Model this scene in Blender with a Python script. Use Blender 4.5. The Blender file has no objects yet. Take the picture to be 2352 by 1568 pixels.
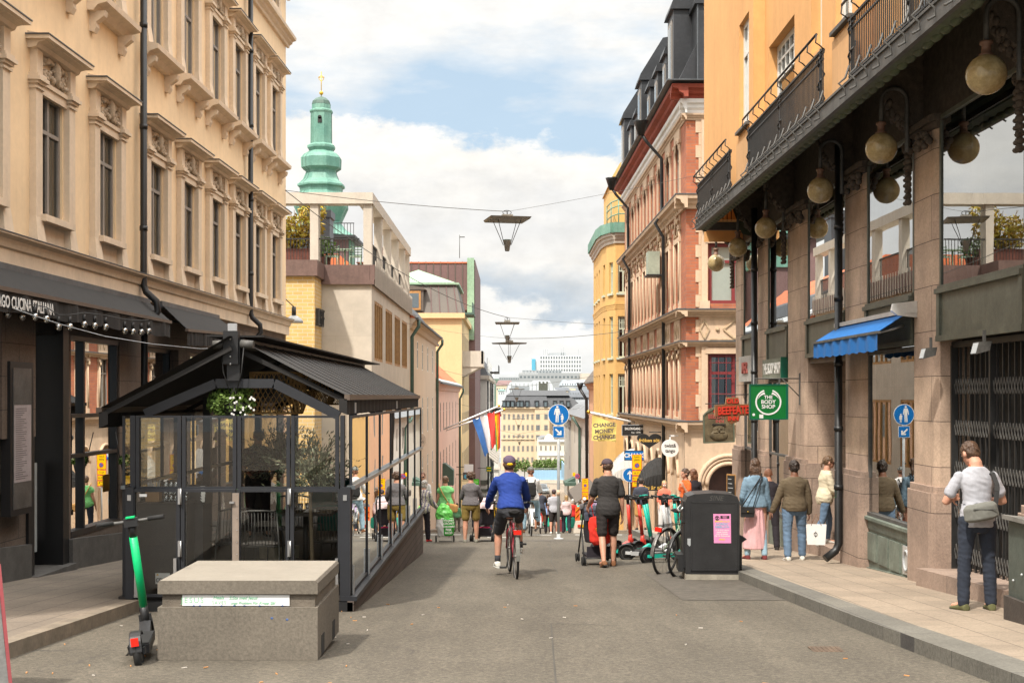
import bpy, bmesh, math, random
from math import sin, cos, pi, radians, sqrt, atan2
from mathutils import Vector, Matrix, noise, Euler
random.seed(7)
S = bpy.context.scene
COL = S.collection
# ------------------------------------------------------------ camera, sky, sun, exposure
F, CX, HY, CH = 3000.0, 1176.0, 910.0, 1.43       # focal length and horizon, measured on a 2352 px wide copy
cam = bpy.data.cameras.new('camera'); camo = bpy.data.objects.new('camera', cam); COL.objects.link(camo)
cam.sensor_width = 36; cam.lens = F/2352*36; cam.shift_y = (HY-784)/2352
cam.clip_start = .1; cam.clip_end = 8000
camo.location = (0, 0, CH); camo.rotation_euler = (pi/2, 0, 0)
S.camera = camo
S.view_settings.view_transform = 'Standard'; S.view_settings.look = 'None'
S.view_settings.exposure = 0.6; S.view_settings.gamma = 1
S.render.engine = 'CYCLES'
S.cycles.max_bounces = 7; S.cycles.diffuse_bounces = 3; S.cycles.glossy_bounces = 4
S.cycles.transparent_max_bounces = 16; S.cycles.transmission_bounces = 4
S.cycles.sample_clamp_indirect = 6; S.cycles.caustics_reflective = False; S.cycles.caustics_refractive = False
SUN_EL, SUN_SA = radians(55), .48                    # elevation; sine of how far left of straight behind the camera
sunl = bpy.data.lights.new('sun', 'SUN'); suno = bpy.data.objects.new('sun', sunl); COL.objects.link(suno)
sunl.energy = 3.3; sunl.angle = radians(2.2); sunl.color = (1, .93, .83)
sd = Vector((-SUN_SA*cos(SUN_EL), -sqrt(1-SUN_SA**2)*cos(SUN_EL), sin(SUN_EL)))
suno.rotation_euler = sd.to_track_quat('Z', 'Y').to_euler()
suno.location = sd*60
W = bpy.data.worlds.new('World'); S.world = W; W.use_nodes = True
nt = W.node_tree; N = nt.nodes; L = nt.links; N.clear()
def nd(nt, t, **k):
 n = nt.nodes.new(t)
 for a, b in k.items():
  if a.startswith('i_'):
   key = a[2:].replace('_', ' ')
   n.inputs[int(key) if key.isdigit() else key].default_value = b
  else: setattr(n, a, b)
 return n
def math_(nt, op, a, b=None, clamp=False):
 n = nt.nodes.new('ShaderNodeMath'); n.operation = op; n.use_clamp = clamp
 for i, x in enumerate((a, b)):
  if x is None: continue
  if isinstance(x, (int, float)): n.inputs[i].default_value = x
  else: nt.links.new(x, n.inputs[i])
 return n.outputs[0]
def ramp(nt, src, stops, interp='LINEAR'):
 n = nt.nodes.new('ShaderNodeValToRGB'); cr = n.color_ramp; cr.interpolation = interp
 while len(cr.elements) < len(stops): cr.elements.new(.5)
 for e, (p, c) in zip(cr.elements, stops):
  e.position = p; e.color = (c, c, c, 1) if isinstance(c, (int, float)) else (*c[:3], 1)
 nt.links.new(src, n.inputs[0]); return n.outputs[0]
def mixc(nt, fac, a, b, bt='MIX'):
 n = nt.nodes.new('ShaderNodeMix'); n.data_type = 'RGBA'; n.blend_type = bt
 for i, x in ((0, fac), (6, a), (7, b)):
  if isinstance(x, (int, float)): n.inputs[i].default_value = x
  elif isinstance(x, tuple): n.inputs[i].default_value = (*x[:3], 1)
  else: nt.links.new(x, n.inputs[i])
 return n.outputs[2]
sky = nd(nt, 'ShaderNodeTexSky', sky_type='NISHITA', sun_disc=False, sun_elevation=SUN_EL,
   sun_rotation=atan2(sd.x, sd.y), altitude=0, air_density=1, dust_density=1.2, ozone_density=1.5)
tc = nd(nt, 'ShaderNodeTexCoord')
sx = nd(nt, 'ShaderNodeSeparateXYZ'); L.new(tc.outputs['Generated'], sx.inputs[0])
hyp = math_(nt, 'SQRT', math_(nt, 'ADD', math_(nt, 'MULTIPLY', sx.outputs[0], sx.outputs[0]), math_(nt, 'MULTIPLY', sx.outputs[1], sx.outputs[1])))
el = math_(nt, 'DIVIDE', sx.outputs[2], math_(nt, 'ADD', hyp, .02))          # tangent of the elevation
azi = math_(nt, 'ARCTAN2', sx.outputs[0], sx.outputs[1])
def nz(scale_v, scale, det, off=0, rough=.55):
 cb = nd(nt, 'ShaderNodeCombineXYZ'); L.new(math_(nt, 'ADD', azi, off), cb.inputs[0]); L.new(math_(nt, 'MULTIPLY', el, scale_v), cb.inputs[1])
 n = nd(nt, 'ShaderNodeTexNoise', i_Scale=scale, i_Detail=det, i_Roughness=rough); L.new(cb.outputs[0], n.inputs['Vector']); return n.outputs[0]
n1 = nz(1.6, 9, 9, 1.3, .6); n2 = nz(3.2, 4.5, 7, 5.1); n3 = nz(1.8, 26, 8, 2.2, .62)
# cumulus bank: solid below el ~ .20, ragged cauliflower top edge
edge = math_(nt, 'ADD', el, math_(nt, 'ADD', math_(nt, 'MULTIPLY', math_(nt, 'SUBTRACT', .5, n1), .075), math_(nt, 'MULTIPLY', math_(nt, 'SUBTRACT', .5, n3), .026)))
edge = math_(nt, 'ADD', edge, math_(nt, 'MULTIPLY', azi, .085))
bank = ramp(nt, edge, [(.189, 1.0), (.200, 0.0)], 'EASE')
# thin high cloud above the blue band
wis = math_(nt, 'ADD', math_(nt, 'MULTIPLY', n2, 1.0), math_(nt, 'MULTIPLY', math_(nt, 'SUBTRACT', el, .245), 2.6))
wisp = ramp(nt, wis, [(.40, .08), (.50, .45), (.62, .9)])
cov = math_(nt, 'MAXIMUM', bank, wisp)
# shading of the bank: white top, soft grey body, blue-grey base line near el .07
e2 = math_(nt, 'ADD', el, math_(nt, 'ADD', math_(nt, 'MULTIPLY', math_(nt, 'SUBTRACT', n1, .5), .11), math_(nt, 'MULTIPLY', math_(nt, 'SUBTRACT', n2, .5), .05)))
shade = ramp(nt, e2, [(0, (.80, .86, .90)), (.045, (.93, .95, .97)), (.062, (.92, .94, .96)), (.068, (.53, .63, .75)), (.085, (.66, .72, .79)), (.105, (.89, .90, .91)), (.135, (.82, .845, .88)), (.165, (.98, .98, .97)), (.20, (1, 1, 1))])
det = ramp(nt, n3, [(.3, .90), (.62, 1.03)])
shade = mixc(nt, 1.0, shade, det, 'MULTIPLY')
skyb = mixc(nt, .72, sky.outputs[0], (4.5, 6.2, 8.1))
K = nd(nt, 'ShaderNodeVectorMath', operation='SCALE'); L.new(shade, K.inputs[0]); K.inputs[3].default_value = 8.4
skyc = mixc(nt, cov, skyb, K.outputs[0])
# added fill light: unseen dome overhead made brighter than the part over the street
up = nd(nt, 'ShaderNodeMapRange', i_1=.42, i_2=1.1, i_3=1.0, i_4=3.9); L.new(el, up.inputs[0])
gain = nd(nt, 'ShaderNodeVectorMath', operation='SCALE'); L.new(mixc(nt, up.outputs[0], skyc, mixc(nt, 1., skyc, (1.0, .965, .91), 'MULTIPLY')), gain.inputs[0]); L.new(up.outputs[0], gain.inputs[3]); skyc = gain.outputs[0]
bg = nd(nt, 'ShaderNodeBackground'); L.new(skyc, bg.inputs[0]); bg.inputs[1].default_value = .088
wo = nd(nt, 'ShaderNodeOutputWorld'); L.new(bg.outputs[0], wo.inputs[0])
# ------------------------------------------------------------ measuring: photo pixel + depth -> point
def P(u, v, y): return Vector(((u-CX)/F*y, y, CH+(HY-v)/F*y))
PROF = [(-30, 1.88), (0, 0), (30, -1.88), (34, -2.14), (52, -4.03), (81, -6.93), (112, -9.7), (140, -11.0), (189, -12.6), (236, -14.4), (300, -16.5), (420, -19.0), (600, -22), (1500, -26), (6000, -30)]
def gz(y):
 for (a, b), (c, d) in zip(PROF, PROF[1:]):
  if y <= c: return b+(d-b)*(y-a)/(c-a)
 return PROF[-1][1]
# ------------------------------------------------------------ materials
MATS = {}
def newmat(name):
 m = bpy.data.materials.new(name); m.use_nodes = True; MATS[name] = m
 nt = m.node_tree; b = nt.nodes['Principled BSDF']; return m, nt, b
def setb(b, **k):
 for a, v in k.items():
  a = a.replace('_', ' ')
  b.inputs[a].default_value = (*v, 1) if isinstance(v, tuple) and len(v) == 3 else v
def coords(nt, sc=1, kind='Object'):
 t = nd(nt, 'ShaderNodeTexCoord'); mp = nd(nt, 'ShaderNodeMapping')
 if isinstance(sc, (int, float)): sc = (sc,)*3
 mp.inputs['Scale'].default_value = sc; nt.links.new(t.outputs[kind], mp.inputs[0]); return mp.outputs[0]
def noi(nt, vec, scale, detail=5, rough=.55):
 n = nd(nt, 'ShaderNodeTexNoise', i_Scale=scale, i_Detail=detail, i_Roughness=rough); nt.links.new(vec, n.inputs['Vector']); return n.outputs[0]
def bump(nt, b, h, st=.2, dist=.02):
 n = nd(nt, 'ShaderNodeBump'); n.inputs['Strength'].default_value = st; n.inputs['Distance'].default_value = dist
 nt.links.new(h, n.inputs['Height']); nt.links.new(n.outputs[0], b.inputs['Normal'])
def mul(c, k): return tuple(min(1, x*k) for x in c)
def M(name, c, r=.75, v=.14, sc=2.0, bs=60, bst=.15, me=0., c2=None, stain=0., sp=.5):
 """plain surface: soft patches of tone, fine bump, optional vertical dirt runs"""
 if name in MATS: return MATS[name]
 m, nt, b = newmat(name); vec = coords(nt)
 f = noi(nt, vec, sc, 6, .6)
 col = mixc(nt, ramp(nt, f, [(.3, 0.), (.7, 1.)]), mul(c, 1-v), c2 or mul(c, 1+v))
 g2 = noi(nt, vec, sc*6+3, 5, .7); col = mixc(nt, 1., col, ramp(nt, g2, [(.3, 1-v*.7-.03), (.7, 1+v*.4)]), 'MULTIPLY')
 if stain:
  s = noi(nt, coords(nt, (1.6, 1.6, .22)), 2.2, 6, .65)
  col = mixc(nt, ramp(nt, s, [(.45, 0.), (.75, stain)]), col, mul(c, .45))
 nt.links.new(col, b.inputs['Base Color']); setb(b, Roughness=r, Metallic=me); b.inputs['Specular IOR Level'].default_value = sp
 if bst: bump(nt, b, noi(nt, vec, bs, 3), bst, .01)
 return m
def MBR(name, c1, c2, mo, w, h, ms=.012, r=.85, st=.35, gran=0., var=.0, flat=False, off=.5):
 """bricks, blocks or slabs of size w x h metres in the plane of the wall (or of the ground)"""
 m, nt, b = newmat(name); t = nd(nt, 'ShaderNodeTexCoord')
 s = nd(nt, 'ShaderNodeSeparateXYZ'); nt.links.new(t.outputs['Object'], s.inputs[0])
 cb = nd(nt, 'ShaderNodeCombineXYZ')
 if flat: nt.links.new(s.outputs[0], cb.inputs[1]); nt.links.new(s.outputs[1], cb.inputs[0])
 else: nt.links.new(math_(nt, 'ADD', s.outputs[0], s.outputs[1]), cb.inputs[0]); nt.links.new(s.outputs[2], cb.inputs[1])
 br = nd(nt, 'ShaderNodeTexBrick'); br.offset = off; nt.links.new(cb.outputs[0], br.inputs['Vector'])
 br.inputs['Scale'].default_value = 1; br.inputs['Brick Width'].default_value = w; br.inputs['Row Height'].default_value = h
 br.inputs['Mortar Size'].default_value = ms; br.inputs['Mortar Smooth'].default_value = .2; br.inputs['Bias'].default_value = 0
 for k, c in (('Color1', c1), ('Color2', c2), ('Mortar', mo)): br.inputs[k].default_value = (*c, 1)
 col = br.outputs[0]
 f = noi(nt, t.outputs['Object'], 1.1, 6, .65)
 col = mixc(nt, 1., col, ramp(nt, f, [(.3, 1-var-.12), (.7, 1+.08)]), 'MULTIPLY')
 if gran:
  g = noi(nt, t.outputs['Object'], 34, 6, .85)
  col = mixc(nt, 1., col, ramp(nt, g, [(.38, 1-gran*1.4), (.62, 1+gran*1.1)]), 'MULTIPLY')
 nt.links.new(col, b.inputs['Base Color']); setb(b, Roughness=r)
 hh = math_(nt, 'SUBTRACT', math_(nt, 'MULTIPLY', noi(nt, t.outputs['Object'], 45, 3), .4), br.outputs[1])
 bump(nt, b, hh, st, .012)
 return m
def MGL(name, tint=(.55, .6, .58), base=.16, trans=1., rough=.0, wob=.0, k=1.):
 """window glass: see-through, mirrors more towards grazing angles"""
 m, nt, b = newmat(name); nt.nodes.remove(b); out = nt.nodes['Material Output']
 tr = nd(nt, 'ShaderNodeBsdfTransparent'); tr.inputs[0].default_value = (*tint, 1)
 gl = nd(nt, 'ShaderNodeBsdfGlossy'); gl.inputs['Roughness'].default_value = rough; gl.inputs[0].default_value = (.95, .97, .97, 1)
 fr = nd(nt, 'ShaderNodeFresnel'); fr.inputs[0].default_value = 1.52
 if wob:
  bp = nd(nt, 'ShaderNodeBump'); bp.inputs['Strength'].default_value = wob; bp.inputs['Distance'].default_value = .02
  nt.links.new(noi(nt, coords(nt), 1.4, 1), bp.inputs['Height']); nt.links.new(bp.outputs[0], gl.inputs['Normal'])
 fac = math_(nt, 'ADD', math_(nt, 'MULTIPLY', fr.outputs[0], k), base, True)
 mx = nd(nt, 'ShaderNodeMixShader'); nt.links.new(fac, mx.inputs[0]); nt.links.new(tr.outputs[0], mx.inputs[1]); nt.links.new(gl.outputs[0], mx.inputs[2])
 nt.links.new(mx.outputs[0], out.inputs[0]); return m
# ------------------------------------------------------------ mesh builder
class B:
 def __init__(s): s.v = []; s.f = []; s.mi = []; s.cur = 0; s.sm = []; s.smooth = False
 def quad(s, *pts):
  n = len(s.v); s.v += [tuple(p) for p in pts]; s.f.append(tuple(range(n, n+len(pts)))); s.mi.append(s.cur); s.sm.append(s.smooth)
 def raw(s, vs, fs):
  n = len(s.v); s.v += [tuple(p) for p in vs]
  for f in fs: s.f.append(tuple(n+i for i in f)); s.mi.append(s.cur); s.sm.append(s.smooth)
 def box(s, x0, x1, y0, y1, z0, z1):
  if x0 > x1: x0, x1 = x1, x0
  if y0 > y1: y0, y1 = y1, y0
  if z0 > z1: z0, z1 = z1, z0
  s.raw([(x0, y0, z0), (x1, y0, z0), (x1, y1, z0), (x0, y1, z0), (x0, y0, z1), (x1, y0, z1), (x1, y1, z1), (x0, y1, z1)],
     [(0, 3, 2, 1), (4, 5, 6, 7), (0, 1, 5, 4), (1, 2, 6, 5), (2, 3, 7, 6), (3, 0, 4, 7)])
 def hexa(s, p):  # 8 points: bottom ring 0-3, top ring 4-7
  s.raw(p, [(0, 3, 2, 1), (4, 5, 6, 7), (0, 1, 5, 4), (1, 2, 6, 5), (2, 3, 7, 6), (3, 0, 4, 7)])
 def bar(s, p0, p1, w, h=None, up=(0, 0, 1)):
  p0 = Vector(p0); p1 = Vector(p1); h = h or w; d = (p1-p0).normalized(); up = Vector(up)
  if abs(d.dot(up)) > .98: up = Vector((0, 1, 0))
  r = d.cross(up).normalized(); u = r.cross(d).normalized(); a, b = r*w/2, u*h/2
  s.hexa([p0-a-b, p0+a-b, p0+a+b, p0-a+b, p1-a-b, p1+a-b, p1+a+b, p1-a+b])
 def tube(s, pts, r, n=8, cap=True, closed=False):
  pts = [Vector(p) for p in pts]; m = len(pts); rs = r if isinstance(r, (list, tuple)) else [r]*m
  sm = s.smooth; s.smooth = True; n0 = len(s.v); ref = None
  for i, p in enumerate(pts):
   d = (pts[(i+1) % m]-pts[i-1]) if closed else (pts[min(i+1, m-1)]-pts[max(i-1, 0)])
   d = d.normalized() if d.length > 1e-9 else Vector((0, 0, 1))
   if ref is None:
    ref = Vector((0, 0, 1)) if abs(d.z) < .9 else Vector((1, 0, 0))
   a = d.cross(ref).normalized(); b = a.cross(d).normalized(); ref = b
   for k in range(n):
    t = 2*pi*k/n; s.v.append(tuple(p+(a*cos(t)+b*sin(t))*rs[i]))
  rng = m if closed else m-1
  for i in range(rng):
   i2 = (i+1) % m
   for k in range(n):
    k2 = (k+1) % n
    s.f.append((n0+i*n+k, n0+i*n+k2, n0+i2*n+k2, n0+i2*n+k)); s.mi.append(s.cur); s.sm.append(True)
  if cap and not closed:
   s.f.append(tuple(n0+k for k in range(n))[::-1]); s.mi.append(s.cur); s.sm.append(False)
   s.f.append(tuple(n0+(m-1)*n+k for k in range(n))); s.mi.append(s.cur); s.sm.append(False)
  s.smooth = sm
 def cyl(s, p0, p1, r0, r1=None, n=12): s.tube([p0, p1], [r0, r0 if r1 is None else r1], n)
 def lathe(s, prof, c=(0, 0, 0), n=16, a0=0, sx=1, sy=1, sm=True):
  n0 = len(s.v)
  for (r, z) in prof:
   for k in range(n):
    t = a0+2*pi*k/n; s.v.append((c[0]+r*cos(t)*sx, c[1]+r*sin(t)*sy, c[2]+z))
  for i in range(len(prof)-1):
   for k in range(n):
    k2 = (k+1) % n
    s.f.append((n0+i*n+k, n0+i*n+k2, n0+(i+1)*n+k2, n0+(i+1)*n+k)); s.mi.append(s.cur); s.sm.append(sm)
  if prof[0][0] > .001: s.f.append(tuple(n0+k for k in range(n))[::-1]); s.mi.append(s.cur); s.sm.append(False)
  if prof[-1][0] > .001: s.f.append(tuple(n0+(len(prof)-1)*n+k for k in range(n))); s.mi.append(s.cur); s.sm.append(False)
 def ell(s, c, rx, ry=None, rz=None, n=12, m=8):
  ry = ry or rx; rz = rz or rx
  s.lathe([(max(1e-4, sin(pi*i/m)), -cos(pi*i/m)) for i in range(m+1)], (0, 0, 0), n)
  k = n*(m+1)
  for i in range(len(s.v)-k, len(s.v)):
   x, y, z = s.v[i]; s.v[i] = (c[0]+x*rx, c[1]+y*ry, c[2]+z*rz)
 def prism(s, poly, y0, y1, plane='xz'):
  n = len(poly)
  def q(p, y): return (p[0], y, p[1]) if plane == 'xz' else ((p[0], p[1], y) if plane == 'xy' else (y, p[0], p[1]))
  s.raw([q(p, y0) for p in poly]+[q(p, y1) for p in poly],
     [tuple(range(n)), tuple(range(2*n-1, n-1, -1))]+[(i, n+i, n+(i+1) % n, (i+1) % n) for i in range(n)])
 def sweep(s, prof, a0, a1, axis='x'):
  """profile [(b,z)] swept along local x from a0 to a1 (mouldings)"""
  s.prism([(b, z) for b, z in prof], a0, a1, 'yz')
 def xf(s, Mx, n0=0):
  for i in range(n0, len(s.v)): s.v[i] = tuple(Mx @ Vector(s.v[i]))
 def build(s, name, mats, parent=None, world=False, label=None):
  if not isinstance(mats, (list, tuple)): mats = [mats]
  me = bpy.data.meshes.new(name); me.from_pydata(s.v, [], s.f)
  for m in mats: me.materials.append(MATS[m] if isinstance(m, str) else m)
  me.polygons.foreach_set('material_index', s.mi); me.polygons.foreach_set('use_smooth', s.sm)
  bm = bmesh.new(); bm.from_mesh(me); bmesh.ops.recalc_face_normals(bm, faces=bm.faces); bm.to_mesh(me); bm.free()
  o = bpy.data.objects.new(name, me); COL.objects.link(o)
  if world and parent:
   w = parent.matrix_basis.inverted()
   if parent.parent: w = parent.matrix_basis.inverted() @ parent.parent.matrix_basis.inverted()
   me.transform(w)
  if parent: o.parent = parent
  if label: o['label'] = label
  return o
def tag(o, label=None, cat=None, group=None, kind=None):
 if label: o['label'] = label
 if cat: o['category'] = cat
 if group: o['group'] = group
 if kind: o['kind'] = kind
 return o
def thing(name, label, cat, loc=(0, 0, 0), rz=0., group=None):
 o = bpy.data.objects.new(name, None); COL.objects.link(o); o.location = loc; o.rotation_euler = (0, 0, rz); o.empty_display_size = .2
 return tag(o, label, cat, group)
def copytree(o, loc=None, rz=None, label=None, group=None, parent=None, scale=None, kids=True):
 r = o.copy(); COL.objects.link(r); r.parent = parent
 if loc is not None: r.location = loc
 if rz is not None: r.rotation_euler = (0, 0, rz)
 if scale is not None: r.scale = (scale,)*3 if isinstance(scale, (int, float)) else scale
 if label: r['label'] = label
 if group: r['group'] = group
 if kids:
  for ch in [c for c in KIDS.get(o.name, [])] or list(o.children): copytree(ch, parent=r)
 return r
KIDS = {}
def text(s, size, loc, rot, mat, parent=None, name='lettering', ext=.004, bold=0., ax='CENTER', sx=1., world=False, space=1., shear=0.):
 c = bpy.data.curves.new(name, 'FONT'); c.body = s; c.size = size; c.extrude = ext; c.align_x = ax; c.align_y = 'CENTER'; c.offset = bold; c.space_character = space; c.shear = shear
 c.resolution_u = 3
 t = bpy.data.objects.new('tmp', c); COL.objects.link(t)
 dg = bpy.context.evaluated_depsgraph_get(); me = bpy.data.meshes.new_from_object(t.evaluated_get(dg)); bpy.data.objects.remove(t)
 me.name = name; me.materials.clear(); me.materials.append(MATS[mat] if isinstance(mat, str) else mat)
 me.transform(Matrix.Diagonal((sx, 1, 1, 1)))
 me.transform(Matrix.Translation(Vector(loc)) @ Euler(rot).to_matrix().to_4x4())
 o = bpy.data.objects.new(name, me); COL.objects.link(o)
 if world and parent: me.transform(parent.matrix_basis.inverted())
 if parent: o.parent = parent
 return o
class Fr:
 """a straight facade: local x runs along it, local y goes into the building, z up"""
 def __init__(s, ox, oy, th):
  s.o = Vector((ox, oy)); s.th = th; s.e = Vector((cos(th), sin(th))); s.i = Vector((-sin(th), cos(th)))
 def a(s, u, b=0.):
  r = (u-CX)/F; o = s.o+s.i*b          # ray (r,1)*y = o + e*a
  den = s.e.x-r*s.e.y
  return (r*o.y-o.x)/den
 def y(s, u, b=0.): return (s.o+s.i*b+s.e*s.a(u, b)).y
 def z(s, u, v, b=0.): return CH+(HY-v)/F*s.y(u, b)
 def w(s, a, b, z): p = s.o+s.e*a+s.i*b; return Vector((p.x, p.y, z))
 def thing(s, name, label, cat, group=None): return thing(name, label, cat, (s.o.x, s.o.y, 0), s.th, group)
def wall(mb, a0, a1, z0, z1, holes, depth=.2, b=0., x=False):
 """front sheet at y=b with rectangular openings (a0,a1,z0,z1) and their reveals; x: sheet lies in the yz plane at x=b instead"""
 A = sorted({a0, a1, *[max(a0, min(a1, h[0])) for h in holes], *[max(a0, min(a1, h[1])) for h in holes]})
 Z = sorted({z0, z1, *[max(z0, min(z1, h[2])) for h in holes], *[max(z0, min(z1, h[3])) for h in holes]})
 q = (lambda a, d, z: (d, a, z)) if x else (lambda a, d, z: (a, d, z))
 for i in range(len(A)-1):
  for j in range(len(Z)-1):
   am, zm = (A[i]+A[i+1])/2, (Z[j]+Z[j+1])/2
   if any(h[0] < am < h[1] and h[2] < zm < h[3] for h in holes): continue
   mb.quad(q(A[i], b, Z[j]), q(A[i+1], b, Z[j]), q(A[i+1], b, Z[j+1]), q(A[i], b, Z[j+1]))
 for (c, d, e, f) in holes:
  D = b+depth
  mb.quad(q(c, b, e), q(c, D, e), q(c, D, f), q(c, b, f)); mb.quad(q(d, b, e), q(d, b, f), q(d, D, f), q(d, D, e))
  mb.quad(q(c, b, f), q(c, D, f), q(d, D, f), q(d, b, f)); mb.quad(q(c, b, e), q(d, b, e), q(d, D, e), q(c, D, e))
# ------------------------------------------------------------ windows: one mesh per kind, copied
WINS = {}
def win(parent, a, b, z, w, h, fmat='win_brown', style='T', rz=0., cur='curtain_grey', gl='glass_dark', fw=.06, cf=.45, label=None, simple=False, name='window'):
 """sash window whose lower middle is at local (a,b,z)"""
 key = (round(w, 3), round(h, 3), fmat, style, cur, gl, fw, cf, simple)
 if key not in WINS:
  m = B(); t = fw
  m.box(-w/2, -w/2+t, 0, .07, 0, h); m.box(w/2-t, w/2, 0, .07, 0, h); m.box(-w/2+t, w/2-t, 0, .07, 0, t); m.box(-w/2+t, w/2-t, 0, .07, h-t, h)
  if 'T' in style: m.box(-w/2+t, w/2-t, -.008, .06, h*.68, h*.68+t*.9)
  if 'C' in style: m.box(-w/2+t, w/2-t, -.008, .06, h*.5, h*.5+t*.8)
  if 'M' in style or style == 'T': m.box(-t*.55, t*.55, -.004, .062, t, h-t)
  if 'D' in style:
   for k in (-1, 1): m.box(k*w/6-t*.4, k*w/6+t*.4, -.004, .062, t, h-t)
  if 'G' in style:
   for k in (-2, -1, 0, 1, 2): m.box(k*w/6-t*.2, k*w/6+t*.2, -.004, .05, h*.70, h-t)
   m.box(-w/2+t, w/2-t, -.002, .05, h*.84, h*.84+t*.4)
  o = m.build(name, fmat, parent)
  g = B(); g.quad((-w/2+t, .03, t), (w/2-t, .03, t), (w/2-t, .03, h-t), (-w/2+t, .03, h-t)); g.build('pane', gl, o)
  if not simple:
   if cur:
    c = B(); c.smooth = True; n = 14
    for sgn in (-1, 1):
     x0, x1 = sgn*(w/2-t*.5), sgn*w/2*(1-cf); pv = None
     for i in range(n+1):
      xx = x0+(x1-x0)*i/n; yy = .10+.015*sin(i*2.4+sgn)
      if pv: c.quad((pv[0], pv[1], t*.5), (xx, yy, t*.5), (xx, yy, h-t*.5), (pv[0], pv[1], h-t*.5))
      pv = (xx, yy)
    c.build('curtain', cur, o)
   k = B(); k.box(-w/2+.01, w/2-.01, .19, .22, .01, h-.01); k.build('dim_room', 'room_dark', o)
  WINS[key] = o; KIDS[o.name] = list(o.children); first = True
  o.location = (a, b, z); o.rotation_euler = (0, 0, rz)
  if label: o['label'] = label
  return o
 o = copytree(WINS[key], (a, b, z), rz, parent=parent)
 if label: o['label'] = label
 return o
# ------------------------------------------------------------ the materials
M('cream_stucco', (.85, .645, .41), .85, .06, .8, 70, .12, stain=.22)
M('cream_trim', (.72, .58, .43), .8, .08, 2, 60, .12, stain=.3)
M('cream_carving', (.50, .40, .29), .85, .25, 14, 90, .3)
M('lead', (.10, .11, .12), .5, .25, 3, 40, .1, me=.3)
M('pipe_black', (.012, .013, .014), .42, .3, 5, 60, .08)
M('win_brown', (.27, .24, .21), .55, .1, 4, 80, .05)
M('win_black', (.012, .012, .013), .4, .1, 4, 80, .05)
M('win_white', (.72, .72, .68), .5, .06, 4, 80, .03)
M('win_red', (.20, .028, .03), .45, .12, 4, 80, .05)
M('win_green', (.55, .60, .47), .5, .08, 4, 80, .05)
M('win_oak', (.40, .21, .07), .5, .2, 6, 80, .05)
M('curtain_grey', (.42, .44, .43), .9, .08, 5, 60, .05)
M('curtain_white', (.72, .72, .68), .9, .05, 5, 60, .05)
M('curtain_green', (.50, .58, .50), .9, .1, 5, 60, .05)
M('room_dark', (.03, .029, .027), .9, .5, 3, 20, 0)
M('blind_white', (.62, .65, .63), .8, .04, 5, 60, .03)
MGL('glass_dark', (.76, .80, .78), .05, wob=.03)
MGL('glass_shop', (.55, .58, .57), .34, wob=.015, k=1.2)
MGL('glass_clear', (.90, .92, .91), .015, k=.9)
MGL('glass_side', (.62, .65, .64), .26, wob=.02, k=1.5)
M('granite_dark', (.10, .093, .085), .7, .25, 6, 120, .2, stain=.5)
MBR('stone_brown', (.17, .125, .095), (.14, .105, .08), (.06, .05, .04), .9, .42, .006, gran=.18, var=.15)
MBR('pier_granite', (.60, .44, .32), (.51, .37, .285), (.10, .07, .055), 1.3, .56, .005, gran=.13, var=.30, st=.3)
MBR('plinth_granite', (.43, .31, .24), (.36, .265, .21), (.07, .05, .04), 1.9, .95, .005, gran=.16, var=.35, st=.3)
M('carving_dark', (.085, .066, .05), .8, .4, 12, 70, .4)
M('orange_stucco', (.72, .385, .145), .85, .07, .7, 70, .12, stain=.22)
M('orange_apron', (.64, .37, .17), .85, .07, .7, 70, .12, stain=.3)
M('cove_green', (.16, .21, .10), .7, .5, .9, 40, .25, c2=(.05, .055, .04))
M('shop_bronze', (.105, .11, .085), .45, .3, 3, 30, .1, stain=.5)
M('shop_verdigris', (.17, .20, .165), .5, .35, 2.2, 30, .1, stain=.6)
M('iron_black', (.022, .022, .022), .5, .3, 6, 60, .1)
M('iron_grey', (.085, .082, .076), .6, .35, 5, 60, .15)
M('awning_black', (.015, .0135, .0125), .8, .3, 2.5, 50, .1)
M('metal_black', (.012, .012, .013), .5, .2, 5, 60, .04)
M('metal_anthracite', (.018, .0195, .024), .5, .15, 5, 60, .04)
M('steel', (.50, .50, .50), .35, .1, 5, 60, .04, me=.8)
M('alu', (.62, .62, .60), .4, .1, 5, 60, .04, me=.4)
M('rubber', (.014, .014, .014), .8, .2, 8, 60, .1)
M('plastic_black', (.018, .018, .019), .45, .2, 8, 60, .05)
M('white_paint', (.78, .77, .74), .5, .05, 5, 60, .03)
M('cream_stone', (.60, .44, .305), .85, .10, 1.2, 50, .2, stain=.3)
M('cream_stone_carved', (.53, .39, .25), .85, .22, 9, 50, .35, stain=.25)
MBR('red_brick', (.47, .15, .065), (.37, .115, .06), (.28, .17, .12), .30, .105, .008, var=.12)
MBR('yellow_brick', (.66, .44, .16), (.58, .37, .13), (.62, .50, .33), .34, .13, .014, var=.05)
M('cornice_red', (.33, .065, .035), .7, .18, 2, 60, .1, stain=.3)
M('roof_black', (.028, .030, .034), .42, .35, 1.2, 30, .08)
M('concrete_light', (.52, .465, .39), .85, .07, 1.5, 60, .1, stain=.22)
MBR('limestone_panel', (.53, .47, .39), (.50, .445, .37), (.47, .41, .33), 1.3, .9, .006, var=.04, st=.08)
M('copper_brown', (.155, .095, .08), .5, .2, 1.5, 40, .1, stain=.4)
M('copper_green', (.11, .31, .24), .6, .28, .35, 3, .1, c2=(.22, .40, .31), stain=.45)
M('copper_pale', (.27, .40, .27), .6, .2, .3, 3, .1, stain=.4)
M('copper_dark', (.06, .11, .085), .6, .2, 1, 40, .1)
M('beige_render', (.58, .47, .36), .9, .06, .3, 40, .1, stain=.2)
M('pink_render', (.66, .43, .34), .9, .06, .3, 40, .1, stain=.2)
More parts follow.
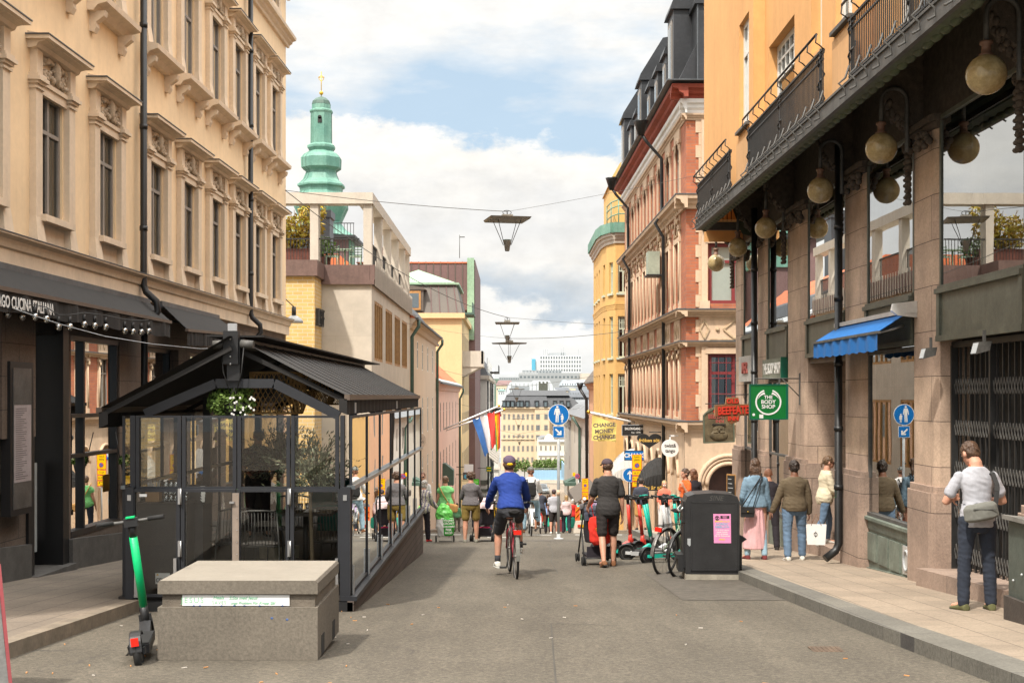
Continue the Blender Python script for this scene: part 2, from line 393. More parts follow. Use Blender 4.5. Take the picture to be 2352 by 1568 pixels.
M('yellow_render', (.66, .49, .26), .9, .06, .2, 40, .1, stain=.15)
M('ochre_render', (.68, .42, .15), .9, .06, .4, 40, .1, stain=.2)
M('grey_render', (.56, .53, .48), .9, .06, .2, 40, .1, stain=.2)
M('peach_render', (.62, .36, .22), .9, .06, .3, 40, .1, stain=.2)
M('pale_yellow_render', (.60, .465, .315), .9, .05, .1, 20, .1, stain=.15)
M('mansard_brown', (.105, .088, .07), .6, .15, .8, 30, .1)
M('roof_redbrown', (.16, .09, .085), .7, .15, .3, 30, .1)
M('tile_orange', (.52, .135, .05), .85, .2, 1.2, 12, .4)
M('roof_grey', (.16, .17, .18), .6, .2, .6, 30, .1)
M('zinc', (.42, .44, .45), .5, .15, .8, 30, .1)
M('far_white', (.56, .58, .59), .9, .04, .05, 20, 0)
M('far_grey', (.29, .31, .32), .9, .06, .05, 20, 0)
M('far_window', (.09, .12, .135), .5, .2, .2, 20, 0)
M('far_glassblue', (.10, .36, .50), .25, .1, .1, 20, 0)
M('gold', (.75, .45, .06), .3, .1, 5, 60, 0, me=.9)
M('foliage', (.10, .19, .035), .6, .35, 3, 30, 0, c2=(.17, .26, .05))
M('foliage_dark', (.035, .07, .02), .6, .4, 3, 30, 0)
M('olive_leaf', (.17, .20, .10), .5, .4, 9, 30, 0, c2=(.32, .34, .22))
M('autumn_leaf', (.62, .25, .03), .6, .3, 5, 30, 0, c2=(.45, .50, .05))
M('bark', (.20, .155, .10), .9, .25, 9, 50, .4)
M('wicker', (.62, .40, .17), .8, .2, 8, 60, .1)
M('terracotta_wood', (.14, .045, .03), .8, .3, 4, 60, .1)
M('water', (.10, .16, .20), .1, .1, .05, 1, .1)
M('construction_blue', (.33, .53, .70), .7, .05, .3, 30, 0)
M('cobble_far', (.20, .19, .17), .9, .1, .3, 20, 0)
def asphalt():
 m, nt, b = newmat('asphalt'); vec = coords(nt)
 big = noi(nt, vec, .22, 5, .6); mid = noi(nt, coords(nt, (2.2, .5, 1)), 1.3, 6, .65); fine = noi(nt, vec, 85, 4, .75)
 col = mixc(nt, ramp(nt, big, [(.35, 0.), (.65, 1.)]), (.088, .075, .056), (.124, .107, .081))
 col = mixc(nt, 1., col, ramp(nt, mid, [(.3, .84), (.7, 1.08)]), 'MULTIPLY')
 col = mixc(nt, 1., col, ramp(nt, fine, [(.3, .55), (.5, 1.), (.72, 1.5)]), 'MULTIPLY')
 gr = noi(nt, vec, 24, 7, .85); col = mixc(nt, 1., col, ramp(nt, gr, [(.38, .58), (.5, 1.), (.63, 1.55)]), 'MULTIPLY')
 wp = noi(nt, coords(nt, (1.6, .16, 1)), 1.0, 5, .6); col = mixc(nt, 1., col, ramp(nt, wp, [(.35, .86), (.65, 1.10)]), 'MULTIPLY')
 cr = nd(nt, 'ShaderNodeTexVoronoi', feature='DISTANCE_TO_EDGE'); cr.inputs['Scale'].default_value = .22
 dist = nd(nt, 'ShaderNodeTexNoise', i_Scale=1.2, i_Detail=6); nt.links.new(vec, dist.inputs['Vector'])
 vm = nd(nt, 'ShaderNodeVectorMath', operation='ADD'); nt.links.new(vec, vm.inputs[0]); sc = nd(nt, 'ShaderNodeVectorMath', operation='SCALE'); sc.inputs[3].default_value = .9
 nt.links.new(dist.outputs[1], sc.inputs[0]); nt.links.new(sc.outputs[0], vm.inputs[1]); nt.links.new(vm.outputs[0], cr.inputs['Vector'])
 crk = math_(nt, 'MULTIPLY', ramp(nt, cr.outputs[0], [(0., 1.), (.006, 0.)]), ramp(nt, noi(nt, vec, .35, 3), [(.50, 0.), (.58, .7)]))
 col = mixc(nt, crk, col, (.035, .032, .03))
 dk = ramp(nt, noi(nt, vec, 2.1, 5, .7), [(.66, 0.), (.74, .4)]); col = mixc(nt, dk, col, (.075, .07, .063))
 sp = ramp(nt, noi(nt, vec, 14, 2), [(.735, 0.), (.75, .55)]); col = mixc(nt, sp, col, (.06, .056, .052))
 nt.links.new(col, b.inputs['Base Color']); setb(b, Roughness=.9)
 bump(nt, b, fine, .5, .012)
asphalt()
M('asphalt_patch', (.092, .080, .064), .9, .3, 9, 90, .4)
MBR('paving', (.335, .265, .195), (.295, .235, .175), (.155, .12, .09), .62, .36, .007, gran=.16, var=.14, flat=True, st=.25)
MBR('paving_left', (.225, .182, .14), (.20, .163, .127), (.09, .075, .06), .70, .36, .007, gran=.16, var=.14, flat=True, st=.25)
MBR('kerb_stone', (.18, .168, .14), (.15, .142, .122), (.07, .065, .06), 1.1, 1.1, .006, gran=.22, var=.15, flat=True)
M('road_paint', (.55, .53, .49), .8, .15, 3, 60, .1)
# ------------------------------------------------------------ ground, road, pavements
YS = sorted({-6, 0, 4, 8, 12, 16, 20, 24, 28, 31, 32.5, 34, 35.5, 37, 40, 46, 52, 60, 70, 81, 90, 100, 112, 125, 140, 160, 189, 210, 236, 260, 300, 420, 600, 1000, 1500, 3000, 6000})
def strip(mb, xa, xb, y0, y1, dz=0., side=None):
 ys = [y0]+[y for y in YS if y0 < y < y1]+[y1]
 fa = xa if callable(xa) else (lambda y: xa); fb = xb if callable(xb) else (lambda y: xb)
 for p, q in zip(ys, ys[1:]):
  mb.quad((fa(p), p, gz(p)+dz), (fb(p), p, gz(p)+dz), (fb(q), q, gz(q)+dz), (fa(q), q, gz(q)+dz))
  for s_ in (side or '').split():
   f = fa if s_ == 'a' else fb
   mb.quad((f(p), p, gz(p)+dz), (f(q), q, gz(q)+dz), (f(q), q, gz(q)-.05), (f(p), p, gz(p)-.05))
m = B(); strip(m, -1500, 1500, -6, 6000, -.03); tag(m.build('ground', 'cobble_far'), kind='structure')
m = B(); strip(m, -26, 26, 33.6, 240, .0); strip(m, -9, 9, -6, 33.6, 0); tag(m.build('road', 'asphalt'), kind='structure')
KL = lambda y: -3.98-.006*max(0, y-10) if y < 60 else -3.6
KR = lambda y: 3.22+.012*max(0, 14-y)**1.3-.008*(y-14)
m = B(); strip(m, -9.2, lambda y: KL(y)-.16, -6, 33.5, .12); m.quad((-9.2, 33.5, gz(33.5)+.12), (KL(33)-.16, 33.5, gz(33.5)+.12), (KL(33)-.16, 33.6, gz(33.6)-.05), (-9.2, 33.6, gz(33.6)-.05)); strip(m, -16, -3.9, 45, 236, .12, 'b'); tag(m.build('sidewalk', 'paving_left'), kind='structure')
m = B(); strip(m, lambda y: KL(y)-.16, KL, -6, 33.5, .125, 'b'); tag(m.build('kerb', M('kerb_tan', (.22, .18, .135), .85, .25, 4, 90, .4)), kind='structure')
m = B(); strip(m, lambda y: KR(y)+.32, 9, -6, 33.4, .12); strip(m, 3.9, 14, 41, 232, .12, 'a'); tag(m.build('sidewalk', 'paving'), kind='structure')
m = B(); strip(m, KR, lambda y: KR(y)+.32, -6, 33.4, .124, 'a'); tag(m.build('kerb', 'kerb_stone'), kind='structure')
m = B()
for (x0, x1, y0, y1) in [(2.0, 3.6, 15.3, 19.6), (-1.2, 1.9, 29.6, 30.6)]: strip(m, x0, x1, y0, y1, .004)
tag(m.build('road_patch', 'asphalt_patch'), kind='structure')
m = B()
for (x0, x1, y) in [(-2.6, -1.3, 33.2), (.1, 1.0, 33.0), (1.6, 2.8, 33.1), (-.6, .2, 31.7)]: strip(m, x0, x1, y, y+.22, .005)
for k in range(9): strip(m, 1.9, 2.15, 128+k*11, 131+k*11, .01)
for k in range(5): strip(m, -2.4, -2.1, 128+k*13, 133+k*13, .01)
strip(m, -5, 8, 226, 226.6, .01)
tag(m.build('road_marking', 'road_paint'), kind='structure')
m = B()
for q in ([P(1266, 1432, 12.85), P(1271, 1500, 10.67), P(1278, 1580, 8.9)], [P(1266, 1432, 12.85), P(1345, 1434, 12.77), P(1425, 1437, 12.65)], [P(1262, 1252, 27.8), P(1270, 1272, 24.6), P(1266, 1290, 22.4), P(1276, 1306, 20.6), P(1282, 1318, 19.5)]):
 for a, b_ in zip(q, q[1:]):
  a = Vector((a.x, a.y, gz(a.y)+.005)); b_ = Vector((b_.x, b_.y, gz(b_.y)+.005)); s_ = (b_-a).cross(Vector((0, 0, 1))).normalized()*.006; m.quad(a-s_, a+s_, b_+s_, b_-s_)
tag(m.build('road_seam', M('tar', (.06, .054, .045), .8)), kind='structure')
# litter: cigarette ends and leaves on the asphalt
m = B(); rr = random.Random(3)
for i in range(70):
 y = rr.uniform(8.2, 15.5); x = rr.uniform(-3.9, -1.2) if rr.random() < .75 else rr.uniform(-1.2, 3.2); z = gz(y)+.006
 a = rr.uniform(0, pi); d = Vector((cos(a), sin(a), 0))*rr.uniform(.012, .022); m.cur = 0 if rr.random() < .6 else 1
 m.bar(Vector((x, y, z))-d, Vector((x, y, z))+d, .008, .006)
tag(m.build('street_litter', [M('litter_orange', (.55, .26, .09), .8), M('litter_white', (.6, .55, .48), .8)]), 'scattered cigarette ends and dry leaf bits on the asphalt', 'litter', kind='stuff')
m = B(); c = P(1898, 1500, 10.9); c.z = gz(c.y)+.008
m.box(c.x-.13, c.x+.13, c.y-.12, c.y+.12, c.z-.01, c.z)
for k in range(6): m.box(c.x-.11+k*.04, c.x-.09+k*.04, c.y-.1, c.y+.1, c.z, c.z+.004)
o = m.build('drain_cover', M('rust_iron', (.11, .075, .05), .8, .3, 8)); tag(o, 'small rusty drain grate set in the bare asphalt near the right kerb', 'drain cover')
# ------------------------------------------------------------ left: cream stucco building
FL = Fr(-6.78, 0, atan2(1, .022))
cb = FL.thing('cream_building', 'tall cream stucco building with carved window hoods over black shop awnings', 'building')
WC = [15.75, 18.05, 20.35, 22.95, 25.05, 27.15, 29.15, 31.2, 33.1]
E1, A0 = 34.75, 8.9
CTR = [11.1, 13.4]+WC
holes = []
for c in CTR: holes += [(c-.46, c+.46, 3.87, 5.56), (c-.46, c+.46, 7.42, 9.3), (c-.46, c+.46, 11.35, 12.0)]
m = B(); wall(m, A0, E1, 3.1, 12.3, holes, .22)
m.quad((E1, 0, -4), (E1, 9, -4), (E1, 9, 12.3), (E1, 0, 12.3)); m.quad((A0, 0, 3), (A0, 9, 3), (A0, 9, 12.3), (A0, 0, 12.3)); m.quad((A0, .01, 12.3), (E1, .01, 12.3), (E1, 9, 12.3), (A0, 9, 12.3))
m.build('wall', 'cream_stucco', cb)
def moul(z0, z1, d, n=4, back=0.):   # cornice profile stepping outwards towards the top
 h = z1-z0; return [(back, z0), (-d*.25, z0), (-d*.3, z0+h*.25), (-d*.55, z0+h*.4), (-d*.62, z0+h*.62), (-d*.95, z0+h*.72), (-d, z0+h), (back, z1)]
m = B(); m.sweep([(0, 3.06), (-.07, 3.06), (-.07, 3.28), (-.10, 3.30), (-.13, 3.40), (-.20, 3.44), (-.20, 3.47), (0, 3.52)], A0, E1+.12); m.build('base_cornice', 'cream_trim', cb)
m = B(); m.sweep([(0, 3.525), (-.21, 3.475), (-.21, 3.462), (0, 3.50)], A0, E1+.13); m.build('lead_flashing', 'lead', cb)
m = B(); m.sweep(moul(10.72, 10.98, .26), A0, E1+.15); m.build('belt_cornice', 'cream_trim', cb)
m = B(); m.sweep(moul(12.0, 12.35, .3), A0, E1+.2); m.build('eaves_cornice', 'cream_trim', cb)
def surround(zb, zc, zt, ztop, d):
 """pilasters, capitals, carved frieze and hood; local x centred on the window"""
 m = B()
 for s_ in (-1, 1):
  x0, x1 = s_*.50, s_*.73
  if x0 > x1: x0, x1 = x1, x0
  m.box(x0, x1, -.09, .0, zb+.32, zc); m.hexa([(x0-.035, -.13, zb), (x1+.035, -.13, zb), (x1+.035, 0, zb), (x0-.035, 0, zb), (x0, -.09, zb+.32), (x1, -.09, zb+.32), (x1, 0, zb+.32), (x0, 0, zb+.32)])
  m.box(x0-.02, x1+.02, -.115, 0, zc, zc+.03)
  for k, (e, h0, h1) in enumerate(((.03, .06, .10), (.065, .10, .15), (.035, .15, .20))): m.box(x0-e, x1+e, -.1-e, 0, zc+h0, zc+h1)
  m.box(x0, x1, -.09, 0, zc+.03, zc+.06); m.box(x0+.015, x1-.015, -.10, 0, zc+.2, zt)
 m.box(-.5, .5, -.06, 0, zc-.02, zc+.10); m.box(-.5, .5, -.085, 0, zc+.10, zc+.16); m.box(-.47, .47, -.03, 0, zc+.16, zt)
 o = m.build('window_surround', 'cream_trim', None)
 h = B(); h.prism([(-.06, zt), (-d*.45, zt+.02), (-d*.55, zt+.07), (-d*.9, zt+.09), (-d, zt+.17), (-d, ztop-.02), (0, ztop+.04), (0, zt)], -.80, .80, 'yz')
 h.box(-.86, .86, -d-.04, 0, zt+.10, ztop-.03)
 ho = h.build('window_hood', 'cream_trim', None)
 q = B(); q.box(-.88, .88, -d-.05, 0, ztop-.028, ztop-.012); qo = q.build('lead_cap', 'lead', ho)
 c = B(); r = random.Random(5); c.smooth = True
 for k in range(34):
  x = r.uniform(-.42, .42); z = zc+.20+(zt-zc-.24)*r.random(); c.ell((x, -.05-.03*(1-abs(x)/.5), z), r.uniform(.03, .06), .045, r.uniform(.025, .05), 6, 4)
 c.ell((0, -.09, (zc+.2+zt)/2), .08, .07, (zt-zc-.2)*.5, 8, 6)
 for s_ in (-1, 1):
  for k in range(5): c.ell((s_*(.16+.06*k), -.08, zc+.26+.05*sin(k*1.4)), .04, .035, .04, 6, 4)
 co = c.build('carved_frieze', 'cream_carving', ho)
 KIDS[ho.name] = [qo, co]
 return o, ho
s1, h1 = surround(3.5, 5.52, 6.04, 6.22, .27); s2, h2 = surround(7.45, 9.26, 9.68, 9.84, .25)
def sillset():
 m = B(); m.box(-.55, .55, -.16, 0, 3.78, 3.87); m.box(-.5, .5, -.02, 0, 3.52, 3.78); o = m.build('window_sill', 'cream_trim', None)
 m = B(); m.prism([(0, 7.2), (-.10, 7.2), (-.16, 7.28), (-.30, 7.32), (-.31, 7.40), (0, 7.46)], -.84, .84, 'yz')
 for s_ in (-1, 1):
  m.prism([(0, 6.92), (-.07, 6.9), (-.11, 6.98), (-.10, 7.05), (-.22, 7.14), (-.24, 7.22), (0, 7.22)], s_*.66-.07, s_*.66+.07, 'yz')
 return o, m.build('bracketed_sill', 'cream_trim', None)
si1, si2 = sillset()
for i, c in enumerate(CTR):
 for pr in (s1, h1, s2, h2, si1, si2):
  if i == 0: pr.parent = cb; pr.location = (c, 0, 0)
  else: copytree(pr, (c, 0, 0), parent=cb)
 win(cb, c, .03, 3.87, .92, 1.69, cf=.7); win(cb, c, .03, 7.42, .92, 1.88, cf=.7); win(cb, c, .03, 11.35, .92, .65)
 if i == 0:
  m = B(); m.box(-.62, .62, -.1, 0, 11.2, 11.33)
  for s_ in (-1, 1): m.box(s_*.46, s_*.62, -.06, 0, 11.33, 12.0)
  top = m.build('window_frame_trim', 'cream_trim', cb); top.location = (c, 0, 0)
 else: copytree(top, (c, 0, 0), parent=cb)
for (a, zt, zb) in ((22.0-.12, 12.3, 3.3), (29.95, 12.3, 3.35)):
 m = B(); m.tube([(a, -.13, zt), (a, -.13, zb), (a, -.17, zb-.12), (a+.03, -.34, zb-.28), (a+.03, -.36, zb-.45), (a-.02, -.25, zb-.62), (a-.05, -.16, zb-.75), (a-.05, -.14, zb-5.2)], .058, 10)
 for z in (4.2, 5.9, 7.6, 9.3, 11): m.cyl((a, -.13, z), (a, -.13, z+.08), .068)
 m.build('downpipe', 'pipe_black', cb)
m = B(); m.box(15.9-.55, 15.9-.38, -.02, 0, 6.42, 6.65)
for k in range(4): m.box(15.9-.54, 15.9-.39, -.035, -.02, 6.44+k*.05, 6.46+k*.05)
m.build('air_vent', 'shop_bronze', cb)
# ground floor
gh = [(17.3, 18.78, -1.6, 2.45), (18.95, 21.15, -.62, 2.32), (22.5, 24.6, -.6, 2.3), (25.4, 27.5, -.6, 2.3), (28.3, 30.4, -.6, 2.3), (31.2, 33.2, -.6, 2.3)]
m = B(); wall(m, A0, E1, -3.0, 3.08, gh, .5, .04); m.build('ground_floor_wall', 'stone_brown', cb)
m = B()
for (p, q) in ((A0, 17.28), (18.8, E1)): m.prism([(p, gz(p)-.3), (q, gz(q)-.3), (q, gz(q)+.56), (p, gz(p)+.56)], -.05, .03, 'xz')
m.build('granite_plinth', 'granite_dark', cb)
m = B(); m.box(17.3, 18.78, .9, 1.0, -2, 2.5); m.box(17.3, 18.78, 0.1, .9, 2.3, 2.45); m.build('doorway_back', 'room_dark', cb)
m = B()
for a0, a1, z0, z1 in ((18.55, 18.78, -1.6, 2.45), (17.3, 17.5, -1.6, 2.45)): m.box(a0, a1, .0, .5, z0, z1)
m.box(17.5, 18.55, .45, .5, -1.2, -.55)
m.build('door_frame', 'win_black', cb)
m = B(); m.box(17.3, 18.78, -.12, .9, gz(18)-.2, gz(18)+.17); m.build('doorstep', 'granite_dark', cb)
m = B(); m.smooth = True; pv = None
for i in range(60):
 x = 17.45+.9*i/59; y = .32+.025*sin(i*1.35)
 if pv: m.quad((pv[0], pv[1], -.75), (x, y, -.75), (x, y, .5), (pv[0], pv[1], .5))
 pv = (x, y)
m.build('door_curtain', 'curtain_grey', cb)
def shopwin(par, a0, a1, z0, z1, b, mx=(.25,), tr=(.62, .38), fm='win_black', t=.07, gl='glass_shop', back=1.6, backmat='room_dark', fd=.12):
 m = B(); m.box(a0, a0+t, b, b+fd, z0, z1); m.box(a1-t, a1, b, b+fd, z0, z1); m.box(a0, a1, b-.01, b+fd-.01, z1-t, z1); m.box(a0, a1, b-.03, b+fd+.01, z0, z0+t*1.2)
 for f in mx: x = a0+(a1-a0)*f; m.box(x-t*.4, x+t*.4, b-.005, b+.11, z0, z1)
 for f in tr: z = z0+(z1-z0)*f; m.box(a0+t, a1-t, b-.007, b+.10, z-t*.4, z+t*.4)
 o = m.build('shop_window', fm, par)
 g = B(); y_ = b+fd*.5; g.quad((a0+t, y_, z0+t), (a1-t, y_, z0+t), (a1-t, y_, z1-t), (a0+t, y_, z1-t)); g.build('pane', gl, o)
 k = B(); k.box(a0, a1, b+back, b+back+.03, z0, z1); k.box(a0-.02, a0, b+.12, b+back, z0, z1); k.box(a1, a1+.02, b+.12, b+back, z0, z1); k.box(a0, a1, b+.12, b+back, z0-.03, z0); k.box(a0, a1, b+.12, b+back, z1, z1+.02); k.build('shop_interior', backmat, o)
 return o
for i, g in enumerate(gh[1:]): shopwin(cb, g[0], g[1], g[2], g[3], .06 if i == 0 else .2, (.72, .0) if 0 else (.28,), (.60, .40))
m = B()
for a in (15.0, 16.0): m.box(a, a+.9, -.0, .03, .2, 2.9)
m.box(16.2, 17.28, -.10, .03, .9, 2.95); m.build('stone_pillar', 'stone_brown', cb)
# black retractable awnings
def awning(a0, a1, zt, b0, zf, bf, zv, label, zf2=None, lett=None):
 zf2 = zf if zf2 is None else zf2
 t = FL.thing('shop_awning', label, 'awning', 'black awnings of the corner restaurant')
 m = B(); n = 16
 for i in range(n):
  x0 = a0+(a1-a0)*i/n; x1 = a0+(a1-a0)*(i+1)/n; f0 = zf+(zf2-zf)*i/n; f1 = zf+(zf2-zf)*(i+1)/n; s0 = .0 if i % 2 else .008; s1 = .008 if i % 2 else .0
  m.quad((x0, b0, zt), (x1, b0, zt), (x1, bf, f1-.02*s1), (x0, bf, f0-.02*s0))
  m.quad((x0, b0, zt-.02), (x1, b0, zt-.02), (x1, bf, f1-.02), (x0, bf, f0-.02))
 m.build('canopy', 'awning_black', t)
 m = B(); m.hexa([(a0, bf-.03, zf-.05), (a1, bf-.03, zf2-.05), (a1, bf+.03, zf2-.05), (a0, bf+.03, zf-.05), (a0, bf-.03, zf), (a1, bf-.03, zf2), (a1, bf+.03, zf2), (a0, bf+.03, zf)]); m.build('front_rail', M('rail_brown', (.11, .08, .06), .5), t)
 m = B(); pv = None; k = 70
 for i in range(k+1):
  x = a0+(a1-a0)*i/k; y = bf-.01+.012*sin(i*1.1)+.008*sin(i*2.7); z = zf+(zf2-zf)*i/k; d = zv+.012*sin(i*.9)
  if pv: m.quad((pv[0], pv[1], pv[2]-.05), (x, y, z-.05), (x, y, z-.05-d), (pv[0], pv[1], pv[2]-.05-pv[3]))
  pv = (x, y, z, d)
 m.build('valance', 'awning_black', t)
 m = B(); m.box(a0, a1, b0-.02, b0+.10, zt-.06, zt+.06); m.build('cassette', 'lead', t)
 for f in (.12, .5, .88):
  x = a0+(a1-a0)*f; m = B(); m.tube([(x, b0, zt-.25), (x+.12, (b0+bf)/2, zt-.30), (x, bf, zf-.06)], .018, 6); m.build('folding_arm', 'iron_black', t)
 return t
aw = awning(12.0, 22.3, 3.03, -.10, 2.72, -.46, .24, 'long black restaurant awning with white lettering on its valance')
text('SPAGO CUCINA ITALIANA', .20, (15.95, -.485, 2.54), (pi/2, 0, 0), 'white_paint', aw, 'awning_lettering', .002, .004, sx=.80, ax='CENTER')
awning(23.0, 27.1, 3.05, -.10, 2.62, -.55, .24, 'shorter black restaurant awning behind the downpipe', 2.72)
# ------------------------------------------------------------ right: granite and orange building
FRR = Fr(5.35, 0, atan2(-1, .006))
rb = FRR.thing('orange_building', 'orange stucco building with iron balcony over red granite piers and tall shop windows', 'building')
def yy(*q): return tuple(-x for x in q)
PIERS = [(8.6, 9.6), (12.4, 13.35), (16.0, 17.0), (19.2, 20.4), (22.95, 24.5), (26.4, 27.4), (29.1, 30.0)]
for (y0, y1) in PIERS:
 a0, a1 = -y1, -y0; m = B(); pl = .30
 def oct_(m, a0, a1, b0, z0, z1, ch):
  m.prism([(a0, .5), (a0, b0+ch*.35), (a0+ch, b0), (a1-ch, b0), (a1, b0+ch*.35), (a1, .5)], z0, z1, 'xy')
 oct_(m, a0, a1, -.05, pl, 4.72, .12); m.build('granite_pier', 'pier_granite', rb)
 m = B(); oct_(m, a0-.05, a1+.05, -.13, gz(y0)-.4, pl-.06, .14); oct_(m, a0-.03, a1+.03, -.10, pl-.06, pl+.02, .13); m.build('pier_plinth', 'plinth_granite', rb)
 m = B(); oct_(m, a0-.03, a1+.03, -.09, 4.72, 4.80, .1); oct_(m, a0-.07, a1+.07, -.14, 4.80, 4.88, .1)
 r = random.Random(int(y0*10))
 for k in range(26): x = a0+(a1-a0)*r.random(); m.ell((x, -.11-.03*r.random(), 4.72-.20*r.random()), .05, .05, .05, 6, 4)
 for k in range(10): m.ell((a0+.10, -.12, 4.62-k*.075), .05-.002*k, .05, .05, 7, 5)
 for k in range(10): m.ell((a0+.10+.03*sin(k*2), -.15, 4.60-k*.075), .03, .04, .03, 6, 4)
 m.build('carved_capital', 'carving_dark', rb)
 m = B(); ac = a0+.14
 pts = [(.1, 4.88)]+[(-.42*sin(t)**1.3-.1, 4.88+.84*(1-cos(t))) for t in [pi/2*i/8 for i in range(9)]]+[(-.52, 5.8), (.1, 5.8)]
 m.prism(pts, ac-.13, ac+.13, 'yz')
 for k in range(30):
  t = pi/2*r.random(); m.ell((ac-.13+.26*r.random(), -.42*sin(t)**1.3-.11, 4.88+.84*(1-cos(t))), .05, .04, .05, 6, 4)
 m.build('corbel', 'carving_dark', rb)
OP = [(13.35, 16.0), (17.0, 19.2), (20.4, 22.95), (24.5, 26.4), (27.4, 29.1), (9.6, 12.4)]
m = B(); m.box(-12.4, -9.6, .3, .4, -1.6, 2.1); m.build('roller_shutter', 'iron_grey', rb)
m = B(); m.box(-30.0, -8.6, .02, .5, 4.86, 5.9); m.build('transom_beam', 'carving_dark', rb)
for i, (y0, y1) in enumerate(OP):
 a0, a1 = -y1, -y0
 o = shopwin(rb, a0, a1, 2.72, 4.86, -.02, (), (), 'shop_bronze', .05, 'glass_shop', 2.2, 'concrete_light', .035)
 c = B(); c.smooth = True
 for s0, s1 in ((.03, .20), (.80, .97)):
  pv = None
  for k in range(20):
   x = a0+(a1-a0)*(s0+(s1-s0)*k/19); y = .35+.025*sin(k*1.9)
   if pv and i in (0, 3): c.quad((pv[0], pv[1], 2.8), (x, y, 2.8), (x, y, 4.8), (pv[0], pv[1], 4.8))
   pv = (x, y)
 if i in (0, 3): c.build('sheer_curtain', 'curtain_white', o)
 m = B(); m.box(a0, a1, -.03, .25, 2.12, 2.72); m.box(a0+.0, a1, -.09, 0, 2.68, 2.74); m.box(a0, a1, -.07, 0, 2.10, 2.17)
 m.box(a0, a0+.1, -.06, 0, 2.17, 2.68); m.box(a1-.1, a1, -.06, 0, 2.17, 2.68); m.build('spandrel_panel', 'shop_bronze', rb)
# lower shop window with stall riser between the second and third piers
o = shopwin(rb, -19.2, -17.0, -.32, 2.08, .0, (), (), 'iron_grey', .05, 'glass_shop', 1.5, fd=.05)
m = B(); m.box(-19.2, -17.0, -.02, .2, -.50, -.32); m.box(-19.2, -17.0, -.0, .2, -1.5, -.50); m.sweep([(0, -.36), (-.07, -.36), (-.07, -.32), (0, -.30)], -19.2, -17.0)
for k in range(4): m.box(-19.2+k*.55+.02, -19.2+k*.55+.50, -.025, 0, -.95, -.55)
m.prism([(-19.2, -1.12), (-17.0, -.98), (-17.0, -.93), (-19.2, -1.07)], -.04, 0, 'xz')
m.build('stall_riser', 'shop_verdigris', rb)
m = B(); m.box(-17.38, -17.03, -.05, 0, -.92, -.55); m.build('vent_plate', 'alu', rb)
m = B(); m.tube([(-17.2+.11*cos(t), -.055, -.735+.13*sin(t)) for t in [2*pi*k/16 for k in range(16)]], .02, 6, closed=True); m.build('vent_rim', 'zinc', rb)
for i, (y0, y1) in ((3, OP[3]), (4, OP[4])):
 shopwin(rb, -y1, -y0, -.9, 1.75, .0, (), (.45,), 'iron_grey', .05, 'glass_shop', 1.5, fd=.05)
 m = B(); m.box(-y1, -y0, -.02, .2, -2.6, -.9); m.build('stall_riser', 'shop_verdigris', rb)
t = FRR.thing('display_books', 'stack of books standing in the shop window above the green panels', 'books'); m = B()
for k in range(5): m.cur = k % 3; m.box(-17.45, -17.2, .15, .35, -.27+k*.05, -.225+k*.05)
m.build('books', [M('book_blue', (.12, .22, .35), .6), M('book_cream', (.5, .47, .38), .6), M('book_red', (.25, .05, .06), .6)], t)
t = FRR.thing('display_figurine', 'small golden figurine beside the books in the shop window', 'figurine'); m = B(); m.lathe([(.05, -.27), (.07, -.2), (.05, -.1), (.03, -.06), (.045, -.01), (.03, .04), (.001, .06)], (-17.75, .2, 0), 12); m.build('figurine', 'gold', t)
# recessed entrance between third and fourth pier
m = B(); m.box(-22.95, -22.90, -.02, 1.9, -2.2, 2.1); m.build('recess_wall', 'pier_granite', rb)
m = B(); m.box(-22.90, -22.83, -.06, 1.9, -2.2, .26); m.build('recess_plinth', 'plinth_granite', rb)
m = B(); m.box(-22.9, -20.4, 1.5, 1.6, -2.2, 2.2); m.box(-22.9, -20.4, 0, 1.5, 2.0, 2.1); m.box(-20.42, -20.38, .0, 1.5, -2, 2.1); m.build('recess_back', 'stone_brown', rb)
m = B(); m.box(-21.9, -20.9, 1.42, 1.5, -1.2, 1.4); m.build('door', 'win_brown', rb)
m = B(); m.box(-22.85, -20.45, -.02, 1.5, -1.6, gz(20.6)+.24); m.build('doorstep', 'plinth_granite', rb)
# folding lattice gate in the near opening, with its step
g = FRR.thing('folding_gate', 'black folding lattice gate across the dark opening near the cabinet', 'gate')
m = B(); st = .085; n = int(2.6/st)
for k in range(n+1):
 a = -15.97+k*st; b_ = .16+(.035 if k % 2 else -.0)
 m.box(a-.011, a+.011, b_, b_+.02, -.72, 2.02)
m.build('upright_bars', 'iron_black', g)
for zc in (-.45, .05, .55, 1.05, 1.55):
 m = B()
 for k in range(n):
  a = -15.97+k*st
  m.bar((a, .15, zc-.09), (a+st, .15, zc+.09), .014, .008, (0, 1, 0)); m.bar((a, .145, zc+.09), (a+st, .145, zc-.09), .014, .008, (0, 1, 0))
 m.build('lattice', 'iron_grey', g)
m = B(); m.box(-15.98, -13.37, .12, .2, 2.02, 2.09); m.box(-15.98, -13.37, .12, .2, -.78, -.72)
for a in (-15.98, -14.72, -13.42): m.box(a, a+.045, .11, .19, -.78, 2.05)
m.build('gate_frame', 'iron_black', g)
m = B(); m.box(-16.0, -13.35, .26, .4, 2.1, 2.75); m.box(-16.0, -13.35, .35, .4, -1, 2.1); m.box(-16.0, -13.35, .2, .4, -1.2, -.80); m.build('dark_entrance', 'room_dark', rb)
m = B(); m.prism([(-16.02, gz(16)-.1), (-13.2, gz(13.2)-.1), (-13.2, gz(13.2)+.30), (-16.02, gz(16)+.33)], -.30, .35, 'xz'); m.build('entrance_step', 'plinth_granite', rb)
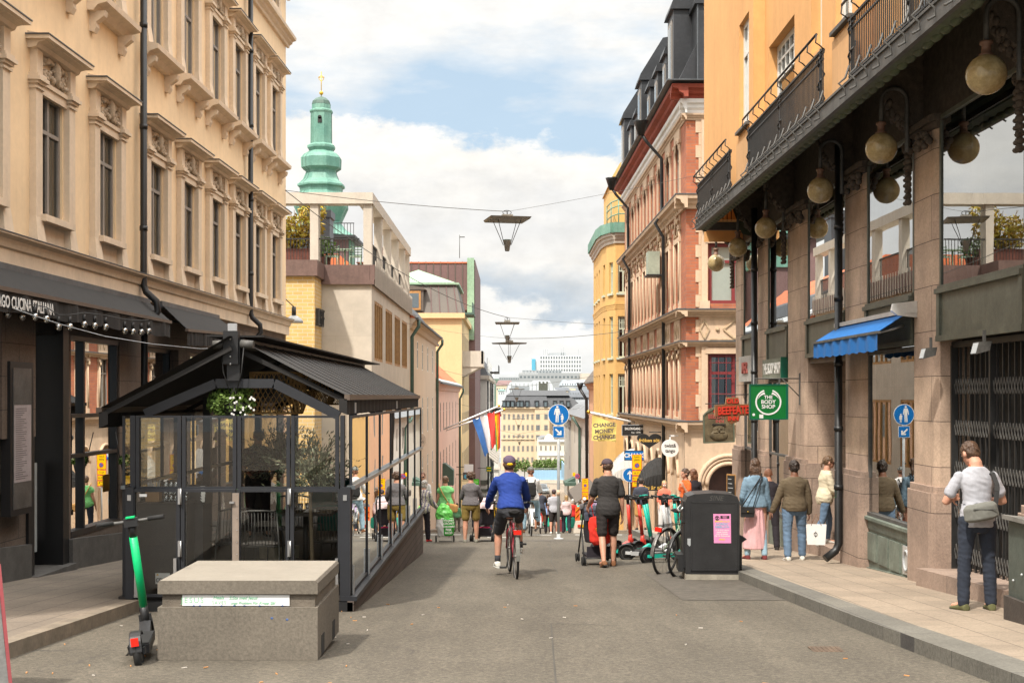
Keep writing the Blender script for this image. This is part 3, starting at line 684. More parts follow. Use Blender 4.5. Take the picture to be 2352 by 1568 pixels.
# small floodlights under the panel
def floodlight(a, lab):
 t = thing('floodlight', lab, 'lamp', FRR.w(a, -.22, 1.98), FRR.th, 'floodlights above the lattice gate')
 m = B(); m.box(-.012, .012, 0, .03, 0, .16); m.build('bracket', 'iron_grey', t)
 m = B(); m.hexa([(-.09, -.10, -.10), (.09, -.10, -.10), (.07, .05, -.06), (-.07, .05, -.06), (-.09, -.07, .03), (.09, -.07, .03), (.07, .07, .04), (-.07, .07, .04)]); m.build('housing', 'iron_grey', t)
 m = B(); m.quad((-.08, -.104, -.09), (.08, -.104, -.09), (.08, -.075, .02), (-.08, -.075, .02)); m.build('lens', 'zinc', t)
floodlight(-15.75, 'grey floodlight under the green panel, beside the granite pier'); floodlight(-14.0, 'grey floodlight over the middle of the folding gate')
# cove, balcony slab and orange wall
m = B(); m.smooth = True
cove = [(.02, 5.82), (-.25, 5.80), (-.5, 5.74), (-.70, 5.62), (-.82, 5.45), (-.84, 5.26), (-.90, 5.10), (-1.04, 5.02), (-1.12, 5.04)]
for a0, a1 in [(-28.3+k*1.0, -27.3+k*1.0) for k in range(20)]:
 for p, q in zip(cove, cove[1:]): m.quad((a0, p[0], p[1]), (a1, p[0], p[1]), (a1, q[0], q[1]), (a0, q[0], q[1]))
m.smooth = False; m.quad(*[(-28.3, b, z) for b, z in cove]); m.quad((-28.3, 0, 4.9), (-28.3, 0, 5.8), (-28.3, -.5, 5.74), (-28.3, -.2, 4.95))
m.build('balcony_cove', 'cove_green', rb)
m = B(); m.smooth = True
for k in range(70):
 a = -28.2+k*.28; m.ell((a, -1.02, 5.03), .13, .055, .05, 8, 5)
m.build('fluted_moulding', 'cove_green', rb)
m = B(); m.box(-28.4, -8.6, -1.12, -.86, 5.12, 5.20); m.box(-28.45, -8.6, -1.18, -1.12, 5.04, 5.22); m.box(-28.4, -8.6, -1.20, -.86, 5.22, 5.25); m.box(-28.45, -28.40, -1.18, 0, 5.04, 5.22); m.build('balcony_slab', 'iron_grey', rb)
OW = -.85
oh = [(-22.2, -20.25, 5.45, 7.35), (-19.15, -18.5, 6.4, 8.6), (-15.2, -13.4, 5.45, 7.4), (-22.2, -20.25, 9, 11), (-27.8, -26.2, 12.0, 13)]
m = B(); wall(m, -29.4, -8.6, 5.25, 13.2, oh, .25, OW); m.quad((-29.4, OW, 4.9), (-29.4, 6, 4.9), (-29.4, 6, 13.2), (-29.4, OW, 13.2)); m.quad((-29.4, OW, 5.24), (-28.2, OW, 5.24), (-28.2, .5, 5.24), (-29.4, .5, 5.24)); m.quad((-29.4, OW, 13.2), (-8.6, OW, 13.2), (-8.6, 6, 13.2), (-29.4, 6, 13.2)); m.quad((-8.6, .4, -2), (-8.6, 6, -2), (-8.6, 6, 13.2), (-8.6, .4, 13.2)); m.quad((-8.6, OW, 5.25), (-8.6, .4, 5.25), (-8.6, .4, 13.2), (-8.6, OW, 13.2)); m.build('wall', 'orange_stucco', rb)
for h in oh: win(rb, (h[0]+h[1])/2, OW+.14, h[2], h[1]-h[0], h[3]-h[2], 'win_white', 'TG', fw=.10, cf=.2, cur='curtain_white')
def bay(y0, y1, ws):
 a0, a1 = -y1, -y0; m = B(); bb = OW-.20
 wall(m, a0, a1, 5.25, 13, ws, .12, bb)
 m.quad((a0, bb, 5.25), (a0, OW, 5.25), (a0, OW, 13), (a0, bb, 13)); m.quad((a1, bb, 5.25), (a1, OW, 5.25), (a1, OW, 13), (a1, bb, 13))
 m.build('bay_wall', 'orange_stucco', rb)
 m = B(); m.box(a0+.08, a1-.08, bb-.015, bb-.003, 5.32, 6.05); m.build('bay_apron', 'orange_apron', rb)
 m = B(); m.box(a0-.02, a1+.02, bb-.04, bb, 5.25, 5.32); m.build('flashing', 'lead', rb)
 for h in ws:
  win(rb, (h[0]+h[1])/2, bb+.08, h[2], h[1]-h[0], h[3]-h[2], 'win_white', 'T', fw=.09, cf=.2, cur='curtain_white')
  m = B(); m.box(h[0]-.06, h[1]+.06, bb-.07, bb, h[2]-.05, h[2]); m.build('window_sill', 'iron_grey', rb)
bay(22.55, 24.2, [(-23.9, -22.95, 6.25, 8.2), (-23.9, -22.95, 9, 11)]); bay(15.95, 17.15, [(-16.95, -16.15, 6.15, 8)])
m = B(); m.tube([(-17.25, OW-.12, 5.2), (-17.25, OW-.12, 12)], .05, 8); m.build('downpipe', 'pipe_black', rb)
def railing(y0, y1, end=False):
 a0, a1 = -y1, -y0; t = FRR.thing('balcony_railing', '', 'railing', 'iron railings along the balcony'); b = -1.15; z0 = 5.25; z1 = 6.0
 n = int((a1-a0)/.075); m = B()
 for k in range(n+1):
  a = a0+(a1-a0)*k/n; m.box(a-.0065, a+.0065, b-.0065, b+.0065, z0-.02, z1)
 if end:
  for k in range(9): m.box(a0-.009, a0+.009, b+k*.09, b+.018+k*.09, z0-.02, z1)
 m.build('vertical_bars', 'iron_black', t)
 m = B(); m.box(a0, a1, b-.018, b+.018, z1-.02, z1+.01); m.box(a0, a1, b-.012, b+.012, z1-.14, z1-.12); m.box(a0, a1, b-.012, b+.012, z0+.05, z0+.07); m.tube([(a0, b-.09, z1+.19), (a1, b-.09, z1+.19)], .018, 6)
 if end: m.box(a0-.015, a0+.015, b, b+.8, z1-.02, z1+.01); m.tube([(a0, b-.09, z1+.19), (a0-.1, b, z1+.19), (a0-.1, b+.7, z1+.19)], .018, 6)
 m.build('handrail', 'iron_black', t)
 k = int((a1-a0)/.45)
 for j in range(k+1):
  a = a0+(a1-a0)*j/k; m = B()
  m.tube([(a, b, z1), (a, b-.05, z1+.05), (a, b-.10, z1+.08), (a, b-.09, z1+.19)], .010, 5); m.build('rail_bracket', 'iron_black', t)
  m = B(); m.tube([(a, b, z0+.20), (a, b-.05, z0+.05), (a, b-.13, z0-.02), (a, b-.06, z0-.08), (a, b-.05, z0-.16), (a, b-.12, z0-.2)], .014, 5); m.build('scroll_bracket', 'iron_grey', t)
 for j in range(max(1, int((a1-a0)/1.9))+1):     # twisted ornamental posts
  a = a0+.12+(a1-a0-.24)*j/max(1, int((a1-a0)/1.9)); m = B()
  for q in range(13): m.tube([(a+.045*cos(q*1.1), b+.045*sin(q*1.1), z0+.06+q*.055), (a+.045*cos(q*1.1+1.1), b+.045*sin(q*1.1+1.1), z0+.115+q*.055)], .012, 5)
  m.box(a-.016, a+.016, b-.016, b+.016, z0-.03, z1+.03)
  m.build('twisted_post', 'iron_black', t)
 return t
for q, lab in (((24.25, 28.35, True), 'black iron balcony railing at the far rounded end of the balcony'), ((17.2, 22.5), 'black iron balcony railing in front of the tall white balcony window'), ((8.8, 15.9), 'black iron balcony railing nearest the top edge above the big globes')):
 railing(*q)['label'] = lab
# downpipes on the piers
for (y, x, zt, lab, bx) in ((20.12, 5.07, 5.3, 0, 0), (26.9, 5.03, 5.3, 0, 0)):
 m = B(); p = FRR; a = -y; b = -.20
 m.tube([(a, b, zt), (a, b, gz(y)+.42), (a+.02, b-.05, gz(y)+.32), (a+.06, b-.22, gz(y)+.2)], .062, 10)
 for z in (4, 2.9, 1.9, .9, 0): m.cyl((a, b, z), (a, b, z+.07), .073)
 m.build('downpipe', 'pipe_black', rb)
 m = B(); r = random.Random(int(y))
 for k in range(5 if y > 21 else 4):
  z = (1.35, .3, -.02, -.12, .62)[k]; m.cur = k % 3; m.tube([(a+.066*cos(t), b+.066*sin(t), z) for t in (pi*1.15, pi*1.4, pi*1.65)], .002, 4)
  m.quad(*[(a+.066*cos(t), b-abs(.066*sin(t)), z+dz) for t, dz in ((pi*1.2, 0), (pi*1.75, 0), (pi*1.75, .13), (pi*1.2, .13))])
 m.build('stickers', [M('sticker_green', (.05, .42, .12), .6), M('sticker_white', (.7, .7, .68), .6), M('sticker_teal', (.08, .30, .33), .6)], rb)
# globe street lamps on swan-neck arms
M('globe_glass', (.40, .28, .11), .14, .3, 4.5, 30, .25, c2=(.60, .48, .26))
LAMPS = [(13.0, 4.63, 'largest and nearest globe lamp, at the top right corner'), (16.7, 4.60, 'second nearest globe lamp, over the blue awning'), (20.0, 4.58, 'third nearest globe lamp, beside the black drainpipe'),
   (24.3, 4.56, 'fourth globe lamp, above the recessed doorway pier'), (27.3, 4.54, 'fifth globe lamp, near the far end of the balcony'), (30.2, 4.51, 'farthest and smallest globe lamp, hanging in front of the red framed window')]
lp = None
for (y, z, lab) in LAMPS:
 if lp is None:
  lp = thing('globe_lamp', '', 'street lamp', (0, 0, 0), 0, 'globe lamps on swan-neck arms along the granite piers')
  m = B(); m.ell((0, 0, 0), .2, n=24, m=16); m.build('globe', 'globe_glass', lp)
  m = B(); m.lathe([(.075, .175), (.075, .20), (.05, .21), (.045, .29), (.065, .30), (.065, .33), (.03, .34)], n=14); m.build('fitter', M('copper_fit', (.22, .12, .08), .5), lp)
  m = B(); m.tube([(0, 0, .32), (0, 0, .60)]+[(.165-.165*cos(t), 0, .60+.165*sin(t)) for t in [pi*k/10 for k in range(1, 11)]]+[(.33, 0, .02), (.33, 0, -.05)], .028, 10); m.build('swan_neck_arm', 'iron_grey', lp)
  m = B(); m.tube([(.33, 0, 0), (.50, 0, -.01)], .009, 6); m.build('wall_tie', 'iron_black', lp)
  l = lp
 else: l = copytree(lp)
 l.location = (4.72, y, z); l['label'] = 'yellowed '+lab
 l.scale = (1.0, 1.0, 1.0)
lp.location = (4.72, 13.0, 4.63)
# small sun blind
ba = FRR.thing('blue_awning', 'short bright blue awning with white end cap over the shop window', 'awning')
M('awning_blue', (.006, .135, .43), .7, .08, 3, 50, .1)
m = B(); n = 12
for i in range(n):
 a0 = -20.35+3.5*i/n; a1 = -20.35+3.5*(i+1)/n
 m.quad((a0, -.16, 2.50), (a1, -.16, 2.50), (a1, -.52, 2.27), (a0, -.52, 2.27)); m.quad((a0, -.16, 2.49), (a1, -.16, 2.49), (a1, -.52, 2.26), (a0, -.52, 2.26))
m.build('canopy', 'awning_blue', ba)
m = B(); pv = None
for i in range(61):
 a = -20.35+3.5*i/60; b = -.53+.010*sin(i*.8)
 if pv: m.quad((pv[0], pv[1], 2.25), (a, b, 2.25), (a, b, 2.02+.01*sin(i)), (pv[0], pv[1], 2.02+.01*sin(i-1)))
 pv = (a, b)
m.build('valance', 'awning_blue', ba)
m = B(); m.box(-20.4, -16.75, -.20, -.02, 2.50, 2.56); m.build('cassette', 'alu', ba)
m = B(); m.box(-20.37, -16.83, -.545, -.50, 2.24, 2.275); m.build('front_rail', 'iron_grey', ba)
m = B(); m.prism([(-.02, 2.44), (-.30, 2.47), (-.38, 2.53), (-.36, 2.62), (-.02, 2.66)], -16.82, -16.76, 'yz'); m.build('end_cap', 'alu', ba)
for a in (-19.9, -17.2):
 m = B(); m.tube([(a, -.1, 2.36), (a+.25, -.32, 2.30), (a, -.5, 2.25)], .016, 6); m.build('folding_arm', 'zinc', ba)
# electrical cabinet at the frame edge
ec = thing('utility_cabinet', 'dark green street utility cabinet at the right frame edge', 'cabinet', (4.60, 11.0, gz(12.1)+.12))
m = B(); m.prism([(0.02, .22), (.62, .22), (.62, .86), (.02, .93)], 0, 1.15, 'xz'); m.build('body', M('cab_green', (.085, .10, .085), .55, .3, 2.5, 40, .15, stain=.6), ec)
m = B(); m.box(-.02, .64, -.02, 1.17, -.3, .22); m.build('base', M('cab_base', (.06, .048, .04), .8, .3, 4, 40, .3, stain=.5), ec)
m = B(); m.prism([(-.03, .93), (.66, .86), (.66, .90), (-.03, .97)], -.03, 1.18, 'xz'); m.build('lid', M('cab_lid', (.20, .19, .17), .8, .3, 3), ec)
m = B()
for k in range(5): m.ell((.005, .2+k*.2, .38+.08*(k % 2)), .012, n=6, m=4)
m.build('bolts', 'zinc', ec)
# ------------------------------------------------------------ right: brick and sandstone corner building
F2 = Fr(6.02, 0, atan2(-1, .01))
b2 = F2.thing('brick_building', 'ornate sandstone and red brick corner building with black mansard roof and red cornice', 'building')
YC, YE = 42.0, 62.5
BC = [43.9+2.42*k for k in range(8)]      # bay centres along the street
ww = .50
hs = []
for c in BC: hs += [(-c-ww, -c+ww, .95, 3.0), (-c-ww, -c+ww, 4.5, 6.55), (-c-ww, -c+ww, 8.15, 9.9)]
m = B(); wall(m, -YE, -YC, .6, 10.45, hs, .22)
eh = [(.72, 2.35, .75, 2.80), (.72, 2.35, 4.42, 6.35), (.85, 2.2, 8.1, 9.75), (3.2, 4.8, .75, 2.8), (3.2, 4.8, 4.42, 6.35)]
wall(m, 0, 6, .6, 10.45, eh, -.22, -YC, x=True)
m.quad((-YE, 0, -8), (-YE, 6, -8), (-YE, 6, 10.5), (-YE, 0, 10.5))
m.build('brick_wall', 'red_brick', b2)
# ground floor: plain stone with arches
m = B()
def archwall(m, a0, a1, z0, z1, arcs, b, x=False, th=.35):
 """sheet with round-headed openings (centre, half width, springing)"""
 q = (lambda a, d, z: (d, a, z)) if x else (lambda a, d, z: (a, d, z)); cur = a0; sg = -1 if x else 1
 for (c, r, zs) in sorted(arcs):
  m.quad(q(cur, b, z0), q(c-r, b, z0), q(c-r, b, z1), q(cur, b, z1)); n = 10
  for k in range(n):
   t0, t1 = pi-pi*k/n, pi-pi*(k+1)/n; p0 = (c+r*cos(t0), zs+r*sin(t0)); p1 = (c+r*cos(t1), zs+r*sin(t1))
   m.quad(q(p0[0], b, p0[1]), q(p1[0], b, p1[1]), q(p1[0], b, z1), q(p0[0], b, z1))
   m.quad(q(p0[0], b, p0[1]), q(p1[0], b, p1[1]), q(p1[0], b+sg*th, p1[1]), q(p0[0], b+sg*th, p0[1]))
  for e in (-r, r): m.quad(q(c+e, b, z0), q(c+e, b, zs), q(c+e, b+sg*th, zs), q(c+e, b+sg*th, z0))
  cur = c+r
 m.quad(q(cur, b, z0), q(a1, b, z0), q(a1, b, z1), q(cur, b, z1))
archwall(m, -YE, -YC, -7, .62, [(-c, .62, -1.25) for c in BC], -.06)
archwall(m, -.06, 6, -5, .62, [(1.35, .64, -1.42)], -YC+.06, x=True)
m.build('ground_floor_wall', 'cream_stone', b2)
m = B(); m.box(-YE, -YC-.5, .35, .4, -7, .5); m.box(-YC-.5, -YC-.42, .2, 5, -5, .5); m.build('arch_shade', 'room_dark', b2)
for c in BC:
 m = B(); m.tube([(-c+.70*cos(t), -.09, -1.25+.70*sin(t)) for t in [pi*k/14 for k in range(15)]], .06, 6); m.box(-c-.76, -c-.64, -.13, 0, -6, -1.25); m.box(-c+.64, -c+.76, -.13, 0, -6, -1.25); m.build('stone_arch', 'cream_stone', b2)
m = B()
for r_, w_ in ((.70, .07), (.84, .05), (.95, .08)): m.tube([(-YC+.07+.02, 1.35+r_*cos(t), -1.42+r_*sin(t)) for t in [pi*k/18 for k in range(19)]], w_, 6)
m.build('stone_arch', 'cream_stone', b2)
m = B(); m.box(-YC-.40, -YC-.36, .75, 1.95, -5, -.8); m.build('door', M('door_oak', (.06, .025, .018), .5, .3, 3), b2)
# string courses wrap the corner (front and end face)
def course(z0, z1, d, mat, name, seg=True):
 m = B(); pr = moul(z0, z1, d); m.sweep(pr, -YE-.1, -YC+d)
 m.prism([(-YC-b, z) for b, z in pr], -d, 6, 'xz') if 0 else m.raw([(-YC-b, y, z) for y in (-d, 6) for b, z in pr], [tuple(range(8)), tuple(range(15, 7, -1))]+[(i, 8+i, 8+(i+1) % 8, (i+1) % 8) for i in range(8)])
 return m.build(name, mat, b2)
for z0, z1, d in ((.28, .62, .34), (3.02, 3.18, .24), (3.98, 4.2, .34), (7.45, 7.86, .38), (10.3, 10.5, .16)): course(z0, z1, d, 'cream_stone', 'string_course')
course(10.5, 10.95, .22, 'white_paint', 'white_frieze'); course(10.95, 11.36, .52, 'cornice_red', 'red_cornice')
for z, d in ((.622, .36), (4.202, .36), (3.182, .26), (7.862, .40), (11.43, .70)):
 m = B(); m.box(-YE-.12, -YC+d, -d, 0, z, z+.035); m.box(-YC-.1, -YC+d, 0, 6, z, z+.035); m.build('lead_flashing', 'lead', b2)
def stonebits():
 """window surround of one bay: pilasters, lintels, panels and heads, centred on x=0"""
 m = B()
 for s in (-1, 1):
  for (z0, z1) in ((.66, 3.02), (4.24, 7.45), (7.9, 10.3)):
   m.box(s*.52, s*.70, -.10, 0, z0, z1); m.box(s*.48, s*.75, -.14, 0, z0, z0+.28); m.box(s*.47, s*.76, -.17, 0, z1-.5 if z0 > 4 else z1-.18, z1-.38 if z0 > 4 else z1-.08)
  m.cyl((s*.61, -.13, z0*0+4.6), (s*.61, -.13, 6.55), .055, .05, 8); m.cyl((s*.61, -.13, 1.0), (s*.61, -.13, 2.8), .055, .05, 8)
  m.prism([(s*.5, 7.0), (s*.72, 6.75), (s*.72, 6.55), (s*.5, 6.55)], -.14, 0, 'xz')
 m.box(-.5, .5, -.12, 0, 2.98, 3.1); m.box(-.5, .5, -.13, 0, 6.55, 6.72)
 m.box(-.6, .6, -.18, 0, .62, .74); m.box(-.6, .6, -.2, 0, 4.22, 4.34); m.box(-.6, .6, -.2, 0, 7.9, 8.02); m.box(-.55, .55, -.10, 0, 9.9, 10.3)
 m.tube([(.52*cos(t), -.09, 6.74+.60*sin(t)) for t in [pi*k/12 for k in range(13)]], .07, 6)
 m.tube([(.42*cos(t), -.07, 9.62+.40*sin(t)) for t in [pi*k/12 for k in range(13)]], .07, 6)
 m.box(-.72, .72, -.09, 0, 3.2, 3.98)
 m.prism([(-.1, 7.2), (.1, 7.2), (.14, 7.45), (-.14, 7.45)], -.2, 0, 'xz')
 fl_ = Matrix.Diagonal((1, .52, 1, 1)); m.xf(fl_); o = m.build('stone_surround', 'cream_stone', b2)
 m = B(); r = random.Random(2)
 for cx in (-.42, 0, .42):
  m.bar((cx-.12, -.11, 3.6), (cx, -.11, 3.82), .035); m.bar((cx, -.11, 3.82), (cx+.12, -.11, 3.6), .035); m.bar((cx+.12, -.11, 3.6), (cx, -.11, 3.36), .035); m.bar((cx, -.11, 3.36), (cx-.12, -.11, 3.6), .035)
 for k in range(16): m.ell((r.uniform(-.3, .3), -.06, 6.80+.34*r.random()), .06, .06, .05, 6, 4)
 for s in (-1, 1):
  for z in (3.08, 7.2, 2.75): m.ell((s*.61, -.2, z), .09, .10, .11, 6, 4)
 for k in range(5): m.box(-1.1+k*.44, -.98+k*.44, -.28, -.05, 7.52, 7.66)
 m.xf(fl_); q = m.build('carving', 'cream_stone_carved', b2); return [o, q]
sb = stonebits()
for k, c in enumerate(BC):
 for q in sb:
  if k == 0: q.location = (-c, 0, 0)
  else: copytree(q, (-c, 0, 0), parent=b2)
 for z, h in ((.95, 2.05), (4.5, 2.05), (8.15, 1.75)): win(b2, -c, .05, z, 2*ww, h, 'win_brown', 'T', cur='curtain_grey')
# end face trim
m = B()
for (z0, z1) in ((.66, 3.02), (4.24, 7.45), (7.9, 10.3)):
 for (p, q) in ((.48, .68), (2.38, 2.6), (3.0, 3.2), (4.8, 5.0)): m.box(-YC, -YC+.10, p, q, z0, z1)
 m.box(-YC, -YC+.16, .42, .74, z0, z0+.25)
for k in range(24):      # toothed quoins against the brick strip
 z = .7+k*.40; m.box(-YC, -YC+.03, .30 if k % 2 else .40, .55, z, z+.39)
m.box(-YC, -YC+.12, .6, 2.45, 6.35, 6.75); m.box(-YC, -YC+.20, .5, 2.55, 6.75, 6.88); m.box(-YC, -YC+.12, .6, 2.45, 2.8, 3.0)
m.box(-YC, -YC+.06, .45, 6, 3.2, 3.98); m.build('end_trim', 'cream_stone', b2)
m = B()
for cx in (.58, 1.55, 2.55, 3.5):
 r_ = .30 if cx > 1 else .12
 m.bar((-YC+.08, cx-r_*1.2, 3.58), (-YC+.08, cx, 3.88), .05); m.bar((-YC+.08, cx, 3.88), (-YC+.08, cx+r_*1.2, 3.58), .05); m.bar((-YC+.08, cx+r_*1.2, 3.58), (-YC+.08, cx, 3.28), .05); m.bar((-YC+.08, cx, 3.28), (-YC+.08, cx-r_*1.2, 3.58), .05)
for cx in (1.0, 2.08): m.ell((-YC+.08, cx, 3.58), .06, .07, .07, 8, 5)
m.box(-YC+.05, -YC+.08, .75, 2.9, 3.24, 3.28); m.box(-YC+.05, -YC+.08, .75, 2.9, 3.9, 3.94)
m.build('diamond_relief', 'cream_stone_carved', b2)
win(b2, -YC-.1, 1.535, 4.42, 1.6, 1.92, 'win_red', 'TM', rz=pi/2, cur=None, fw=.1); win(b2, -YC-.1, 1.535, .75, 1.6, 2.04, 'win_red', 'TM', rz=pi/2, cur='curtain_white', fw=.1, cf=.3)
win(b2, -YC-.1, 1.525, 8.1, 1.35, 1.65, 'win_brown', 'TM', rz=pi/2)
m = B(); m.box(-YC-.2, -YC-.17, .8, 2.28, 4.5, 6.3); m.build('roller_blind', 'blind_white', b2)
m = B()
for k in range(7): y = .78+k*.25; m.box(-YC+.0, -YC+.02, y, y+.018, .78, 2.78)
for z in (1.0, 1.5, 2.0, 2.5): m.box(-YC-.005, -YC+.025, .72, 2.35, z, z+.025)
m.build('window_grille', 'win_red', b2)
# roof: steep black mansard with dormers
m = B(); m.prism([(0-.3, 11.46), (1.25, 14.6), (6, 15.4), (6, 11.46)], -YE, -YC, 'yz'); m.build('mansard_roof', 'roof_black', b2)
for k, c in enumerate(BC):
 big = k in (0, 4, 7); h = 1.9 if not big else 2.7; wdt = .55 if not big else .75; d0 = -.15 if not big else -.25
 m = B(); m.box(-c-wdt, -c+wdt, d0, 1.8, 11.5, 11.5+h)
 rf = [(d0-.12, 11.5+h), (d0-.05, 11.5+h+.25), (.6, 11.5+h+(.55 if not big else 1.7)), (1.8, 11.5+h+(.55 if not big else 1.9)), (1.8, 11.5+h)]
 m.prism(rf, -c-wdt-.1, -c+wdt+.1, 'yz'); o = m.build('dormer', 'roof_black', b2)
 q = B(); q.box(-c-wdt*.6, -c+wdt*.6, d0-.03, d0, 11.8, 11.5+h-.25); q.build('dormer_window', 'win_brown', o)
 q = B(); q.box(-c-wdt*.45, -c+wdt*.45, d0-.04, d0-.03, 11.95, 11.5+h-.4); q.build('pane', 'glass_dark', o)
m = B(); m.box(-YC-1.7, -YC+.1, .35, 1.9, 11.46, 14.0); m.box(-YC-1.8, -YC+.22, .25, 2.0, 14.0, 14.15); m.prism([(.3, 14.15), (.75, 15.4), (2, 15.9), (2, 14.15)], -YC-1.75, -YC+.15, 'yz'); o = m.build('corner_turret', 'roof_black', b2)
q = B(); q.box(-YC+.10, -YC+.12, .7, 1.5, 12.2, 13.5); q.build('pane', 'glass_dark', o)
m = B()
for x in (.35, .8, 1.3, 1.9): m.box(-YC+.1, -YC+.14, x-.02, x+.02, 11.5, 14)
m.build('seam', 'lead', o)
for (a, ) in ((-58.8,), (-46.6,)):
 m = B(); m.lathe([(.10, -.3), (.26, .2), (.28, .25)], (a, -.95, 11.0), 8); m.tube([(a, -.95, 10.8), (a, -.75, 10.5), (a, -.22, 9.9), (a, -.20, 7.95), (a, -.45, 7.6), (a, -.16, 7.1), (a, -.14, -6)], .06, 8); m.build('downpipe', 'pipe_black', b2)
m = B(); m.box(-48.6, -47.9, -.55, -.12, 5.9, 6.75); o = m.build('air_conditioner', M('ac_green', (.34, .38, .30), .6, .2), b2)
m = B(); m.box(-48.7, -47.8, -.6, 0, 5.84, 5.9); m.build('bracket', 'iron_black', o)
# ------------------------------------------------------------ right: ochre house with round bay
t = thing('ochre_building', 'ochre yellow house with rounded bay, tall green curtained windows and green copper parapet', 'building', (4.6, 65, 0))
plan = [(6.9, 64.6), (5.12, 64.6), (4.76, 65.7), (4.62, 67.3), (4.62, 74)]
segs = list(zip(plan, plan[1:]))
ZR = [(-7, -5), (.55, 2.55), (3.35, 5.4), (6.55, 8.1)]
for si, (p, q) in enumerate(segs):
 d = Vector((q[0]-p[0], q[1]-p[1])); ln = d.length; th = atan2(-d.y, -d.x)    # facade frame runs from far/left to right as seen from outside
 base = Vector((q[0], q[1], 0))
 def loc(mb):
  mb.xf(Matrix.Translation(base) @ Matrix.Rotation(th, 4, 'Z')); return mb
 cs = {0: [ln*.25, ln*.66], 1: [ln*.5], 2: [ln*.5], 3: [1.2, 3.0, 4.8]}[si]; w = {0: .52, 1: .5, 2: .6, 3: .8}[si]
 if si == 0: cs = [.38, 1.2]; w = .52
 hh = [(c-w/2, c+w/2, z0, z1) for c in cs for z0, z1 in ZR[1:]]
 m = B(); wall(m, 0, ln, -7, 9.2, hh, .15); loc(m).build('wall', 'ochre_render', t, world=True)
 for h in hh:
  P_ = base+Vector((cos(th)*(h[0]+h[1])/2-sin(th)*.1, sin(th)*(h[0]+h[1])/2+cos(th)*.1, h[2]))-t.location
  win(t, P_.x, P_.y, P_.z, w, h[3]-h[2], 'win_green', 'TGM' if si == 0 else 'TM', rz=th, cur='curtain_green', fw=.07, cf=.08)
  m = B(); m.box(h[0]-.08, h[1]+.08, -.08, .0, h[2]-.1, h[2]); loc(m).build('window_sill', 'win_green', t, world=True)
 for z0, z1, d_ in ((5.75, 6.05, .05), (9.0, 9.5, .25)):
  m = B(); m.sweep(moul(z0, z1, d_), -.05, ln+.05); loc(m).build('cornice', 'concrete_light' if z0 > 8 else 'ochre_render', t, world=True)
 m = B(); m.box(-.1, ln+.1, -.32, .0, 9.5, 10.0); loc(m).build('copper_parapet', 'copper_green', t, world=True)
m = B(); m.raw([(x, y, 9.6) for x, y in plan]+[(12, 74, 9.6), (12, 64.6, 9.6)], [tuple(range(7))]); m.build('roof', 'copper_dark', t, world=True)
m = B(); m.box(5.2, 9, 66.5, 74, 9.6, 12.6); m.prism([(5.1, 12.6), (5.5, 13.3), (6.2, 13.8), (9, 13.8), (9, 12.6)], 66.4, 74, 'xz'); m.build('upper_storey', 'ochre_render', t, world=True)
m = B()
for z in (10.5, 10.9, 11.2): m.tube([(6.6, 64.9, z), (5.3, 64.9, z), (5.0, 65.9, z), (4.9, 67.4, z)], .03, 6)
for x, y in ((6.6, 64.9), (6.0, 64.9), (5.3, 64.9), (5.0, 65.9), (4.9, 67.4)): m.cyl((x, y, 9.9), (x, y, 11.2), .03, n=6)
m.build('roof_railing', 'copper_green', t, world=True)
def sidehouse(name, label, x, y0, y1, zt, rmat, wmat, cols, rows, w, roof=None, left=True, eave=.35, depth=9., wm='win_brown', dx=0., front=True, trim=None, simple=True, style='T', cur=None):
 """house whose street face looks across the street, y0..y1"""
 fr = Fr(x, y0, pi/2) if left else Fr(x, y1, -pi/2)
 t = fr.thing(name, label, 'building'); Ln = y1-y0; zb = gz(y1)-1.5
 tr = (lambda y: y-y0) if left else (lambda y: y1-y)
 hs = [(tr(c)-w/2, tr(c)+w/2, z0, z1) for c in cols for (z0, z1) in rows]
 m = B(); wall(m, 0, Ln, zb, zt, hs, .16)
 for a in (0, Ln): m.quad((a, 0, zb), (a, depth, zb), (a, depth, zt), (a, 0, zt))
 m.build('wall', wmat, t)
 for h in hs: win(t, (h[0]+h[1])/2, .01, h[2], w, h[3]-h[2], wm, style, simple=simple, cur=cur, gl='glass_dark' if not simple else 'far_window', fw=.06)
 m = B(); m.sweep([(0, zt-.5), (-eave*.3, zt-.42), (-eave*.5, zt-.2), (-eave, zt-.05), (-eave, zt+.03), (0, zt+.06)], -.1, Ln+.1); m.build('eaves_moulding', trim or wmat, t)
 m = B(); m.box(-.15, Ln+.15, -eave-.12, -eave+.02, zt-.02, zt+.08); m.build('gutter', 'lead', t)
 if roof:
  m = B(); m.prism([(b, zt+z) for b, z in roof], -.1, Ln+.1, 'yz'); m.build('roof', rmat, t)
 return t, fr
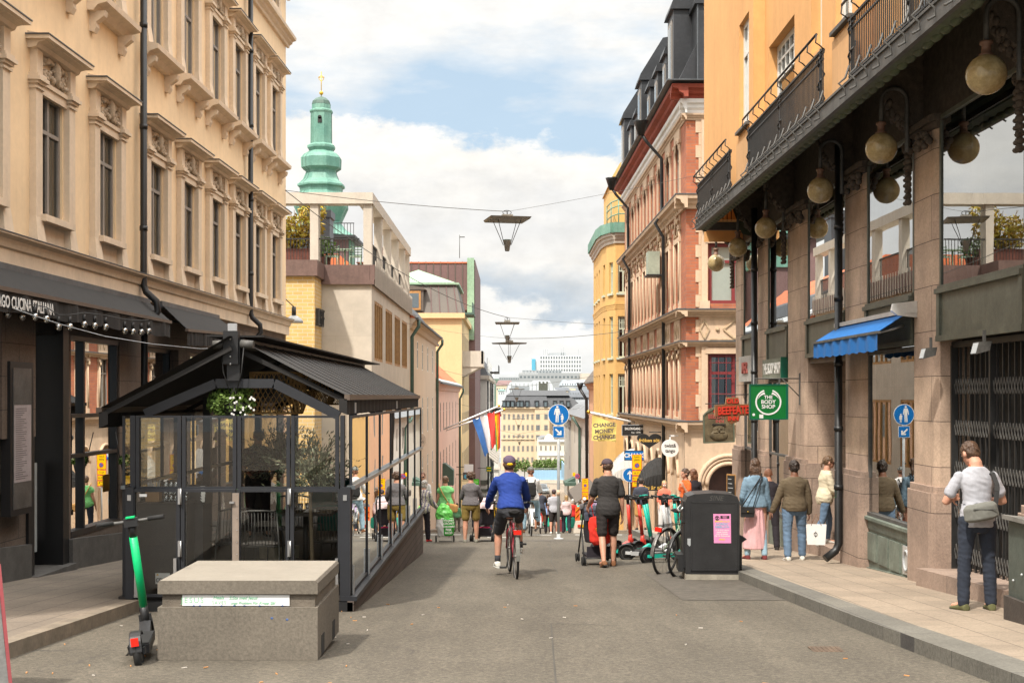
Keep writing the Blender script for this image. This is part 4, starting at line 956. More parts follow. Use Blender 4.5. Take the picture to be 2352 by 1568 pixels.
# ------------------------------------------------------------ left: concrete pergola building
fp = Fr(-5.05, 47, pi/2)
pb = fp.thing('terrace_building', 'pale stone office building with concrete pergola roof terrace and tall oak windows', 'building')
ZT = 5.45
wc = [(1.0, 3.9), (5.2, 8.0), (9.2, 11.9), (13.0, 15.8)]
m = B(); hh = [(a, b_, z0, z1) for a, b_ in wc for z0, z1 in ((2.75, 4.95), (-1.3, 1.3))]
wall(m, 0, 17.4, -8, ZT, hh, .3); m.quad((0, 0, -6), (0, 4.2, -6), (0, 4.2, ZT), (0, 0, ZT)); m.build('wall', 'limestone_panel', pb)
for h in hh:
 n = 4; m = B(); w = h[1]-h[0]
 for k in range(n+1): x = h[0]+w*k/n; m.box(x-.05, x+.05, .0, .05, h[2], h[3])
 m.box(h[0], h[1], .01, .2, h[2], h[2]+.1); m.box(h[0], h[1], .01, .2, h[3]-.1, h[3]); o = m.build('oak_window', 'win_oak', pb)
 m = B(); m.quad((h[0], .045, h[2]), (h[1], .045, h[2]), (h[1], .045, h[3]), (h[0], .045, h[3])); m.build('pane', 'glass_shop', o)
 m = B(); m.box(h[0], h[1], .8, .85, h[2], h[3]); m.build('dim_room', 'room_dark', o)
m = B(); m.box(-.12, 17.5, -.10, 4.2, ZT, ZT+.16); m.box(-.12, 17.5, -.12, .05, ZT+.16, 6.15); m.box(-.12, .05, .06, 4.4, ZT+.16, 6.15); m.build('copper_band', 'copper_brown', pb)
m = B()
for k in range(50): a = .05+k*.35; m.box(a, a+.06, -.145, -.121, ZT-.05, 6.3)
m.build('vertical_fins', 'concrete_light', pb)
# pergola
m = B()
for a in (0., 3.6, 7.2, 10.8, 14.4, 17.0): m.box(a, a+.4, .0, .30, 6.1, 8.35)
m.box(-.1, 17.6, -.05, .50, 8.35, 8.75); m.box(0, .5, 1.92, 2.22, 6.1, 8.35); m.box(0, .5, 5.6, 6.05, 6.1, 8.35); m.box(-.1, .52, .50, 7, 8.35, 8.75)
m.build('pergola_frame', 'concrete_light', pb)
m = B()
for b_ in [.5+.11*k for k in range(56)]: m.box(.10, .12, b_, b_+.02, 6.15, 7.1)
m.box(.08, .14, .45, 7, 7.08, 7.13)
for k in range(150): a = .6+k*.11; m.box(a, a+.02, .2, .22, 6.15, 7.1)
m.box(.5, 17.2, .17, .24, 7.08, 7.13)
m.build('terrace_railing', 'iron_black', pb)
m = B(); m.box(.3, 17, .5, 7, 6.0, 6.08); m.build('terrace_floor', 'concrete_light', pb)
m = B(); m.box(-1.7, -.02, 1.8, 7, -6, 5.6)
m.build('brick_wing', 'yellow_brick', pb)
m = B(); m.box(-1.85, -.13, 1.68, 7, 5.6, 6.15); m.build('copper_band', 'copper_brown', pb)
m = B()
for k in range(4): a = -1.5+k*.36; m.box(a, a+.06, 1.66, 1.78, 3.9, 4.5); m.box(a+.06, a+.25, 1.66, 1.78, 3.9+.27*(k % 2), 3.97+.27*(k % 2)); m.box(a+.06, a+.25, 1.66, 1.78, 4.43, 4.5)
m.build('facade_letters', 'iron_black', pb)
m = B(); m.box(-1.73, -1.70, 2.9, 3.4, 1.0, 4.3); m.build('door', 'win_red', pb)
# terrace plants and furniture
def leafcloud(m, c, rx, ry, rz, n, s, rnd, shell=.35, flat=.5, droop=0.):
 for _ in range(n):
  while True:
   p = Vector((rnd.uniform(-1, 1), rnd.uniform(-1, 1), rnd.uniform(-1, 1)))
   if p.length <= 1: break
  if p.length < shell: p *= 1.4
  w = Vector((p.x*rx, p.y*ry, p.z*rz))+Vector(c)
  d = Vector((rnd.gauss(0, 1), rnd.gauss(0, 1), rnd.gauss(0, 1)-droop)).normalized(); e = d.cross(Vector((rnd.gauss(0, 1), rnd.gauss(0, 1), rnd.gauss(0, 1)))).normalized()
  L_ = s*rnd.uniform(.6, 1.3); W_ = L_*flat*.5
  m.quad(w-d*L_*.5, w+e*W_, w+d*L_*.5, w-e*W_)
def terr(x, y, z): return Vector((x, y, z))
t = thing('planter_tree', 'autumn coloured sumac in a red wooden tub on the pergola terrace', 'tree', (-7.9, 48.3, 6.1))
m = B(); m.prism([(-.85, 0), (.75, 0), (.85, .75), (-.95, .75)], -.4, .4, 'xz'); m.build('wooden_tub', 'terracotta_wood', t)
m = B(); r = random.Random(4)
for k in range(9): m.tube([(r.uniform(-.4, .4), 0, .7), (r.uniform(-.6, .6), r.uniform(-.2, .2), 1.5), (r.uniform(-.9, .9), r.uniform(-.3, .3), 2.2)], [.04, .03, .01], 6)
m.build('branches', 'bark', t)
m = B(); leafcloud(m, (-.1, 0, 1.5), 1.1, .6, .6, 700, .22, r, 0, .4); leafcloud(m, (.5, 0, 2.2), .55, .4, .5, 260, .22, r, 0, .4); leafcloud(m, (-.3, 0, 1.0), .8, .5, .3, 250, .2, r, 0, .5); m.build('foliage', 'autumn_leaf', t)
t = thing('potted_bush', 'small rusty green bush beside the middle terrace post', 'plant', (-6.95, 48.2, 6.1))
m = B(); m.lathe([(.2, 0), (.28, .45)], n=12); m.build('pot', 'terracotta_wood', t)
m = B(); leafcloud(m, (0, 0, .8), .45, .4, .45, 320, .16, r, 0, .5); m.build('foliage', 'foliage', t)
for i, (x, lab) in enumerate(((-6.6, 'pale green terrace chair next to the rusty bush'), (-5.75, 'pale green terrace chair at the right terrace post'))):
 t = thing('terrace_chair', lab, 'chair', (x, 48.0, 6.1), 0, 'terrace chairs'); m = B()
 for a, b_ in ((-.2, -.2), (.2, -.2), (-.2, .2), (.2, .2)): m.cyl((a, b_, 0), (a, b_, .45), .018, n=6)
 m.build('legs', M('pale_green', (.35, .48, .36), .6), t); m = B()
 m.box(-.23, .23, -.22, .22, .44, .47); m.build('seat', 'pale_green', t); m = B()
 for k in range(4): m.box(-.22, .22, .2, .22, .52+k*.1, .56+k*.1)
 m.box(-.22, -.19, .2, .23, .45, .9); m.box(.19, .22, .2, .23, .45, .9); m.build('backrest', 'pale_green', t)
t = thing('terrace_table', 'pale green slatted table between the terrace chairs', 'table', (-6.15, 48.05, 6.1)); m = B(); m.box(-.3, .3, -.3, .3, .70, .73); m.build('tabletop', 'pale_green', t); m = B(); m.cyl((0, 0, 0), (0, 0, .7), .03); m.build('pedestal', 'pale_green', t)
# ------------------------------------------------------------ left: old houses down the hill
t4, f4 = sidehouse('beige_house', 'narrow beige old house with orange tiled roof beside the pergola building', -5.08, 64.6, 87, 5.25, 'tile_orange', 'beige_render',
    [66.6, 70.2, 74.2, 78.8, 83.6], [(2.9, 4.4), (-.7, 1.4), (-4.1, -2.0)], .95, [(-.3, 0.05), (1.4, 1.5), (3.5, 3.2), (8, 3.2), (8, 0)], wm='win_white')
m = B(); m.prism([(.0, 5.5), (.9, 6.7), (1.5, 7.0), (2.0, 6.7), (1.0, 5.9)], 2, 19, 'yz'); m.build('dark_roof_band', 'roof_black', t4)
m = B(); m.prism([(-.35, 5.3), (.5, 5.9), (.5, 6.0), (-.35, 5.42)], 0, 22, 'yz'); m.build('zinc_roof_edge', 'zinc', t4)
for a in (.25, 22.2):
 m = B(); m.tube([(a, -.45, 5.2), (a, -.45, 4.9), (a, -.12, 4.4), (a, -.12, -9)], .09, 8); m.build('downpipe', 'copper_dark', t4)
t5, f5 = sidehouse('pink_house', 'narrow pink rendered house with orange tiled roof', -5.1, 87.3, 125, 2.3, 'tile_orange', 'pink_render',
    [89.5, 93.3, 97.5, 102, 107, 112.5, 118.5], [(-1.1, 1.0), (-4.6, -2.5), (-7.9, -5.9)], 1.0, [(-.3, .05), (1.2, 1.4), (2.8, 2.9), (8, 2.9), (8, 0)], wm='win_brown')
m = B(); m.prism([(-.35, 2.35), (.9, 3.0), (.9, 3.1), (-.35, 2.47)], 0, 37, 'yz'); m.build('zinc_roof_edge', 'zinc', t5)
m = B(); m.box(8, 11, .7, 3, 3.2, 5.2); m.box(7.6, 11.4, .4, 3.2, 5.2, 5.35); m.build('dormer', 'roof_black', t5)
m = B(); m.tube([(37.6, -.45, 2.2), (37.6, -.45, 1.9), (37.6, -.12, 1.2), (37.6, -.12, -13)], .10, 8); m.build('downpipe', 'copper_dark', t5)
m = B(); m.prism([(-.8, -4.0), (-.2, -3.5), (0, -3.5), (0, -5.0), (-.3, -5.1), (-.8, -5.1)], 8.5, 10.0, 'yz'); m.build('copper_canopy', 'copper_dark', t5)
# tall yellow house with mansard: gable looks up the street
f6 = Fr(-13.5, 130, 0)
t6 = f6.thing('yellow_mansard_building', 'tall yellow building with brown mansard roof, green copper peak and one oak framed dormer', 'building')
m = B(); m.box(0, 8.5, 0, 48, -14, 9.2); m.build('wall', 'yellow_render', t6)
m = B(); m.prism([(-.2, 9.2), (-.2, 9.7), (8.8, 9.7), (8.8, 9.2)], -.4, 48, 'xz'); m.build('eaves_cornice', 'yellow_render', t6)
m = B(); m.hexa([(-.1, -.2, 9.7), (8.6, -.2, 9.7), (8.6, 14, 9.7), (-.1, 14, 9.7), (.3, .9, 12.6), (7.9, .9, 12.6), (7.9, 13, 12.6), (.3, 13, 12.6)]); m.build('mansard_roof', 'mansard_brown', t6)
m = B()
for k in range(10):
 x = .4+k*.85; m.bar((x, -.22+.0, 9.75), (.3+(x+.1)*.90, .86, 12.6), .07, .07)
m.build('seam', 'roof_redbrown', t6)
m = B(); m.hexa([(0, .6, 12.6), (8.2, .6, 12.6), (8.2, 13, 12.6), (0, 13, 12.6), (0, .6, 12.8), (8.2, .6, 12.8), (8.2, 13, 12.8), (0, 13, 12.8)]); m.raw([(.2, .9, 12.8), (7.9, .9, 12.8), (7.9, 12, 12.8), (.2, 12, 12.8), (3.9, 4.0, 14.4), (3.9, 7, 14.4)], [(0, 1, 4), (1, 2, 5, 4), (2, 3, 5), (3, 0, 4, 5)]); m.build('copper_peak', 'copper_pale', t6)
m = B(); m.box(2.5, 4.7, -.35, 1.6, 9.9, 12.0); m.prism([(2.2, 12.0), (2.6, 12.25), (3.6, 12.42), (4.6, 12.25), (5.0, 12.0)], -.5, 1.6, 'xz'); o = m.build('dormer', 'mansard_brown', t6)
m = B(); m.box(2.75, 4.45, -.42, -.35, 10.0, 11.9); m.build('window_frame', 'win_oak', o); m = B(); m.box(2.95, 4.25, -.44, -.42, 10.2, 11.65); m.build('pane', 'far_window', o)
fs = Fr(-5.0, 130, pi/2);
for k in range(12):
 for z0 in (5.6, 1.6, -2.4, -6.4):
  win(t6, 8.52, 2.5+k*3.6, z0, 1.2, 2.2, 'win_brown', 'T', rz=pi/2, simple=True, gl='far_window')
m = B(); m.box(8.5, 10.6, 1.5, 7, 4.4, 4.7); m.box(10.4, 10.6, 1.5, 7, 4.7, 6.0); m.box(8.5, 10.6, 1.5, 1.7, 4.7, 6.0); m.prism([(8.5, 4.4), (10.4, 4.4), (8.5, 3.4)], 1.6, 6.9, 'xz'); m.build('balcony', 'concrete_light', t6)
m = B(); m.box(8.5, 9.7, .5, 6, 9.6, 9.8); m.box(9.5, 9.6, .5, 6, 9.8, 10.8); m.build('roof_balcony', 'copper_dark', t6)
f7 = Fr(-18, 152, 0); t7 = f7.thing('brown_roof_building', 'long reddish brown pitched roof with green firewall and row of thin chimney flues', 'building')
m = B(); m.prism([(0, 11.5), (0, 12), (0, 16.9), (13.0, 16.9), (13.0, 11.5)], 0, 25, 'xz'); m.build('roof', 'roof_redbrown', t7)
m = B()
for k in range(16): m.box(.3+k*.85, .38+k*.85, -.08, 0, 11.5, 17.1)
m.build('seam', 'mansard_brown', t7)
m = B(); m.box(12.8, 13.6, -.3, 0, 8, 17.5); m.build('firewall', 'copper_pale', t7)
m = B(); m.box(-.1, 12.8, -.1, .1, 16.9, 17.05); m.build('ridge', 'tile_orange', t7)
for k, (x, h) in enumerate(((5.9, 1.6), (6.35, 2.9), (6.75, 2.9), (7.15, 2.9), (7.6, 2.2))):
 m = B(); m.cyl((x-3.0, .5, 14), (x-3.0, .5, 17+h), .13, n=8); m.cyl((x-3.0, .5, 17+h), (x-3.0, .5, 17.2+h), .2, n=8); m.build('chimney_flue', 'terracotta_wood', t7)
m = B(); m.box(12.9, 13.7, 0.01, 26, -12, 17.3); m.build('side_wall', 'roof_redbrown', t7)
m = B(); m.cyl((11.9, 0, 17.5), (11.9, 0, 20.2), .04, n=5); m.box(11.9, 12.5, -.05, .05, 19.9, 20); m.build('antenna', 'iron_grey', t7)
f8 = Fr(-8, 178.5, 0); t8 = f8.thing('grey_corner_building', 'pale grey corner building with dark mansard roof far down the left side', 'building')
m = B(); m.box(0, 4.55, 0, 70, -18, 3.8); m.build('wall', 'grey_render', t8); m = B(); m.box(-.2, 4.9, -.4, 70, 3.8, 4.3); m.build('eaves_cornice', 'concrete_light', t8)
m = B(); m.hexa([(0, -.2, 4.3), (4.8, -.2, 4.3), (4.8, 70, 4.3), (0, 70, 4.3), (0, 1.5, 8.8), (3.2, 1.5, 7.6), (3.2, 70, 7.6), (0, 70, 8.8)]); m.build('mansard_roof', 'roof_black', t8)
for k in range(6): win(t8, 4.57, 4+k*9, 4.9, 1.6, 1.9, 'win_white', 'T', rz=pi/2, simple=True, gl='far_window')
for k in range(9):
 for z0 in (.6, -3.4, -7.2): win(t8, 4.57, 4+k*7, z0, 1.3, 2.2, 'win_brown', 'T', rz=pi/2, simple=True, gl='far_window')
for a in (.3, 26, 27.5, 45):
 m = B(); m.tube([(4.7, a, 3.6), (4.75, a, -15)], .13, 6); m.build('downpipe', 'pipe_black', t8)
m = B(); m.box(4.5, 6.2, 40, 44, -1.9, -1.6); m.box(6.0, 6.1, 40, 44, -1.6, -.5); m.box(4.5, 6.1, 40, 40.1, -1.6, -.5); m.build('balcony', 'iron_black', t8)
m = B(); m.box(4.5, 5.9, 30, 42, 5.2, 5.4); m.box(5.8, 5.9, 30, 42, 5.4, 6.4); m.build('roof_balcony', 'iron_black', t8)
m = B(); m.box(-.1, 4.62, -.12, 70, -10.6, -10.0); m.box(-.1, 4.62, -.10, 70, -11.6, -11.2); m.build('string_course', 'shop_bronze', t8)
# ------------------------------------------------------------ right side down the hill
t9, _ = sidehouse('peach_house', 'peach coloured house with dark roof below the ochre bay', 6.0, 74.2, 102, 2.4, 'mansard_brown', 'peach_render',
    [77, 81, 85.5, 90.5, 96], [(-1.4, .9), (-5.2, -2.9)], 1.1, [(-.5, 0), (.8, 1.6), (3, 2.2), (3, 4.6), (8, 4.6), (8, 0)], left=False)
m = B(); m.prism([(-.3, 4.0), (-.6, 4.7), (1.0, 5.6), (6, 5.6), (6, 2.0), (.1, 2.0)], 16, 27, 'yz'); m.build('upper_roof', 'mansard_brown', t9)
for a in (.3, 27.6):
 m = B(); m.lathe([(.1, -.4), (.3, .2)], (a, -.7, 2.3), 8); m.tube([(a, -.7, 2.0), (a, -.2, 1.2), (a, -.15, -9)], .12, 8); m.build('downpipe', 'pipe_black', t9)
t10, _ = sidehouse('grey_gate_house', 'low pale grey house with dark slate roof and green canopied portal on the right', 6.2, 102.3, 137, -.3, 'roof_grey', 'grey_render',
    [105.5, 110.5, 116, 122, 129], [(-3.2, -1.3)], 1.2, [(-.6, 0), (.5, .9), (3, 1.8), (8, 1.8), (8, 0)], left=False)
m = B(); m.box(7, 11, -1.1, 0, -7.2, -6.9); m.prism([(-.9, -6.9), (0, -6.5), (0, -6.9)], 6.8, 9.5, 'yz'); m.build('green_canopy', 'copper_dark', t10)
m = B()
for a in (7.3, 8.1, 10, 10.7): m.box(a, a+.35, -.7, 0, -13, -7.2)
m.build('portal_columns', 'concrete_light', t10)
m = B(); m.tube([(20, -.8, -.4), (20, -.15, -1.4), (20, -.15, -12)], .12, 8); m.build('downpipe', 'copper_dark', t10)
t11, _ = sidehouse('far_grey_house', 'small grey house at the low right end of the street', 7.6, 142, 190, -1.5, 'roof_black', 'grey_render', [146, 154, 163, 173, 184], [(-4.5, -2.6), (-8.3, -6.4)], 1.2, [(-.5, 0), (2, 1.6), (8, 1.6), (8, 0)], left=False)
m = B(); m.box(10, 26, -1.8, -.1, -8.2, -7.9) ; m.build('brown_shop_awning', 'mansard_brown', t10) if 0 else None
# ------------------------------------------------------------ church tower
ct = thing('church_tower', 'green copper church spire with gold ball and cross above the rooftops', 'tower', (-21.9, 150, 0))
z = lambda v: CH+(910-v)*.05
prof = [(4.0, z(620)), (4.0, z(552)), (4.3, z(545)), (3.1, z(530)), (2.4, z(512)), (2.75, z(497)), (3.2, z(478)), (3.15, z(462)), (2.8, z(450)), (2.5, z(442)), (2.55, z(433)), (2.8, z(430)), (2.8, z(426)), (2.15, z(414)), (1.8, z(398)), (1.85, z(394)), (2.35, z(387)), (2.4, z(365)), (2.1, z(357)), (1.4, z(348)), (1.65, z(341)), (1.65, z(336)), (1.28, z(331)), (1.25, z(262)), (1.36, z(258)), (1.36, z(255)), (1.1, z(252)), (1.1, z(241))]
m = B(); m.lathe(prof, (0, 0, 0), 8, pi/8, sm=False); m.build('copper_spire', 'copper_green', ct)
m = B()
for k in range(16):      # standing seams following the spire outline
 t_ = 2*pi*k/24
 for (r0, z0), (r1, z1) in zip(prof[5:9]+prof[12:15]+prof[15:19]+prof[22:24], prof[6:10]+prof[13:16]+prof[16:20]+prof[23:25]):
  f = lambda r: r*cos(pi/8)/cos(((t_-pi/8) % (pi/4))-pi/8)
  m.bar((f(r0)*cos(t_), f(r0)*sin(t_), z0), (f(r1)*cos(t_), f(r1)*sin(t_), z1), .045)
m.build('seams', 'copper_dark', ct)
m = B(); m.lathe([(1.12, z(241)), (1.0, z(233)), (.6, z(226)), (.1, z(222))], n=8, a0=pi/8, sm=False); m.build('cap', 'copper_dark', ct)
m = B(); m.cyl((0, 0, z(222)), (0, 0, z(165)), .05, n=6); m.ell((0, 0, z(214)), .24, n=12); m.box(-.35, .35, -.04, .04, z(178)-.04, z(178)+.04); m.tube([(.28*cos(t_), 0, z(180)+.28*sin(t_)) for t_ in [2*pi*k/12 for k in range(12)]], .04, 5, closed=True); m.build('gold_finial', 'gold', ct)
m = B(); m.box(-.22, .22, -1.26, -1.15, z(286), z(274)); m.cyl((0, -1.26, z(274)), (0, -1.1, z(274)), .22, n=10); m.build('lantern_window', 'room_dark', ct)
m = B(); m.box(-3.4, 3.4, -3.4, 3.4, -6, z(556)); m.build('brick_body', 'roof_redbrown', ct)
m = B(); m.box(-4.4, 4.4, -4.4, 4.4, z(556), z(550))
for x in [-4.2+.35*k for k in range(25)]: m.box(x, x+.06, -4.3, -4.24, z(550), z(525))
m.box(-4.3, 4.3, -4.32, -4.26, z(525), z(523)); m.build('gallery', 'iron_black', ct)
t = thing('rooftop_chimney', 'dark rooftop chimney block in front of the church tower', 'chimney', (-13.6, 92, 5)); m = B(); m.box(-1, .9, -1, 1, 0, 9.3); m.box(-1.1, 1, -1.1, 1.1, 8.9, 9.4); m.build('stack', 'roof_black', t); m = B(); m.prism([(-4.5, 0), (-4.5, 4.3), (-1, 5.4), (3, 3.7), (3, 0)], -.5, 6, 'xz'); m.build('roof', 'roof_grey', t)
# ------------------------------------------------------------ far side of the water
def blockwins(t, x0, x1, zs, n, w, h, y=-.05, mat='far_window'):
 for j, z_ in enumerate(zs):
  for k in range(n):
   win(t, x0+(x1-x0)*(k+.5)/n, y, z_, w, h, 'win_brown', 'M', simple=True, gl=mat, fw=.12)
D = 330; px = D/F
X = lambda u, d=D: (u-CX)*d/F
Zf = lambda v, d=D: CH+(HY-v)*d/F
t = thing('long_yellow_building', 'long pale yellow building with black mansard roof across the square', 'building', (0, D, 0))
m = B(); m.box(X(1151), X(1262), 0, 30, -20, Zf(938)); m.box(X(1262), X(1345), 1.5, 30, -20, Zf(940)); m.box(X(1228), X(1262), -.4, .1, -20, Zf(938)); m.build('wall', 'pale_yellow_render', t)
m = B(); m.box(X(1150), X(1263), -.6, 0, Zf(938), Zf(935)); m.box(X(1151), X(1262), -.25, 0, Zf(1009), Zf(1006)); m.box(X(1262), X(1345), 1.2, 1.5, Zf(941), Zf(938)); m.build('cornice', 'pale_yellow_render', t)
m = B(); m.hexa([(X(1150), -.6, Zf(936)), (X(1262), -.6, Zf(936)), (X(1262), 20, Zf(936)), (X(1150), 20, Zf(936)), (X(1163), 3, Zf(908)), (X(1255), 3, Zf(908)), (X(1255), 18, Zf(908)), (X(1163), 18, Zf(908))])
m.hexa([(X(1262), 1, Zf(938)), (X(1345), 1, Zf(938)), (X(1345), 20, Zf(938)), (X(1262), 20, Zf(938)), (X(1255), 3.6, Zf(908)), (X(1308), 3.6, Zf(908)), (X(1308), 18, Zf(908)), (X(1255), 18, Zf(908))])
m.hexa([(X(1161), 2.8, Zf(908)), (X(1310), 2.8, Zf(908)), (X(1310), 18, Zf(908)), (X(1161), 18, Zf(908)), (X(1180), 7, Zf(896)), (X(1300), 7, Zf(896)), (X(1300), 14, Zf(896)), (X(1180), 14, Zf(896))]); m.build('mansard_roof', 'roof_black', t)
for u in (1158, 1167, 1177, 1190, 1198, 1211, 1233, 1253, 1275, 1290, 1305):
 m = B(); m.box(X(u)-.45, X(u)+.45, -.9, 2, Zf(934), Zf(921)); m.box(X(u)-.6, X(u)+.6, -1.0, 2, Zf(921), Zf(919.5)); o = m.build('dormer', 'roof_black', t); m = B(); m.box(X(u)-.28, X(u)+.28, -.95, -.9, Zf(933), Zf(923)); m.build('pane', 'far_window', o)
for u0, u1, n, y in ((1153, 1228, 7, -.06), (1264, 1345, 6, 1.44)): blockwins(t, X(u0), X(u1), [Zf(v) for v in (963, 988, 1011, 1036, 1062)], n, .56, 1.4, y)
blockwins(t, X(1230), X(1241), [Zf(v) for v in (963, 988, 1011, 1036)], 1, 1.0, 1.4, -.46)
blockwins(t, X(1246), X(1262), [Zf(v) for v in (963, 988, 1011)], 1, .9, 1.4, -.46)
D2 = 300
t = thing('white_gabled_building', 'lower cream building with small stepped gable in front of the long yellow building', 'building', (0, D2, 0))
x0, x1 = X(1237, D2), X(1303, D2); m = B(); m.box(x0, x1, 0, 20, -19, Zf(1010, D2)); m.prism([(X(1250, D2), Zf(1010, D2)), (X(1252, D2), Zf(1002, D2)), (X(1258, D2), Zf(996, D2)), (X(1264, D2), Zf(996, D2)), (X(1270, D2), Zf(1002, D2)), (X(1273, D2), Zf(1010, D2))], 0, .6, 'xz'); m.build('wall', M('cream_far', (.74, .66, .52), .9, .05, .1), t)
m = B(); m.box(x0-.2, x1+.2, -.5, 0, Zf(1014, D2), Zf(1010, D2)); m.box(x0-.1, x1+.1, -.25, 0, Zf(1046, D2), Zf(1043, D2)); m.build('cornice', 'far_white', t)
m = B(); m.prism([(x0, Zf(1010, D2)), (x0+1, Zf(1004, D2)), (x1-1, Zf(1004, D2)), (x1, Zf(1010, D2))], 2, 18, 'xz'); m.build('roof', 'roof_grey', t)
blockwins(t, x0, x1, [Zf(1034, D2), Zf(1061, D2), Zf(1086, D2)], 6, .42, 1.1)
t = thing('left_grey_house', 'grey white house with rounded corner at the low left end of the street', 'building', (-4, 262, 0)); m = B(); m.box(-8, 1.3, 0, 20, -20, Zf(955, 262)); m.build('wall', 'grey_render', t); m = B(); m.box(-8, 1.6, -.4, 20, Zf(1078, 262), Zf(1073, 262)); m.box(-8, 1.6, -.4, 20, Zf(958, 262), Zf(955, 262)); m.build('cornice', 'concrete_light', t)
blockwins(t, -2.3, 1.1, [Zf(v, 262) for v in (985, 1020, 1050)], 1, 1.3, 1.7)
# clipped trees in front of it
tr0 = None
for i, (u, w, lab) in enumerate(((1168, 9, 'leftmost clipped tree'), (1184, 9, 'clipped tree just left of the cyclist cap'), (1205, 12, 'clipped tree right of the cyclist cap'), (1233, 10, 'clipped tree left of the sign pole, beside the gate'), (1247, 10, 'clipped tree under the small gable'), (1261, 9, 'clipped tree next to the sign pole on its left'), (1275, 9, 'clipped tree directly behind the sign pole'), (1289, 9, 'clipped tree right of the sign pole'), (1307, 9, 'rightmost clipped tree near the dark pipes'))):
 d = 268; c = Vector((X(u, d), d, Zf(1091, d)))
 t = thing('clipped_tree', lab+' in the far square', 'tree', c, 0, 'clipped trees in the far square'); r = random.Random(i)
 m = B(); m.cyl((0, 0, -.3), (0, 0, 1.6), .10, .08, 6); m.build('trunk', 'bark', t)
 m = B(); leafcloud(m, (0, 0, 2.0), w*.105, .8, 1.35, 650, .30, r, .3, .9)
 m.build('crown', 'foliage', t)
t = thing('blue_hoarding', 'long pale blue construction hoarding across the end of the street', 'fence', (X(1262, 240), 240, -14.6)); m = B(); m.box(X(1218, 240)-X(1262, 240), X(1308, 240)-X(1262, 240), -.05, .05, .7, 1.75+.75); m.build('panels', 'construction_blue', t)
m = B(); m.box(-4.5, 5, -.3, .3, -.3, .72); m.box(-4.5, 5, -.9, -.3, -.3, .25); m.build('concrete_base', 'concrete_light', t)
m = B()
for k in range(30): m.box(-4+k*.28, -3.97+k*.28, -.07, -.05, .7, 2.5)
m.build('ribs', M('blue_rib', (.25, .43, .6), .7), t)
t = thing('side_hoarding', 'short pale blue hoarding return on the right by the grey house', 'fence', (X(1312, 200), 200, -13.6)); m = B(); m.box(-.05, .05, 0, 38, .5, 3.3); m.build('panels', 'construction_blue', t)
t = thing('mesh_fence', 'site mesh fence above the blue hoarding', 'fence', (0, 250, -13)); m = B()
for k in range(60): m.box(X(1212, 250)+k*.16, X(1212, 250)+.03+k*.16, 0, .03, -.8, .7)
m.box(X(1212, 250), X(1308, 250), 0, .04, .66, .72); m.build('mesh', 'zinc', t)
m = B(); m.quad((-60, 345, -18.2), (80, 345, -18.2), (80, 420, -18.2), (-60, 420, -18.2)); tag(m.build('water', 'water'), kind='structure')
# distant roofs
def far(name, label, u0, u1, v0, v1, d, wmat, rmat=None, rv=0, wins=None, inset=4, cat='building'):
 t = thing(name, label, cat, (X(u0, d), d, 0)); w = X(u1, d)-X(u0, d); m = B(); zb = -28; m.box(0, w, 0, d*.05, zb, Zf(v0, d)); m.build('wall', wmat, t)
 if rmat: k = inset*d/F; m = B(); m.hexa([(-.3, -.3, Zf(v0, d)), (w+.3, -.3, Zf(v0, d)), (w+.3, d*.05, Zf(v0, d)), (-.3, d*.05, Zf(v0, d)), (k, d*.015, Zf(rv, d)), (w-k, d*.015, Zf(rv, d)), (w-k, d*.04, Zf(rv, d)), (k, d*.04, Zf(rv, d))]); m.build('roof', rmat, t)
 if wins:
  n, rows, ww_, hh_ = wins
  for v in rows:
   for k in range(n): win(t, w*(k+.5)/n, -.1, Zf(v, d), ww_*d/F, hh_*d/F, 'far_grey', 'M', simple=True, gl='far_window', fw=.3*d/F)
 return t, w
M('pale_roof', (.30, .34, .38), .8, .2, .05, 1, 0); M('pale_yellow_far', (.62, .52, .38), .9, .1, .05, 1, 0); M('mid_roof', (.10, .11, .125), .7, .35, .08, 1, 0)
far('tower_block', 'white grid fronted office tower on the skyline', 1240, 1335, 816, 0, 1500, 'far_white', None, 0, (16, [824, 833.5, 843, 852.5, 862], 3.4, 5.5))
t, w = far('tower_side_block', 'narrow white slab with blue glass end left of the skyline tower', 1222, 1240, 818, 0, 1520, 'far_white')
m = B(); m.box(-.4, 8*1520/F, -2, -.5, Zf(860, 1520), Zf(824, 1520)); m.build('blue_glass_front', 'far_glassblue', t)
t, w = far('tower_rooftop', 'dark plant room with thin masts on top of the skyline tower', 1262, 1300, 810, 0, 1540, 'far_grey')
for k, u in enumerate((1248, 1252, 1257, 1289, 1294, 1328)): m = B(); m.box(X(u, 1540)-X(1262, 1540), X(u, 1540)-X(1262, 1540)+.5, 0, .5, Zf(818, 1540), Zf(802 if u != 1294 else 797, 1540)); m.build('mast', 'far_grey', t)
far('grey_slab_building', 'long grey flat building with blue windows below the skyline tower', 1192, 1336, 856, 0, 900, 'far_grey', None, 0, (16, [868], 5.5, 5))
far('grey_slab_building', 'upper setback of the long grey flat building', 1200, 1290, 850, 0, 930, 'far_grey', None, 0, (12, [855.5], 3.5, 4))
far('pale_end_building', 'pale plain building right of the long grey slab', 1335, 1355, 857, 0, 880, 'concrete_light')
far('distant_grey_building', 'hazy grey low building at the far left of the skyline', 1146, 1194, 866, 0, 1000, 'far_grey', None, 0, (9, [871], 3, 3))
t = thing('white_tented_roof', 'big white scaffold tent roof over a building in the distance', 'tent', (X(1160, 420), 420, 0)); k = 420/F; m = B()
Q = lambda u, v: ((u-1160)*k, Zf(v, 420))
m.prism([Q(1158, 940), Q(1158, 900), Q(1172, 877), Q(1222, 877), Q(1226, 873), Q(1262, 873), Q(1276, 895), Q(1292, 899), Q(1292, 940)], 0, 18, 'xz'); m.build('tent_cover', 'far_white', t)
m = B()
